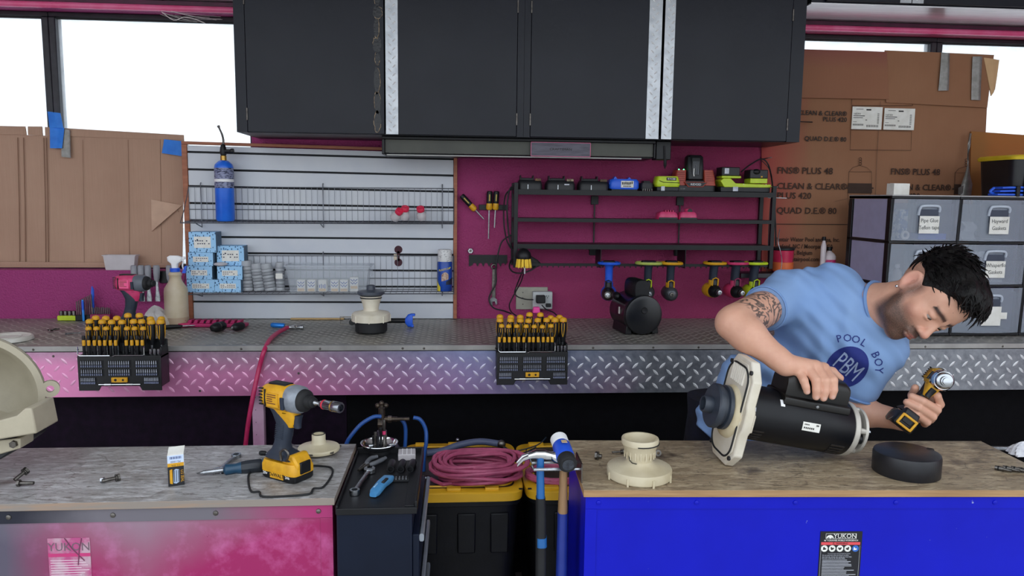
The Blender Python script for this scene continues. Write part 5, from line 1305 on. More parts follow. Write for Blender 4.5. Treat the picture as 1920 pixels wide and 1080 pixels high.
G().loft([((xd, ybk, zc), (0, .012, 0), (0, 0, .012), 3), ((xd+.012, ybk, zc), (0, .014, 0), (0, 0, .028), 3), ((xd+.026, ybk, zc+.002), (0, .014, 0), (0, 0, .03), 4), ((xd+.032, ybk, zc+.004), (0, .012, 0), (0, 0, .022), 4)], 20).build('blue_jaw', M_cobalt, cl); G().box((xd+.032, ybk, zc+.026), (.022, .022, .01)).build('jaw_lip', M_cobalt, cl, bev=.003); G().box((xd+.03, ybk, zc-.022), (.012, .022, .012)).build('jaw_foot', M_cobalt, cl, bev=.003)
for dx, dz in ((.012, .014), (-.002, -.004)): G().lathe([(0, 0), (.012, 0), (.013, .004), (.013, .012), (0, .013)], 14, T((xb+dx, ybk-.012, zc+dz)) @ RX(90)).build('clamp_knob', M_dgrey, cl)
zz_ = ZB; g = G().b2((W(545, 594, 3.46).x, 3.452, ZB+.0025), (W(645, 594, 3.46).x, 3.47, ZB+.008)); tag(g.build('wood_strip', mat('tan wood strip', '#c2a06a', .6)), 'thin tan wood strip at the foot of the slat wall', 'strip')

# ---- black electric motor on the counter
p = C0(1208, 629); Rm = .083; ym = p.y+.01
x_ = W(1208, 595, ym).x
mo = thing('electric_motor', 'black electric motor with domed hump lying on counter under hanging drills', 'motor', M=T((x_, ym, ZB+.0025)) @ RZ(8))
zc = Rm
G().lathe([(0, 0), (Rm*.8, 0), (Rm*.97, .004), (Rm, .012), (Rm, .05), (Rm*.985, .052), (Rm*.985, .2), (Rm*.9, .208), (0, .208)], 44, T((0, 0, zc)) @ RX(-90)).build('barrel', mat('gloss black motor', '#0b0c12', .28, c2='#101219', nscale=12), mo)
G().lathe([(0, -.002), (.012, -.003), (.014, 0)], 16, T((0, 0, zc+.02)) @ RX(-90)).build('end_boss', M_black, mo)
G().lathe([(Rm*1.0, .013), (Rm*1.015, .016), (Rm*1.0, .019)], 44, T((0, 0, zc)) @ RX(-90)).build('end_seam', M_dgrey, mo)
G().loft([((0, .03, zc+Rm+.02), (.031, 0, 0), (0, 0, .04), 3), ((0, .034, zc+Rm+.02), (.034, 0, 0), (0, 0, .043), 3), ((0, .15, zc+Rm+.02), (.034, 0, 0), (0, 0, .043), 3), ((0, .165, zc+Rm+.015), (.026, 0, 0), (0, 0, .03), 3)], 24).build('capacitor_hump', M_black, mo)
for s in (-1, 1): G().sph((s*Rm*.75, .17, zc+Rm*.75), (.018, .03, .018), 12, 8).build('mount_lug', M_black, mo)
for s in (-1, 1): G().box((s*Rm*.72, .1, .02), (.03, .16, .04), (.6, 1)).build('foot', M_black, mo, bev=.003)
G().box((-Rm*.99, .08, zc+.012), (.002, .012, .03)).build('white_sticker', M_paper, mo)

# ---- drawer units at the right end
M_dframe = mat('black drawer frame', '#101116', .5, c2='#17181e', nscale=30); M_drawer = mat('smoky clear drawer', '#b3bccb', .35, alpha=.36, c2='#adb6c6'); M_hand = mat('clear handle', '#c9d2e0', .25, alpha=.8)
YDU = 3.02
def dx(px): return W(px, 480, YDU).x
xa = dx(1664); ctop = W(1750, 368, YDU).z; zlev = [ctop, W(1750, 452, YDU).z, W(1750, 533, YDU).z, ZB+.0145]
M_side = mat('lavender drawer side', '#b4b3d6', .4, alpha=.9)
def unit(x0, x1, label, labels, rot=0):
    u = thing('drawer_unit', label, 'drawer unit'); w = x1-x0; Db = YDU+.34
    g = G(); b = .014
    for x in (x0, x1-b):
        for y in (YDU, Db-b*2.2): g.b2((x, y, ZB+.0025), (x+b, y+b*2.2, ctop-.012))
    for z in zlev:
        g.b2((x0, YDU-.004, z-.011), (x1, Db, z) if z == zlev[0] else (x1, YDU+.01, z))
        g.b2((x0, YDU+.01, z-.011), (x0+b, Db, z)); g.b2((x1-b, YDU+.01, z-.011), (x1, Db, z))
    g.build('frame', M_dframe, u, bev=.002)
    G().b2((x0, YDU-.006, ctop), (x1, Db, ctop+.004)).build('top_panel', mat('pale top panel', '#b7b5b6', .5), u)
    for k in range(3):
        z1 = zlev[k]-.013; z0 = zlev[k+1]+.002; h = z1-z0; cx = (x0+x1)/2; W2 = w/2-b-.002
        d = G()
        # bowed front
        n = 14
        def fr(u_, v_): 
            x = -W2-.009+(2*W2+.018)*u_; bow = .018*(1-(2*u_-1)**2); return (cx+x, YDU-.006-bow-.006*v_, z0+h*v_)
        d.sheet(fr, n, 4, (0, .003, 0))
        dr = d.build('drawer', M_drawer, u)
        gg = G(); gg.b2((x0+b+.002, YDU+.012, z0), (x1-b-.002, Db-.05, z0+.003)); gg.b2((x1-b-.005, YDU+.012, z0), (x1-b-.002, Db-.05, z0+h*.9)); gg.b2((x0+b+.002, Db-.053, z0), (x1-b-.002, Db-.05, z0+h*.9)); gg.build('drawer_box', M_drawer, dr)
        G().b2((x0+.004, YDU+.034, z0), (x0+b+.001, Db-.04, z1)).build('side_wall', M_side, dr)
        yf = YDU-.034
        G().tube([(cx-.045, yf+.006, z0+h*.62), (cx-.043, yf, z0+h*.78), (cx-.03, yf-.002, z0+h*.84), (cx+.03, yf-.002, z0+h*.84), (cx+.043, yf, z0+h*.78), (cx+.045, yf+.006, z0+h*.7)], .0055, 8, smooth=4).build('handle', M_hand, dr)
        G().b2((cx-.042, yf+.004, z0+h*.45), (cx+.042, yf+.006, z0+h*.76)).build('handle_recess', mat('dark handle recess', '#3a4152', .6), dr)
        if labels[k]:
            o = G().b2((cx-.043, yf-.003, z0+h*.18), (cx+.043, yf-.0015, z0+h*.6)).build('paper_label', M_paper, dr)
            for q, ln in enumerate(labels[k]): text(ln, .023, mat('marker ink', '#4a4a4c', .8), o, T((cx, yf-.0033, z0+h*(.49-.17*q))) @ FACE @ RZ(1), 'handwriting', sx=.85)
    return u, x0, x1
xb, xc_ = dx(1791), dx(1922)
unit(xa, xb-.001, 'clear drawer unit with black frame, left one behind the man', [('Pipe Glue', 'Teflon tape'), ('Pump Repair',), None])
unit(xb+.001, xc_, 'clear drawer unit with black frame, right one beside it', [('Hayward', 'Gaskets'), ('Whisperflo', 'Gaskets'), ('',)])
unit(xc_+.002, xc_+.31, 'clear drawer unit cut off by the right photo edge', [None, None, None])
# things seen inside the drawers
def inside(px, py, Y=3.06): return W(px, py, Y)
p = inside(1697, 441); tag(G().tube([(p.x+.014*math.cos(k*.3927), YDU+.04, zlev[1]+.022+.014*math.sin(k*.3927)) for k in range(16)], .006, 8, closed=True).build('tape_roll', M_white), 'white roll of thread tape inside the top left drawer', 'tape roll')
q = G().b2((inside(1690, 430).x, YDU+.06, zlev[1]+.004), (inside(1706, 430).x, YDU+.1, zlev[1]+.13)); tag(q.build('blue_carton', mat('blue white carton', '#3c63a8', .6, c2='#dfe4ee', nscale=50, lo=.5, hi=.55)), 'blue and white carton standing inside the top left drawer', 'box')
q = G().b2((inside(1720, 430).x, YDU+.03, zlev[1]+.004), (inside(1772, 430).x, YDU+.12, zlev[1]+.03)); tag(q.build('blue_carton', M_cobalt), 'low blue box lying inside the top left drawer', 'box')
def baggy(px, py, s, label, seed, zb):
    x = inside(px, py).x
    def f(u, v):
        return (x+(u-.5)*s*(1-.3*v)+.006*math.sin(9*v+seed), YDU+.05+.012*math.sin(6*u+seed)+.01*math.sin(8*v), zb+.005+v*s*1.1)
    o = G().sheet(f, 10, 10, (0, .004, 0)).build('plastic_bag', mat('clear bag film', '#d9dde6', .2, alpha=.6)); tag(o, label, 'bag')
baggy(1822, 440, .07, 'crumpled clear bag inside the top right drawer', 1, zlev[1])
baggy(1835, 515, .12, 'clear bag of papers inside the middle right drawer', 3, zlev[2]); baggy(1868, 515, .07, 'white crumpled paper bag at right of the middle right drawer', 5, zlev[2])
p = inside(1683, 525); o = thing('small_bottle', 'small white bottle inside the middle left drawer', 'bottle', (p.x, YDU+.05, zlev[2]+.006)); G().lathe([(0, 0), (.018, 0), (.02, .005), (.02, .04), (.008, .055), (.008, .062), (0, .062)], 18).build('body', M_milky, o); G().lathe([(0, .06), (.01, .06), (.01, .075), (0, .076)], 14).build('cap', M_white, o)
q = inside(1858, 587); tag(G().b2((q.x-.015, YDU-.036, q.z-.014), (q.x+.015, YDU-.032, q.z+.014)).build('paper_tag', M_paper), 'white paper tag on the bottom drawer right of the hair', 'tag')
# on top of the drawers
p = W(1683, 366, YDU+.06); o = thing('white_box', 'small plain white carton on top of left drawer unit', 'box', (p.x, YDU+.06, ctop+.0045), R(3)); G().box((0, 0, .024), (.072, .05, .048)).build('carton', M_paper, o, bev=.001); G().box((.0, 0, .0485), (.07, .01, .0006)).build('tape_seam', M_white, o)
xt0 = W(1880, 340, YDU+.1).x; tz = ctop+.0045; th_ = W(1890, 300, YDU+.1).z-tz
o = thing('storage_tote', 'black tote with yellow lid on drawer units at right edge', 'tote', (xt0, YDU+.16, tz))
G().loft([((.18, 0, 0), (.165, 0, 0), (0, .11, 0), 8), ((.18, 0, th_), (.178, 0, 0), (0, .12, 0), 8)], 36).build('tub', mat('black tote plastic', '#0f1015', .4, c2='#16171d', nscale=20), o)
for k in range(4): G().box((.06+k*.09, -.116, th_*.55), (.01, .012, th_*.8)).build('rib', _mats['black tote plastic'], o, bev=.002)
G().loft([((.18, 0, th_), (.187, 0, 0), (0, .127, 0), 8), ((.18, 0, th_+.012), (.19, 0, 0), (0, .13, 0), 8), ((.18, 0, th_+.02), (.182, 0, 0), (0, .122, 0), 8)], 36).build('lid', mat('tote yellow', '#dcc02a', .45, c2='#cfb21c', nscale=14), o)
o = thing('folded_strap', 'folded bright blue strap with black clips on the drawer unit', 'strap', (0, 0, 0)); p = W(1865, 358, YDU+.02); x0 = p.x; yq = YDU+.03; zq = ctop+.005
for k, zz in enumerate((.006, .02, .034)): G().loft([((x0+.01*k, yq, zq+zz), (0, .03, 0), (0, 0, .005), 4), ((x0+.1, yq, zq+zz+.003*math.sin(k)), (0, .032, 0), (0, 0, .006), 4), ((x0+.2, yq, zq+zz), (0, .03, 0), (0, 0, .005), 4)], 16).build('strap_layer', M_cobalt, o)
G().tube([(x0+.01, yq, zq+.006), (x0-.012, yq, zq+.018), (x0+.004, yq, zq+.034)], .0055, 8, smooth=4).build('fold', M_cobalt, o)
for dx_ in (.085, .12): G().box((x0+dx_, yq-.01, zq+.02), (.016, .06, .046)).build('clip', M_black, o, bev=.003)
# bucket and bottles behind the man
YLG = YW-.115; zLG = W(1550, 512, YLG+.03).z
G().b2((1.33, YLG, zLG-.022), (2.6, YW-.012, zLG)).build('trim_7', M_frame, bev=.002)['kind'] = 'structure'
Y = YLG+.055; p = Vector((W(1466, 510, Y).x, Y, zLG+.0005)); zt = W(1466, 465, Y).z-zLG; zb2 = .02
bk = thing('red_bucket', 'translucent red bucket with black lid behind the rack post', 'bucket', p)
M_bucket = mat('ruby plastic', '#c21f4e', .3, c2='#d8405c', nscale=8, alpha=.92)
G().lathe([(0, 0), (.043, 0), (.045, .006), (.05, zt-.012), (.048, zt-.01), (0, zt-.01)], 32).build('tub', M_bucket, bk); G().lathe([(.0, zt-.008), (.053, zt-.008), (.054, zt), (.05, zt+.004), (0, zt+.004)], 32).build('lid', M_dgrey, bk)
G().lathe([(.047, zb2-.012), (.0505, zb2), (.0505, zb2+.03)], 32).build('orange_band', mat('orange residue', '#d86a3a', .4), bk)
def jug(px, top, r, label, lab):
    Y = YLG+(.06 if lab else .035); p = Vector((W(px, 500, Y).x, Y, zLG+.0005)); h = W(px, top, Y).z-zLG
    o = thing('chemical_bottle', label, 'bottle', p); r1 = r*.5 if lab else r*.8
    G().lathe([(0, 0), (r, 0), (r*1.05, .008), (r*1.05, h-.045), (r*.8, h-.033), (r1*.7, h-.022), (r1*.7, h-.016), (0, h-.016)], 24).build('bottle', mat('milky white bottle', '#d8ccd0', .4), o)
    G().lathe([(0, h-.018), (r1*.85, h-.018), (r1*.85, h), (0, h)], 18).build('black_cap', M_black, o)
    if lab:
        arcstrip(G(), 215, 325, h-.125, h-.06, r*1.05+.001, 12).build('pink_label', mat('magenta label', '#c4286a', .5, c2='#e48aae', nscale=60, lo=.5, hi=.6), o)
jug(1542, 444, .012, 'slim white bottle with black cap behind the mans back', False); jug(1553, 463, .03, 'white jug with magenta label behind the mans back', True)
# ================================================================== front work benches
def m_pinkbench():
    m = mat('oversprayed magenta steel', '#b02a70', .38)
    t = NT(m); x, y, z = t.sep(t.coord()); x = t.math('ADD', x, -1.56); n = t.noise(2.6, 5); n2 = t.noise(9, 6, .65); n3 = t.noise(40, 6, .7)
    c = t.mixc(t.ramp(n2, .5, .68), '#98195a', '#b8528c')          # worn lighter patches
    f = t.math('MULTIPLY_ADD', x, -4.2, -3.75); f = t.math('ADD', f, t.math('MULTIPLY', n, .55))
    c = t.mixc(t.ramp(f, .2, .85), c, '#565062')                    # bare grey towards the left end
    zz = t.math('MULTIPLY_ADD', z, 5.5, -4.55); xx = t.math('MULTIPLY_ADD', t.math('ABSOLUTE', t.math('ADD', x, .72)), -1.6, .75)
    f2 = t.math('ADD', t.math('MULTIPLY', zz, .7), t.math('ADD', xx, t.math('MULTIPLY', n, .9)))
    c = t.mixc(t.math('MULTIPLY', t.ramp(f2, .75, 1.75), .9), c, '#8d8a95')      # unpainted grey band near the top
    c = t.mixc(t.ramp(n3, .68, .72), c, '#7d2450')
    t.base(c); t.link(t.math('MULTIPLY_ADD', n2, .25, .25), t.n['Principled BSDF'].inputs['Roughness']); return m
def m_rail():
    m = mat('oversprayed rail', '#6a6570', .4, .2)
    t = NT(m); x, y, z = t.sep(t.coord()); x = t.math('ADD', x, -1.56); n = t.noise(4, 5)
    f = t.math('ADD', t.math('MULTIPLY_ADD', x, 2.6, 1.55), t.math('MULTIPLY', n, .5))
    c = t.mixc(t.ramp(f, .35, .95), '#6f6b74', '#a8326e')
    f = t.math('ADD', t.math('MULTIPLY_ADD', x, -2.8, -2.45), t.math('MULTIPLY', n, .5)); c = t.mixc(t.ramp(f, .1, .6), c, '#1f2130')
    t.base(c); return m
def m_ply(name, cols, stain, rough, x0=None):
    m = mat(name, cols[0], rough)
    t = NT(m); n = t.noise(3, 6, .6, stretch=(1, 2.2, 1)); n2 = t.noise(16, 8, .7, stretch=(1, 3, 1)); n3 = t.noise(70, 6, .75, stretch=(.5, 2, 1)); n4 = t.noise(7, 3)
    c = t.mixc(t.ramp(n, .3, .7), cols[0], cols[1]); c = t.mixc(t.math('MULTIPLY', t.ramp(n2, .48, .62), .75), c, cols[2]); 
    c = t.mixc(t.math('MULTIPLY', t.ramp(n3, .52, .62), .75), c, cols[3]); c = t.mixc(t.ramp(n4, .62, .75), c, stain)
    # scratches
    v = t.add('ShaderNodeTexVoronoi', feature='DISTANCE_TO_EDGE'); v.inputs['Scale'].default_value = 9
    w = t.add('ShaderNodeMapping'); w.inputs['Rotation'].default_value = (0, 0, .5); w.inputs['Scale'].default_value = (.6, 2.2, 1)
    dn = t.noise(5, 4); vm = t.add('ShaderNodeVectorMath', operation='ADD'); t.link(t.coord(), vm.inputs[0])
    cx = t.add('ShaderNodeCombineXYZ'); t.link(t.math('MULTIPLY', dn, .25), cx.inputs[0]); t.link(cx.outputs[0], vm.inputs[1]); t.link(vm.outputs[0], w.inputs[0]); t.link(w.outputs[0], v.inputs['Vector'])
    c = t.mixc(t.math('MULTIPLY', t.ramp(v.outputs['Distance'], .0, .025, (1, 1, 1, 1), (0, 0, 0, 1)), .5), c, stain)
    t.base(c); t.bump(n3, .25, .003); t.link(t.math('MULTIPLY_ADD', n2, .3, rough-.15), t.n['Principled BSDF'].inputs['Roughness']); return m
M_pbench = m_pinkbench(); M_rail = m_rail()
M_plyL = m_ply('grey worn bench top', ('#b2b2b4', '#85817d', '#d0d0d2', '#5a534c'), '#57504a', .36)
M_plyR = m_ply('tan worn bench top', ('#ad9b80', '#84725a', '#c4b396', '#574a3b'), '#51453a', .46)
M_edge = mat('plywood edge', '#b08c62', .6, c2='#8f6c48', nscale=6, stretch=(1, 1, 30))
M_edgeL = mat('greyed plywood edge', '#8a8078', .6, c2='#b08560', nscale=4, stretch=(1, 1, 12), lo=.5, hi=.75)
def workbench(label, x0, x1, y0, y1, m_body, m_railm, m_top, m_edge, screws, rot=0, piv=None):
    b = thing('work_bench', label, 'workbench', M=(T((x0, y0, 0)) @ RZ(rot)))
    w, d = x1-x0, y1-y0; t_ = .018
    g = G(); g.b2((0, 0, ZT-t_), (w, d, ZT)); g.mi = [1, 0, 1, 1, 1, 1]
    g.build('plywood_top', [m_top, m_edge], b, bev=.001)
    e = .006
    g = G(); g.b2((e, e, ZT-t_-.032), (w-e, e+.02, ZT-t_-.0005)); rl = g.build('top_rail', m_railm, b)
    for s in (0, 1): G().b2(((e if s == 0 else w-e-.028), e, .12), ((e+.028 if s == 0 else w-e), e+.02, ZT-t_-.0325)).build('corner_post', m_body, b)
    G().b2((e+.0285, e+.003, .12), (w-e-.0285, e+.009, ZT-t_-.0325)).build('front_panel', m_body, b)
    g = G(); g.b2((e, e+.0205, .12), (e+.004, d-e, ZT-t_-.0005)); g.b2((w-e-.004, e+.0205, .12), (w-e, d-e, ZT-t_-.0005)); g.b2((e+.004, d-e-.006, .12), (w-e-.004, d-e, ZT-t_-.0005)); g.b2((e+.0045, e+.021, .12), (w-e-.0045, d-e-.0065, .13))
    g.build('side_panels', m_body, b)
    for sx in screws: G().lathe([(0, .0035), (.0022, .0035), (.0055, .002), (.0062, 0)], 14, T((sx-x0, e, ZT-t_-.016)) @ RX(90)).build('rail_screw', m_railm if m_railm is not M_rail else M_dsteel, b)
    for cx in (.09, w-.09):
        for cy in (.07, d-.07):
            c = G().cyl((cx-.018, cy, .05), (cx+.018, cy, .05), .05, n=20).build('caster', M_rubber, b); G().box((cx, cy, .095), (.05, .05, .05)).build('caster_fork', M_dsteel, c)
    return b
sx = [W(k, 958, 1.72).x for k in (15, 211, 404, 597)]
bL = workbench('left workbench with magenta oversprayed steel front and grey plywood top', -1.56, -.282, 1.715, 2.107, M_pbench, M_rail, M_plyL, M_edgeL, sx)
M_blueb = mat('royal blue steel', '#050fae', .42, c2='#0814ba', nscale=5, spec=.25, rvar=.15)
def _speck():
    t = NT(M_blueb); n = t.noise(55, 4); 
    p = t.n['Principled BSDF']; src = p.inputs['Base Color'].links[0].from_socket
    t.base(t.mixc(t.ramp(n, .74, .76), src, '#8f98c8'))
_speck()
sx = [W(k, 946, 1.74).x for k in (1122, 1303, 1483, 1664, 1840)]
bR = workbench('right workbench with royal blue steel front and tan plywood top', .314, 1.555, 1.735, 2.115, M_blueb, M_blueb, M_plyR, M_edge, sx, -2.6)
# worn sticker on the left bench, safety sticker on the right bench
a, b = W(94, 1090, 1.723), W(168, 1008, 1.723)
st = thing('x', None, None); bpy.data.objects.remove(st)
def local(o, p): return o.matrix_world.inverted() @ Vector(p)
bpy.context.view_layer.update()
la, lb = local(bL, a), local(bL, b)
M_faded = mat('worn sticker', '#b99aa8', .6, c2='#b04a7e', nscale=22, lo=.42, hi=.6)
o = G().b2((la.x, .0075, la.z), (lb.x, .0089, lb.z)).build('worn_sticker', M_faded, bL)
text('YUKON', .028, mat('faded ink', '#6d5663', .7), o, T(((la.x+lb.x)/2, .0073, lb.z-.022)) @ FACE, sx=.95)
g = G(); random.seed(9)
G().b2((la.x, .0068, lb.z-.045), (lb.x, .0074, lb.z-.037)).build('red_bar', mat('faded magenta bar', '#b8306e', .6), o)
for k in range(9):
    y = lb.z-.055-k*.006; g.b2((la.x+.004, .007, y), (lb.x-.004-random.uniform(0, .02), .0074, y+.0018))
g.build('faded_lines', mat('faded line', '#d3b9c6', .7), o)
for pts in (((120, 1010), (135, 1030), (158, 1052)), ((152, 1010), (148, 1030), (146, 1060))): G().tube([local(bL, W(x, y, 1.72)) + Vector((0, .0018, 0)) for x, y in pts], .0012, 5).build('tear_line', mat('tear', '#6d3050', .7), o)
yst = 1.735-.0; 
def bl(px, py): 
    # point on the front panel of the right bench (local), panel front at local y=.009
    d = _ray(px, py); Mi = bR.matrix_world.inverted(); o_ = Mi @ CP; dd = Mi.to_3x3() @ d; k = (.009-o_.y)/dd.y; return o_ + dd*k
p0, p1 = bl(1532, 1095), bl(1617, 996)
M_lblk = mat('black sticker', '#0c0d16', .4)
o = G().b2((p0.x, .0078, p0.z), (p1.x, .0092, p1.z)).build('safety_sticker', M_lblk, bR); sw = p1.x-p0.x; yy = .0077
def bar(x0, y0, x1, y1, m, nm='print_bar', th=.0003):
    return G().b2((p0.x+sw*x0, yy-th, p1.z-sw*y1), (p0.x+sw*x1, yy, p1.z-sw*y0)).build(nm, m, o)
g = G(); e = .006
for q in ((.13, .05, .86, .05+e), (.13, .18-e, .86, .18), (.13, .05, .13+e, .18), (.86-e, .05, .86, .18)): bar(*q, M_paper, 'logo_frame')
text('YUKON', sw*.155, M_paper, o, T((p0.x+sw*.59, yy-.0002, p1.z-sw*.117)) @ FACE, 'logo_lettering', sx=1.0, depth=.0002)
G().prism([(.0, -.11), (.015, -.06), (.05, -.03), (.11, -.02), (.16, -.05), (.19, -.11), (.14, -.085), (.1, -.11), (.06, -.08)], 0, .0003, T((p0.x+sw*.14, yy, p1.z-sw*.065)) @ FACE @ Matrix.Scale(sw, 4)).build('logo_animal', M_paper, o)
text('46" 9-DRAWER MOBILE WORKBENCH', sw*.055, M_paper, o, T((p0.x+sw*.5, yy-.0002, p1.z-sw*.222)) @ FACE, 'title_lettering', sx=.87, depth=.0002)
bar(.03, .262, .96, .33, mat('warning red', '#d84a52', .5), 'warning_bar'); text('⚠ WARNING', sw*.06, M_ink, o, T((p0.x+sw*.48, yy-.0005, p1.z-sw*.297)) @ FACE, 'warning_lettering', depth=.0002)
for k in range(5):
    cx = .115+k*.185; c = G().lathe([(0, .0003), (.08*sw, .0003), (.08*sw, 0)], 24, T((p0.x+sw*cx, yy, p1.z-sw*.42)) @ RX(90)).build('pictogram', M_paper if k < 4 else mat('sticker blue', '#2a62b8', .5), o)
    rnd = random.Random(k); gg = G()
    gg.prism([(-.035, -.03), (-.03, .035), (0, .045), (.01, .01), (.045, .005), (.04, -.02), (.0, -.03)] if k < 4 else [(-.045, -.04), (-.04, .03), (-.015, .03), (-.01, .0), (.03, .005), (.03, -.03), (.0, -.035)], 0, .0003, T((p0.x+sw*cx, yy-.0003, p1.z-sw*.42)) @ FACE @ Matrix.Scale(sw, 4) @ RZ(k*23 if k < 4 else 0)); gg.build('pictogram_figure', M_ink if k < 4 else M_paper, o)
for k, (s, y, big) in enumerate((('To prevent serious injury and death from tipping:', .545, 0), ('Do not open more than one drawer at a time.', .585, 1), ('DO NOT SIT, STAND OR CLIMB ON THIS ITEM.', .63, 1), ('DO NOT STEP IN OR ON DRAWERS.', .665, 1))):
    text(s, sw*(.042 if big else .034), mat('sticker grey print', '#a9abb4', .7), o, T((p0.x+sw*(.075 if big else .2), yy-.0002, p1.z-sw*y)) @ FACE, 'rule_lettering', 'LEFT', .0002, .8)
rnd = random.Random(3)
for k in range(14): bar(.08, .70+k*.036, rnd.uniform(.6, .9), .715+k*.036, mat('sticker grey print', '#a9abb4', .7), 'fine_print')
bar(.03, .35, .036, 1.3, mat('sticker grey print', '#a9abb4', .7), 'rule_line'); bar(.955, .35, .961, 1.3, mat('sticker grey print', '#a9abb4', .7), 'rule_line')

# ================================================================== on the left bench
def F(px, py): return Zp(px, py, ZT+.0003)
# foreground driver with socket
p = F(541, 893)
dv = impact('impact_driver', 'yellow and black impact driver standing on the grey bench top', T(p) @ RZ(-34), M_yellow, M_tgrip, M_sil, 'DeWALT')
ax = T((0, 0, .205)) @ RY(90)
sk = thing('impact_socket', 'long steel socket on red ringed adapter in the foreground driver', 'socket', M=dv.matrix_world if False else T(p) @ RZ(-34))
G().lathe([(0, .09), (.0065, .092), (.006, .1), (.0045, .102), (.0045, .112), (.0075, .114), (.0075, .12), (.01, .123), (0, .123)], 18, ax).build('adapter', M_steel, sk)
G().lathe([(.0112, .123), (.0118, .1245), (.0118, .1265), (.0112, .128)], 20, ax).build('red_ring', mat('red ring', '#c2203a', .4), sk)
G().lathe([(0, .122), (.0105, .122), (.0112, .126), (.0112, .148), (.0128, .151), (.0128, .178), (.012, .18), (.0085, .18), (.008, .165), (0, .165)], 24, ax).build('socket', mat('polished socket', '#8f9298', .22, 1.0), sk)
G().lathe([(.0129, .152), (.0131, .154), (.0129, .156)], 20, ax).build('gold_band', M_brass, sk)
# belt hook side piece
G().tube([(.03, -.034, .055), (.04, -.036, .075), (.028, -.036, .085), (.012, -.036, .075), (.012, -.034, .055)], .003, 8, smooth=4).build('belt_hook', M_dsteel, dv)
# cream impeller disc
p = F(598, 848); o = thing('impeller_disc', 'cream impeller disc with raised neck behind the foreground driver', 'pump part', p)
G().lathe([(0, 0), (.03, 0), (.045, .004), (.055, .006), (.057, .009), (.057, .014), (.055, .017), (.035, .022), (.022, .027), (.0185, .035), (.0185, .05), (.016, .053), (.0135, .053), (.0135, .04), (0, .04)], 44).build('disc', M_cream, o)
G().lathe([(.0165, .0525), (.0182, .0537), (.0165, .0547), (.0145, .0537), (.0165, .0525)], 28).build('neck_seal', M_rubber, o)
g = G()
for k in range(6): a = k*math.pi/3+.3; g.box((.0545*math.cos(a), .0545*math.sin(a), .0115), (.012, .012, .004))
g.build('vane_slot', mat('vane shadow grey', '#4a463c', .7), o)
# gasket loop
o = tag(G().tube([F(*q)+Vector((0, 0, .0025)) for q in ((466, 893), (470, 922), (486, 924), (493, 933), (540, 932), (580, 928), (588, 918), (606, 915), (622, 893), (622, 880), (607, 876), (575, 875), (520, 878), (480, 884))], .0027, 8, closed=True, smooth=5).build('rubber_gasket', M_rubber), 'black rubber gasket loop lying under the foreground driver', 'gasket')
# seal box
p = F(331, 906); sbx = thing('seal_carton', 'small black and yellow seal carton with tipped white lid', 'box', p, R(20)); hB = .077; wB = .036
g = G().box((0, 0, hB/2), (wB, wB, hB)).build('carton', mat('carton black', '#14161c', .45), sbx, bev=.0006)
h2 = wB/2
for nm, z0, z1, m in (('white_panel', .058, .0771, mat('pale blue carton', '#c9d8f2', .5)), ('yellow_band', .049, .058, M_yellow)):
    G().box((0, -h2-.0003, (z0+z1)/2), (wB, .0006, z1-z0)).build(nm, m, sbx)
G().prism([(-h2, .0771), (h2, .0771), (h2, .064), (-h2, .05)], -.0003, .0003, T((h2+.0003, 0, 0)) @ RZ(90) @ FACE).build('white_side', M_paper, sbx)
G()._add([(-h2, -h2, hB), (h2, -h2, hB), (h2+.004, h2*.6, hB+.012), (-h2+.004, h2*.6, hB+.012), (-h2, -h2, hB+.0012), (h2, -h2, hB+.0012), (h2+.004, h2*.6, hB+.0132), (-h2+.004, h2*.6, hB+.0132)], [(0, 3, 2, 1), (4, 5, 6, 7), (0, 1, 5, 4), (1, 2, 6, 5), (2, 3, 7, 6), (3, 0, 4, 7)]).build('lid_flap', M_paper, sbx)
f_ = T((0, -h2-.0007, 0)) @ FACE
text('PS-1000', .0068, M_ink, sbx, f_ @ T((0, .0615, 0)) @ RZ(180), 'part_number', depth=.0001); text('U.S. SEAL', .005, M_ink, sbx, f_ @ T((0, .052, 0)) @ RZ(180), 'brand_lettering', depth=.0001)
text('U.S SEAL', .0092, M_yellow, sbx, f_ @ T((.0135, .024, 0)) @ RZ(-90), 'side_lettering', depth=.0001, sx=.9)
g = G()
for k in range(9): g.box((-.012+k*.003, -h2-.0008, .071), (.0012+.0008*(k % 2), .0003, .006))
g.build('barcode', mat('barcode ink', '#30447a', .6), sbx)
g = G().prism([(-.014, .008), (-.014, .041), (-.010, .043), (-.008, .043), (-.008, .006), (-.010, .006)], 0, .0003, f_); g.build('seal_picture', M_yellow, sbx)
g = G().prism([(-.006, .008), (-.005, .04), (.0, .043), (.007, .041), (.007, .01), (.0, .006)], 0, .0003, f_); g.build('seal_picture_spring', mat('picture pale blue', '#a9bcd6', .5), sbx)
for k in range(3): G().box((-.0035+k*.0045, -h2-.0012, .025), (.0014, .0004, .03)).build('spring_coil_print', M_ink, sbx)
sd = T((h2+.0007, 0, 0)) @ RZ(90) @ FACE
zz = [(-.012, .05), (.010, .047), (-.006, .038), (.012, .034), (-.004, .025), (.013, .02)]
g = G(); g.tube([sd @ Vector((x, y, 0)) for x, y in zz], .0011, 5); g.build('zigzag_logo', M_white, sbx)
G().prism([(-.012, .006), (-.012, .014), (.01, .021), (.01, .012)], 0, .0003, sd).build('tan_panel', mat('carton tan', '#c99a4a', .5), sbx)
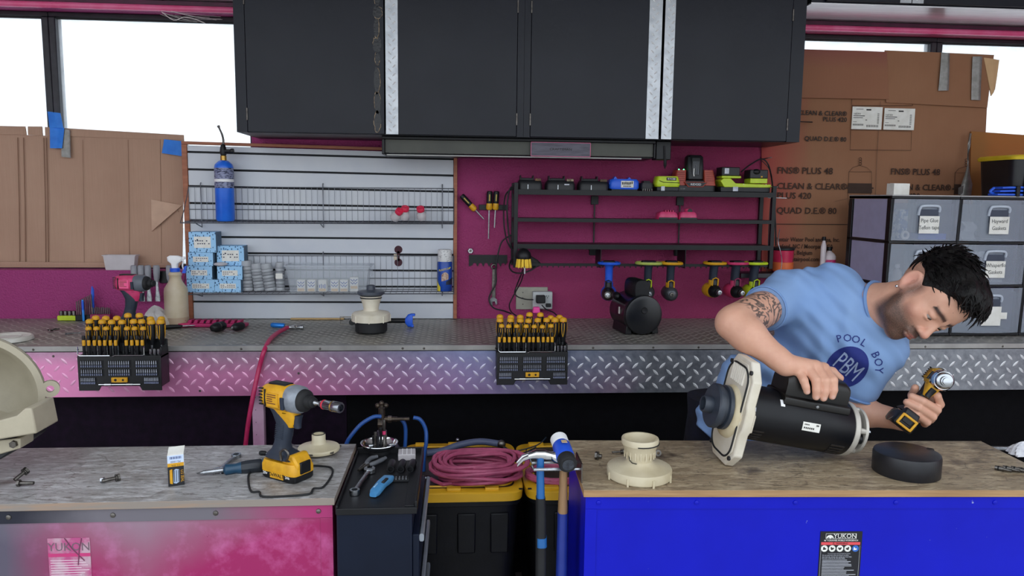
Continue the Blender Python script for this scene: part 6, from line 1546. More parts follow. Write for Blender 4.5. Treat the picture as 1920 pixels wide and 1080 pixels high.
# bolts
def bolt(px, py, ang, L, label, nutpos=.5, r=.004, lift=0, grp=None, tiltup=0):
    p = F(px, py); o = thing('hex_bolt', label, 'bolt', M=T(p + Vector((0, 0, .0085+lift))) @ RZ(ang) @ RY(tiltup), group=grp)
    G().cyl((-L/2, 0, 0), (L/2, 0, 0), r, n=12).build('thread', M_dsteel, o); G().cyl((L/2, 0, 0), (L/2+.006, 0, 0), r*2, n=6).build('head', M_dsteel, o)
    if nutpos is not None: G().lathe([(r, 0), (r*2.1, 0), (r*2.1, .002), (r, .002)], 16, T((L/2-.004, 0, 0)) @ RY(90)).build('washer', M_dsteel, o)
    return o
bolt(38, 901, 62, .03, 'rusty hex bolt standing askew at the far left of bench', .5, .0045, .004, tiltup=-25); bolt(51, 912, 178, .032, 'rusty hex bolt lying flat below its pair at left', None, .0042)
bolt(206, 905, 38, .034, 'rusty hex bolt with washer near the middle of left bench', .5, .0045); p = F(190, 905); o = tag(G().cyl((0, 0, .006), (.007, 0, .007), .0075, n=6).build('hex_nut', M_steel), 'small hex nut beside the washer bolt on left bench', 'nut'); o.location = p
# long screwdriver
a, b, c = F(368, 897)+Vector((0, 0, .006)), F(419, 889)+Vector((0, 0, .011)), F(500, 882)+Vector((0, 0, .016)); axv = (c-b).normalized()
o = thing('screwdriver', 'long teal handled screwdriver lying on the grey bench', 'screwdriver', M=basis(b, x=axv, z=(0, 0, 1))); L = (c-b).length; M_teal = mat('deep teal handle', '#163a52', .35, c2='#1d4560', nscale=30)
G().lathe([(0, 0), (.009, .001), (.0145, .006), (.0135, .014), (.0125, .03), (.016, .044)], 20, RY(90)).build('bolster', M_teal, o)
G().lathe([(.016, .044), (.0175, .055), (.0175, L*.86), (.015, L*.9)], 8, RY(90)).build('grip', mat('black ribbed grip', '#1d232b', .5), o); G().lathe([(.015, L*.9), (.0165, L*.92), (.0165, L), (.012, L+.01), (0, L+.012)], 20, RY(90)).build('end_cap', M_teal, o)
Ls = (b-a).length; G().lathe([(0, -Ls), (.002, -Ls+.003), (.004, -Ls+.012), (.0045, -Ls+.016), (.0062, -Ls+.016), (.0062, 0), (0, 0)], 14, RY(90)).build('shaft', M_steel, o)
# combination wrench
def wrench(label, pa, pb, mm, h=.0045, ring_first=True):
    a, b = F(*pa), F(*pb); d_ = (b-a); L = d_.length; ang = math.degrees(math.atan2(d_.y, d_.x))
    o = thing('combination_wrench', label, 'wrench', M=T(a+Vector((0, 0, .001))) @ RZ(ang))
    G().loft([((.01, 0, h), (0, .006, 0), (0, 0, h*.8), 3), ((L*.5, 0, h*1.2), (0, .0055, 0), (0, 0, h*.7), 3), ((L-.012, 0, h), (0, .0065, 0), (0, 0, h*.8), 3)], 12).build('shank', mm, o)
    G().lathe([(.0075, 0), (.0125, 0), (.013, h), (.0125, h*2), (.0075, h*2), (.0075, 0)], 24, T((0, 0, 0))).build('ring_end', mm, o)
    G().prism([(-.012, -.007), (-.006, -.014), (.008, -.015), (.017, -.009), (.017, -.006), (.004, -.0055), (.004, .0055), (.017, .006), (.017, .009), (.008, .015), (-.006, .014), (-.012, .007)], 0, h*2, T((L, 0, 0)) @ RZ(12)).build('open_end', mm, o, bev=.001)
    return o
wrench('bright combination wrench lying behind the long screwdriver', (443, 858), (410, 886), M_steel)
a, b = F(487, 853)+Vector((0, 0, .006)), F(512, 855)+Vector((0, 0, .006)); o = thing('small_driver', 'stubby black tipped driver half hidden behind the foreground driver', 'driver', M=basis(a, x=b-a, z=(0, 0, 1))); G().lathe([(0, 0), (.005, .0), (.0065, .004), (.0065, .016), (.004, .02), (0, .02)], 12, RY(90)).build('tip', M_black, o); G().cyl((.019, 0, 0), (.05, 0, 0), .003, n=8).build('shank', M_steel, o)
tag(G().tube([F(545, 835)+Vector((0, 0, .003)), F(556, 838)+Vector((0, 0, .003)), F(566, 841)+Vector((0, 0, .003))], .0022, 6).build('split_pin', M_steel), 'thin bright pin lying behind the foreground driver grip', 'pin')

# ---- cream pump housing at the left edge
M_tan = mat('taupe pump plastic', '#b2a994', .5, c2='#a39a86', nscale=10, bump=.15, bscale=160)
c0 = W(-62, 752, 1.9); ph = thing('pump_housing', 'cream pump volute housing cut off at the left photo edge', 'pump housing', M=basis((c0.x, 1.9, c0.z), z=(.42, -.9, .05), y=(0, .05, 1)))
Rv = .165
G().lathe([(.145, -.006), (Rv, -.006), (Rv+.003, .0), (Rv, .012), (.150, .014), (.146, .004), (.13, -.06), (.09, -.1), (.04, -.115), (0, -.118)], 56, caps=False).build('bowl', M_tan, ph)
G().lathe([(.168, -.004), (.16, -.06), (.13, -.11), (.06, -.13), (0, -.132)], 48, caps=False).build('outer_shell', M_tan, ph)
for an in (5, 75, 140): 
    a = R(an); M_ = T(((Rv+.012)*math.cos(a), (Rv+.012)*math.sin(a), 0)); G().lathe([(.009, -.006), (.0215, -.006), (.0215, .012), (.009, .012), (.009, -.006)], 24, M_).build('bolt_ear', M_tan, ph)
bz = W(30, 790, 1.86)
hb = thing('x', None, None); bpy.data.objects.remove(hb)
def pl(px, py, Y): return ph.matrix_world.inverted() @ W(px, py, Y)
bpy.context.view_layer.update()
def hull(g, front, Y, d):
    a = [W(x, y, Y) for x, y in front]; b = [W(x, y, Y) + Vector((0, d, 0)) for x, y in front]; n = len(a); Mi = ph.matrix_world.inverted()
    return g._add([Mi @ p for p in a+b], [tuple(range(n-1, -1, -1)), tuple(range(n, 2*n))] + [(i, (i+1) % n, n+(i+1) % n, n+i) for i in range(n)])
hull(G(), [(-120, 808), (-120, 770), (-30, 796), (30, 780), (46, 766), (59, 765), (69, 813), (-10, 826)], 1.80, .10).build('foot_block', M_tan, ph, bev=.004)
hull(G(), [(-120, 828), (-20, 828), (38, 822), (38, 841), (-10, 855), (-120, 858)], 1.83, .06).build('foot_bracket', M_tan, ph, bev=.003)
hull(G(), [(-120, 822), (38, 822), (38, 835), (20, 848), (0, 862), (-120, 863)], 1.835, .12).build('dark_gusset', M_dgrey, ph, bev=.003)
q = pl(27, 832, 1.83); G().cyl(q, q + ph.matrix_world.inverted().to_3x3() @ Vector((0, -.008, 0)), .009, n=6).build('bolt_head', M_dsteel, ph)
zlow = Zp(0, 863, ZT).z

# ================================================================== black side cart and tools on it
M_navy = mat('black navy steel', '#0b1222', .45, c2='#0f182a', nscale=6, spec=.2); M_trayp = mat('black tray liner', '#101115', .5, c2='#191a1f', nscale=30)
ct = thing('side_cart', 'narrow black tool cart standing against the magenta bench', 'tool cart'); x0, x1, y0, y1 = -.276, -.088, 1.70, 2.09; zt = .925
G().b2((x0, y0, .08), (x1-.012, y1, zt-.002)).build('body', M_navy, ct, bev=.003)
g = G(); g.b2((x0, y0, zt), (x1, y1, zt+.004)); g.build('tray_floor', M_trayp, ct)
g = G(); r_ = .02; g.b2((x0, y0-.004, zt-.01), (x1, y0+.004, zt+.006)); g.b2((x0, y1-.006, zt-.01), (x1, y1, zt+r_)); g.b2((x0-.002, y0, zt-.01), (x0+.004, y1, zt+.012)); g.b2((x1-.006, y0, zt-.01), (x1, y1, zt+r_)); g.b2((x1-.03, y0+.004, zt+.004), (x1-.006, y1-.006, zt+.008)); g.build('tray_rim', M_blackmetal, ct, bev=.0015)
for k in range(6):
    z = .86-k*.13; d = G().b2((x1-.012, y0+.006, z-.12), (x1+.004, y1-.006, z)).build('drawer_front', M_navy, ct, bev=.002)
    G().loft([((x1+.01, y0+.01, z-.01), (.006, 0, 0), (0, 0, .01), 3), ((x1+.012, y1-.01, z-.01), (.006, 0, 0), (0, 0, .01), 3)], 10).build('drawer_pull', mat('grey drawer pull', '#8d949e', .4, .5), d)
for cx in (x0+.04, x1-.05):
    for cy in (y0+.05, y1-.05): G().cyl((cx-.012, cy, .04), (cx+.012, cy, .04), .04, n=18).build('caster', M_rubber, ct)
ZC_ = zt+.0045
def Cc(px, py): return Zp(px, py, ZC_)
# bowl with bits
p = Cc(710, 853); p.y += .02; o = thing('magnetic_bowl', 'round stainless magnetic bowl at the back of black cart', 'bowl', p)
G().lathe([(0, .012), (.03, .012), (.045, .02), (.05, .03), (.053, .031), (.0535, .0295), (.046, .018), (.031, .0105), (0, .0105)], 40).build('dish', M_chrome, o); G().lathe([(0, 0), (.03, 0), (.031, .01), (0, .0105)], 28).build('rubber_base', M_rubber, o)
random.seed(17)
for k, (dx_, dy_, h, pk) in enumerate(((-.008, -.006, .05, 0), (.004, .0, .06, 0), (.012, -.004, .085, 1), (-.002, -.014, .04, 0), (.014, .008, .045, 0), (-.014, .004, .035, 0))):
    b = thing('driver_bit', 'dark driver bit standing in the steel bowl%s' % (', tallest with pink band' if pk else ', %s in size' % ('third', 'second', '', 'fifth', 'fourth', 'smallest')[k]), 'driver bit', p + Vector((dx_*1.2, dy_*1.2, .0125)), 0, 'bits in the steel bowl'); G().lathe([(0, 0), (.004, 0), (.0045, h*.3), (.0035, h*.32), (.0035, h*.6), (.0045, h*.62), (.0045, h), (0, h)], 8).build('bit', M_black if k % 2 else M_dsteel, b)
    if pk: G().lathe([(.0048, h*.5), (.0048, h*.62)], 8).build('pink_band', M_hotpink, b)
for k, (dx_, dy_) in enumerate(((-.03, .0), (.028, .006), (.03, -.008))):
    tag(G().cyl((0, 0, .0055), (.012, .004, .0055), .005, n=8).build('loose_socket', M_steel), 'short steel socket lying in the bowl, %s' % ('at its left', 'back right', 'front right')[k], 'socket', 'sockets in the steel bowl').location = p + Vector((dx_, dy_, .0145))
# clear case
p = Cc(763, 858); o = thing('parts_case', 'small clear parts case at the cart back corner', 'case', p, R(3)); G().box((0, 0, .009), (.048, .05, .018)).build('shell', M_frost, o, bev=.002)
for k in range(3): G().box((-.012+k*.012, 0, .0185), (.002, .046, .001)).build('divider', M_white, o)
# deep sockets in a row
for k, px in enumerate((733, 752, 770)):
    p = Cc(px, 884); o = thing('deep_socket', 'black deep impact socket on the cart, %s of three' % ('left', 'middle', 'right')[k], 'socket', M=T(p + Vector((0, 0, .0105))) @ RZ(90-3*k), group='black deep sockets')
    G().lathe([(.0065, -.002), (.0065, -.012), (.0098, -.012), (.0102, -.008), (.0102, .04), (.009, .043), (0, .043)], 22, T((0, 0, 0)) @ RY(90)).build('barrel', M_black, o); G().lathe([(.0066, -.0015), (0, -.0015)], 16, RY(90)).build('bore', M_ink, o)
# bit strip
a = Cc(740, 902); o = thing('bit_strip', 'narrow strip of small bits in front of the deep sockets', 'bit strip', a, R(1)); G().box((.0, 0, .003), (.075, .018, .006)).build('strip', M_black, o, bev=.001)
for k in range(8): G().cyl((-.03+k*.0085, -.008, .0085), (-.03+k*.0085, .006, .0085), .0028, n=6).build('bit', M_steel, o)
# utility knife
a, b = Cc(703, 930), Cc(728, 905); o = thing('utility_knife', 'blue utility knife lying on the black cart tray', 'utility knife', M=basis(a, x=b-a, z=(0, 0, 1))); L = (b-a).length*1.15; M_kblue = mat('steel blue knife', '#3c7fb4', .35, c2='#5593c4', nscale=20)
G().loft([((-.012, 0, .007), (0, .009, 0), (0, 0, .005), 4), ((.0, 0, .009), (0, .013, 0), (0, 0, .008), 4), ((L*.5, .002, .011), (0, .012, 0), (0, 0, .01), 4), ((L*.85, .0, .011), (0, .0135, 0), (0, 0, .0095), 4), ((L, -.002, .009), (0, .009, 0), (0, 0, .006), 4)], 18).build('handle', M_kblue, o)
G().box((L*.5, -.006, .0205), (.03, .008, .004)).build('slider', M_dgrey, o, bev=.001); G().box((L*.3, .006, .0185), (L*.4, .003, .002)).build('inlay', mat('pale blue inlay', '#9cc0dc', .4), o)
# wrench + pliers on the cart
_F = F; F = Cc
wrench('large bright combination wrench on the black cart tray', (665, 927), (693, 887), M_steel, .006)
F = _F
p = Cc(688, 877); pv = thing('pliers', 'grey handled needle nose pliers on the black cart', 'pliers', M=basis(p, x=Cc(655, 896)-p, z=(0, 0, 1)))
M_plh = mat('grey plier handles', '#5d6066', .5)
for s in (-1, 1):
    G().tube([(-.004, s*.004, .007), (-.02, s*.012, .008), (-.045, s*.017, .009), (-.065, s*.013 + .004, .009)], [.005, .0062, .0062, .005], 10, smooth=4).build('handle', M_plh, pv)
    G().loft([((0, s*.004, .007), (0, .006, 0), (0, 0, .006), 3), ((.014, s*.004, .007), (0, .005, 0), (0, 0, .005), 3), ((.04, s*.0015, .006), (0, .0014, 0), (0, 0, .003), 3)], 12).build('jaw', M_dsteel, pv)
G().cyl((0, 0, .0), (0, 0, .014), .006, n=14).build('pivot', M_steel, pv)

# ---- gas cylinder with blue hoses behind the cart
Yg = 2.42; pg = W(716, 800, Yg); zg = pg.z
gc = thing('gas_cylinder', 'dark gas cylinder with brass valve behind the black cart', 'gas cylinder', (pg.x, Yg, 0.0)); rg = .07; zsh = W(716, 835, Yg).z
G().lathe([(0, 0), (rg, 0), (rg, zsh-.05), (rg*.92, zsh-.02), (rg*.65, zsh+.012), (rg*.35, zsh+.025), (.016, zsh+.03), (.016, zsh+.05), (0, zsh+.05)], 32).build('cylinder', mat('grey cylinder paint', '#3a3640', .5, c2='#4a4652', nscale=14), gc)
M_dbrass = mat('tarnished brass', '#5f5348', .45, .8, c2='#3f3a38', nscale=60)
zt_ = W(716, 765, Yg).z
g = G(); g.cyl((0, 0, zsh+.045), (0, 0, zt_), .011, n=12); g.cyl((-.012, 0, zsh+.075), (.012, 0, zsh+.075), .018, n=6); g.build('valve_body', M_dbrass, gc)
g = G(); g.cyl((0, 0, zt_-.002), (0, 0, zt_+.012), .006, n=8)
for dx_, dz_ in ((-.013, .008), (.0, .016), (.014, .008)): g.sph((dx_, 0, zt_+dz_), .0085, 10, 6)
g.build('valve_handle', M_dbrass, gc)
zv = W(730, 786, Yg).z; g = G(); g.cyl((0, 0, zv), (.05, 0, zv), .008, n=10); g.cyl((.05, 0, zv), (.09, 0, zv), .0055, n=10); g.cyl((.02, 0, zv), (.032, 0, zv), .012, n=6); g.build('outlet_pipe', M_dbrass, gc)
M_bhose = mat('navy blue hose', '#1f4f96', .4)
for lab, pts in (('blue hose curving left of the gas cylinder', [(714, 781, Yg-.03), (700, 782, Yg-.04), (678, 795, Yg-.05), (660, 815, Yg-.06), (650, 832, Yg-.06), (644, 862, Yg-.05), (642, 960, Yg-.04)]), ('blue hose arching right of the gas cylinder', [(775, 783, Yg-.01), (788, 787, Yg-.01), (798, 805, Yg-.01), (799, 830, Yg-.02), (795, 860, Yg-.02), (794, 960, Yg-.02)]), ('blue hose hanging straight beside the gas cylinder', [(753, 787, Yg+.03), (760, 800, Yg+.03), (760, 830, Yg+.03), (756, 870, Yg+.03), (756, 960, Yg+.03)])):
    tag(G().tube([W(*q) for q in pts], .0065, 10, smooth=6).build('gas_hose', M_bhose), lab, 'hose')

# ================================================================== totes with yellow lids
M_tlid = mat('yellow tote lid', '#e0ad22', .45, c2='#c99616', nscale=5, lo=.4, hi=.8); M_tub = mat('black tote body', '#0a0b0f', .45, c2='#101116', nscale=20, spec=.25, bump=.2, bscale=90)
ztl = .755
def tote(label, x0, x1, y0, y1, ztop, h=.36, M_tlid=M_tlid):
    t = thing('storage_tote', label, 'tote', ((x0+x1)/2, (y0+y1)/2, ztop-h), 0, 'black totes with yellow lids')
    w, d = (x1-x0)/2, (y1-y0)/2
    G().loft([((0, 0, 0), (w*.86, 0, 0), (0, d*.86, 0), 9), ((0, 0, h-.05), (w*.95, 0, 0), (0, d*.95, 0), 9), ((0, 0, h-.045), (w*.99, 0, 0), (0, d*.99, 0), 9), ((0, 0, h-.03), (w*.99, 0, 0), (0, d*.99, 0), 9)], 40).build('tub', M_tub, t)
    for s in (-.5, .1, .62): G().box((w*s, -d*.93, h*.62), (w*.28, .016, h*.36), (1.05, 1)).build('moulded_pocket', M_tub, t, bev=.004)
    l = G().loft([((0, 0, h-.03), (w, 0, 0), (0, d, 0), 10), ((0, 0, h-.004), (w*1.01, 0, 0), (0, d*1.01, 0), 10), ((0, 0, h), (w*.99, 0, 0), (0, d*.99, 0), 10)], 44).build('lid', M_tlid, t)
    G().loft([((0, 0, h-.002), (w*.88, 0, 0), (0, d*.84, 0), 10), ((0, 0, h+.0006), (w*.88, 0, 0), (0, d*.84, 0), 10)], 44).build('recessed_panel', mat('brown black lid panel', '#2c2620', .6, c2='#3a3228', nscale=14), l)
    for s in (-.7, -.1, .5): G().box((w*s, -d*.9, h+.004), (w*.22, .022, .01)).build('lid_lug', M_tlid, l, bev=.002); G().box((w*s, d*.9, h+.004), (w*.22, .022, .01)).build('lid_lug', M_tlid, l, bev=.002)
    g = G()
    for s in (-1, 1): g.box((w*.955*s, -d*.9, h+.0006), (.012, .01, .001))
    g.build('lid_slot', M_ink, l)
    G().tube([(w*.86*math.copysign(abs(math.cos(a))**.25, math.cos(a)), d*.8*math.copysign(abs(math.sin(a))**.25, math.sin(a)), h+.002) for a in [k*math.pi/20 for k in range(40)]], .004, 6, closed=True).build('lid_ridge', M_tlid, l)
    return t
f1_ = Zp(986, 922, ztl); b1_ = Zp(760, 832, ztl)
tote('black tote with yellow lid under the coiled pink hose', f1_.x-.40, f1_.x-.005, f1_.y, b1_.y, ztl)
tote('lower black tote supporting the hose coil tote', f1_.x-.39, f1_.x-.015, f1_.y+.005, b1_.y-.005, ztl-.362, .36, M_tub)
x2 = f1_.x+.004
tote('black tote with yellow lid half hidden behind the hammers', x2, x2+.5, f1_.y+.01, b1_.y, ztl-.004); tote('lower black tote behind the hammers beside the blue bench', x2+.01, x2+.49, f1_.y+.015, b1_.y-.005, ztl-.366, .36, M_tub)
# coiled hose
M_phose = mat('dusty pink hose', '#b85578', .5, c2='#96405f', nscale=26)
random.seed(41); pc = Zp(893, 890, ztl+.02); pts = []
turns = 15; n = 22
for k in range(turns*n):
    a = k/n*2*math.pi; tt = k/(turns*n); rr = 1+.16*math.sin(tt*31)+.07*math.sin(a*2.3+tt*17)
    pts.append((pc.x + .006 + .125*rr*math.cos(a)+.012*math.sin(tt*23), pc.y+.02 + .095*rr*math.sin(a)+.012*math.cos(tt*19), ztl+.0085+.055*abs(math.sin(tt*9.3+a*.11))+.004*math.sin(a*3)))
e0 = pts[0]; hc = thing('hose_coil', 'dusty pink air hose coiled on the yellow tote lid', 'hose')
G().tube([Zp(806, 897, ztl+.015), Zp(815, 902, ztl+.012), Zp(830, 908, ztl+.012)] + [Vector(p) for p in pts], .0062, 8).build('coil', M_phose, hc)
a = Zp(806, 897, ztl+.015); g = G(); g.cyl(a, a+Vector((-.014, -.004, .003)), .008, n=8); g.cyl(a+Vector((-.012, -.003, .003)), a+Vector((-.022, -.006, .006)), .006, n=8); g.build('brass_fitting', M_steel, hc)
g = G(); pc2 = Zp(1045, 895, ztl+.02)
g.tube([(pc2.x+.09*math.cos(a*.25)*(1+.05*math.sin(a*1.3)), pc2.y+.05+.07*math.sin(a*.25), ztl+.007+.012*abs(math.sin(a*.07))) for a in range(0, 150)], .0062, 8)
tag(g.build('hose_coil', M_phose), 'second pink hose coil on the tote behind the hammers', 'hose')
o = thing('pipe_hose', 'slate blue hose lying at the back of the yellow tote', 'hose'); G().tube([Zp(800, 850, ztl+.012), Zp(830, 845, ztl+.016), Zp(862, 834, ztl+.03), Zp(900, 828, ztl+.04), Zp(935, 832, ztl+.03)], .012, 10, smooth=6).build('hose', mat('slate blue hose', '#4c5470', .5), o); q = Zp(940, 833, ztl+.03); G().sph(q, (.016, .014, .016), 12, 8).build('end_fitting', M_dsteel, o)
for k, pp in enumerate((((942, 835), (960, 845), (985, 842), (1010, 833), (1024, 820)), ((940, 845), (965, 852), (990, 846), (1005, 838)), ((945, 838), (955, 860), (975, 868)))):
    tag(G().tube([Zp(x, y, ztl+.02+.004*k) for x, y in pp], .0022, 6, smooth=5).build('loose_wire', mat('dark teal wire', '#1c2c3c', .5)), 'thin dark wire tangled behind the hose coil, %s one' % ('longest', 'middle', 'shortest')[k], 'wire')
p = Zp(858, 823, ztl+.03); o = thing('eye_screw', 'small pale eye screw standing behind the hose coil', 'screw', (p.x, p.y-.03, ztl-.002)); G().cyl((0, 0, 0), (0, 0, .035), .003, n=8).build('shank', M_steel, o); G().sph((0, 0, .038), .007, 10, 6).build('knob', M_steel, o)

# ================================================================== hammer and mallet hung on the blue bench side
Yh = 1.80
hr = thing('tool_hanger', 'steel hanger bracket on the left side of blue bench', 'hanger'); bz_ = W(1030, 873, Yh).z-.01; xh = .318
g = G(); g.tube([(xh, Yh+.05, bz_), (xh-.12, Yh+.05, bz_), (xh-.125, Yh+.05, bz_+.012)], .004, 8); g.tube([(xh, Yh-.0, bz_), (xh-.12, Yh-.0, bz_), (xh-.125, Yh-.0, bz_+.012)], .004, 8); g.build('prongs', M_steel, hr); G().b2((xh-.003, Yh-.02, bz_-.03), (xh+.0, Yh+.07, bz_+.02)).build('back_plate', M_dsteel, hr)
Ym = Yh+.025
p = W(1022, 870, Ym); hm = thing('claw_hammer', 'claw hammer with blue and black handle hanging beside the tote', 'hammer', (W(1013, 880, Ym).x, Ym, bz_+.018))
zE = W(1015, 1090, Ym).z-hm.location.z
G().loft([((0, 0, .012), (.009, 0, 0), (0, .013, 0), 3), ((0, 0, -.03), (.0095, 0, 0), (0, .014, 0), 3), ((.002, 0, -.1), (.0105, 0, 0), (0, .015, 0), 3)], 18).build('blue_shaft', mat('hammer blue', '#1f5f9e', .4), hm)
G().loft([((.002, 0, -.1), (.012, 0, 0), (0, .016, 0), 3), ((.004, 0, -.16), (.013, 0, 0), (0, .017, 0), 3), ((.006, 0, zE), (.0135, 0, 0), (0, .018, 0), 3)], 18).build('black_grip', M_rubber, hm); G().loft([((.0055, 0, -.205), (.0138, 0, 0), (0, .0182, 0), 3), ((.006, 0, -.23), (.014, 0, 0), (0, .0185, 0), 3)], 18).build('blue_ring', _mats['hammer blue'], hm)
g = G(); g.loft([((.012, -.002, .012), (0, .013, 0), (0, 0, .012), 3), ((.026, -.005, .010), (0, .01, 0), (0, 0, .01), 2.5), ((.034, -.008, .008), (0, .0145, 0), (0, 0, .0145), 2), ((.044, -.012, .006), (0, .0145, 0), (0, 0, .0145), 2)], 20)
g.loft([((.012, 0, .012), (0, .013, 0), (0, 0, .012), 3), ((-.012, 0, .014), (0, .014, 0), (0, 0, .011), 3), ((-.032, 0, .010), (0, .013, 0), (0, 0, .007), 3)], 20)
for s in (-1, 1): g.loft([((-.028, s*.007, .010), (0, .006, 0), (0, 0, .006), 3), ((-.045, s*.009, .004), (0, .0055, 0), (0, 0, .005), 3), ((-.06, s*.011, -.012), (0, .004, 0), (0, 0, .003), 3)], 12)
g.build('head', M_chrome, hm)
Ml = Yh+.02; p = W(1057, 862, Ml); ml = thing('mallet', 'blue and black mallet with wooden handle hanging on bench side', 'mallet', (p.x, Ml, bz_+.004)); zc = .028; zE = W(1056, 1095, Ml).z-ml.location.z
h0 = Vector((.004, -.052, zc-.01)); h1 = Vector((-.006, .06, zc+.022))
ax_ = (h1-h0).normalized(); Lh = (h1-h0).length; Mh = basis(h0, z=ax_, y=(0, 0, 1))
G().lathe([(0, 0), (.021, 0), (.023, .003), (.023, .026), (.0215, .03), (0, .03)], 26, Mh).build('black_face', M_rubber, ml); G().lathe([(.0215, .029), (.0235, .034), (.0235, .08), (.0215, .085)], 26, Mh).build('blue_head', mat('mallet blue', '#1d4fc8', .35), ml); G().lathe([(.0215, .084), (.0225, .088), (.0225, Lh-.004), (.019, Lh), (0, Lh)], 26, Mh).build('white_face', M_white, ml)
G().lathe([(0, -.0008), (.015, -.0008), (.0155, 0)], 20, Mh).build('worn_center', mat('grey worn rubber', '#3d434c', .6, c2='#1d1f24', nscale=90), ml); G().box((0, -.0, zc+.034), (.014, .02, .001)).build('head_label', mat('tan label', '#c9b08a', .6), ml)
G().loft([((0, 0, zc-.01), (.009, 0, 0), (0, .012, 0), 2.5), ((0, 0, -.06), (.0105, 0, 0), (0, .014, 0), 2.5), ((0, 0, -.125), (.0125, 0, 0), (0, .016, 0), 2.5)], 18).build('wood_shaft', mat('mallet hickory', '#8a6a4a', .5, c2='#a07d58', nscale=14, stretch=(6, 6, 1)), ml); G().loft([((0, 0, -.125), (.0128, 0, 0), (0, .0165, 0), 2.5), ((0, 0, zE), (.0145, 0, 0), (0, .018, 0), 2.5)], 18).build('blue_grip', mat('navy grip', '#1a2f86', .45), ml)

# ================================================================== on the right bench
p = F(1198, 893); o = thing('pump_diffuser', 'cream pump diffuser with flared neck on the tan bench top', 'pump part', p); M_cr2 = mat('dirty cream plastic', '#cfc4aa', .45, c2='#b8ab8c', nscale=10)
G().lathe([(.05, 0), (.078, 0), (.082, .004), (.083, .022), (.081, .027), (.06, .033), (.038, .038), (.033, .044), (.034, .052), (.0445, .086), (.047, .088), (.0475, .1), (.046, .103), (.041, .103), (.038, .095), (.03, .05), (0, .046)], 48).build('diffuser_body', M_cr2, o)
for k in range(18): a = k*2*math.pi/18; G().box((.039*math.cos(a), .039*math.sin(a), .068), (.0025, .0025, .03)).build('neck_rib', M_cr2, o)
for k in range(8): a = k*math.pi/4+.2; G().box((.0825*math.cos(a), .0825*math.sin(a), .008), (.005, .005, .022)).build('rim_rib', M_cr2, o)
G().tube([(.048*math.cos(a), .048*math.sin(a), .09) for a in [R(-110+k*16) for k in range(10)]], .0016, 6).build('o_ring', M_rubber, o); G().tube([(.036*math.cos(R(a)), .036*math.sin(R(a)), z) for a, z in ((205, .066), (212, .05), (225, .045), (245, .0445))], .0012, 5).build('scratch_hair', M_rubber, o)
bolt(1124, 861, 160, .012, 'stubby hex bolt behind the cream diffuser on tan bench', .5, .006); bolt(1157, 853, 8, .03, 'thin rusty bolt at the back of the tan bench', .5, .003)
p = F(1233, 855); o = thing('shaft_collar', 'small steel collar behind the cream diffuser', 'collar', p); G().lathe([(.004, 0), (.009, 0), (.009, .006), (.004, .006), (.004, 0)], 20, T((0, 0, .0092)) @ RX(80)).build('collar', M_dsteel, o)
# round black cap
p = F(1698, 885); o = thing('motor_cap', 'round black motor end cap lying on the tan bench', 'cap', p, R(20)); M_capb = mat('scuffed black cap', '#16171d', .42, c2='#212228', nscale=30, rvar=.2)
rc = .082
prof = [(0, .058), (rc*.9, .058), (rc*.975, .055), (rc, .048), (rc, .002), (rc*.98, 0), (0, 0)]
G().lathe(prof, 56).build('cap_shell', M_capb, o); G().sph((rc*.86, -rc*.15, .0555), (.013, .01, .004), 14, 8).build('cord_notch', M_ink, o); G().box((rc*.995, -rc*.05, .05), (.004, .016, .012)).build('notch_tab', M_capb, o, bev=.002)
# row of socket bits at the right edge
for k, (px, py) in enumerate(((1880, 884), (1895, 884), (1910, 885), (1924, 887), (1940, 888))):
    p = F(px, py); o = thing('nut_setter', 'steel nut setter at the right edge of tan bench, %s from the left' % ORD[k], 'nut setter', M=T(p + Vector((0, 0, .0065))) @ RZ(-48), group='steel nut setters'); G().lathe([(.004, -.018), (.006, -.018), (.006, .0), (.0042, .003), (.0042, .02), (0, .02)], 12, RY(90)).build('barrel', M_dsteel, o); G().lathe([(.0061, -.012), (.0064, -.01), (.0061, -.008)], 12, RY(90)).build('ring', M_black, o)
p = F(1908, 850); tw = tag(G().sheet(lambda u, v: lump(u, v, 2.2, (.05, .03, .03)), 44, 12).build('white_glove', mat('white knit glove', '#d9d9de', .9, c2='#b9bac4', nscale=40, bump=.6, bscale=150, bdist=.004)), 'crumpled white knit glove at the back right of tan bench', 'glove'); tw.location = p + Vector((.02, 0, 0))
a, b = F(1862, 838), F(1935, 840); tag(G().tube([a+Vector((0, .02, -.01)), b+Vector((0.05, .02, -.01))], .006, 8).build('steel_rod', M_steel), 'bright steel rod behind the right end of tan bench', 'rod')
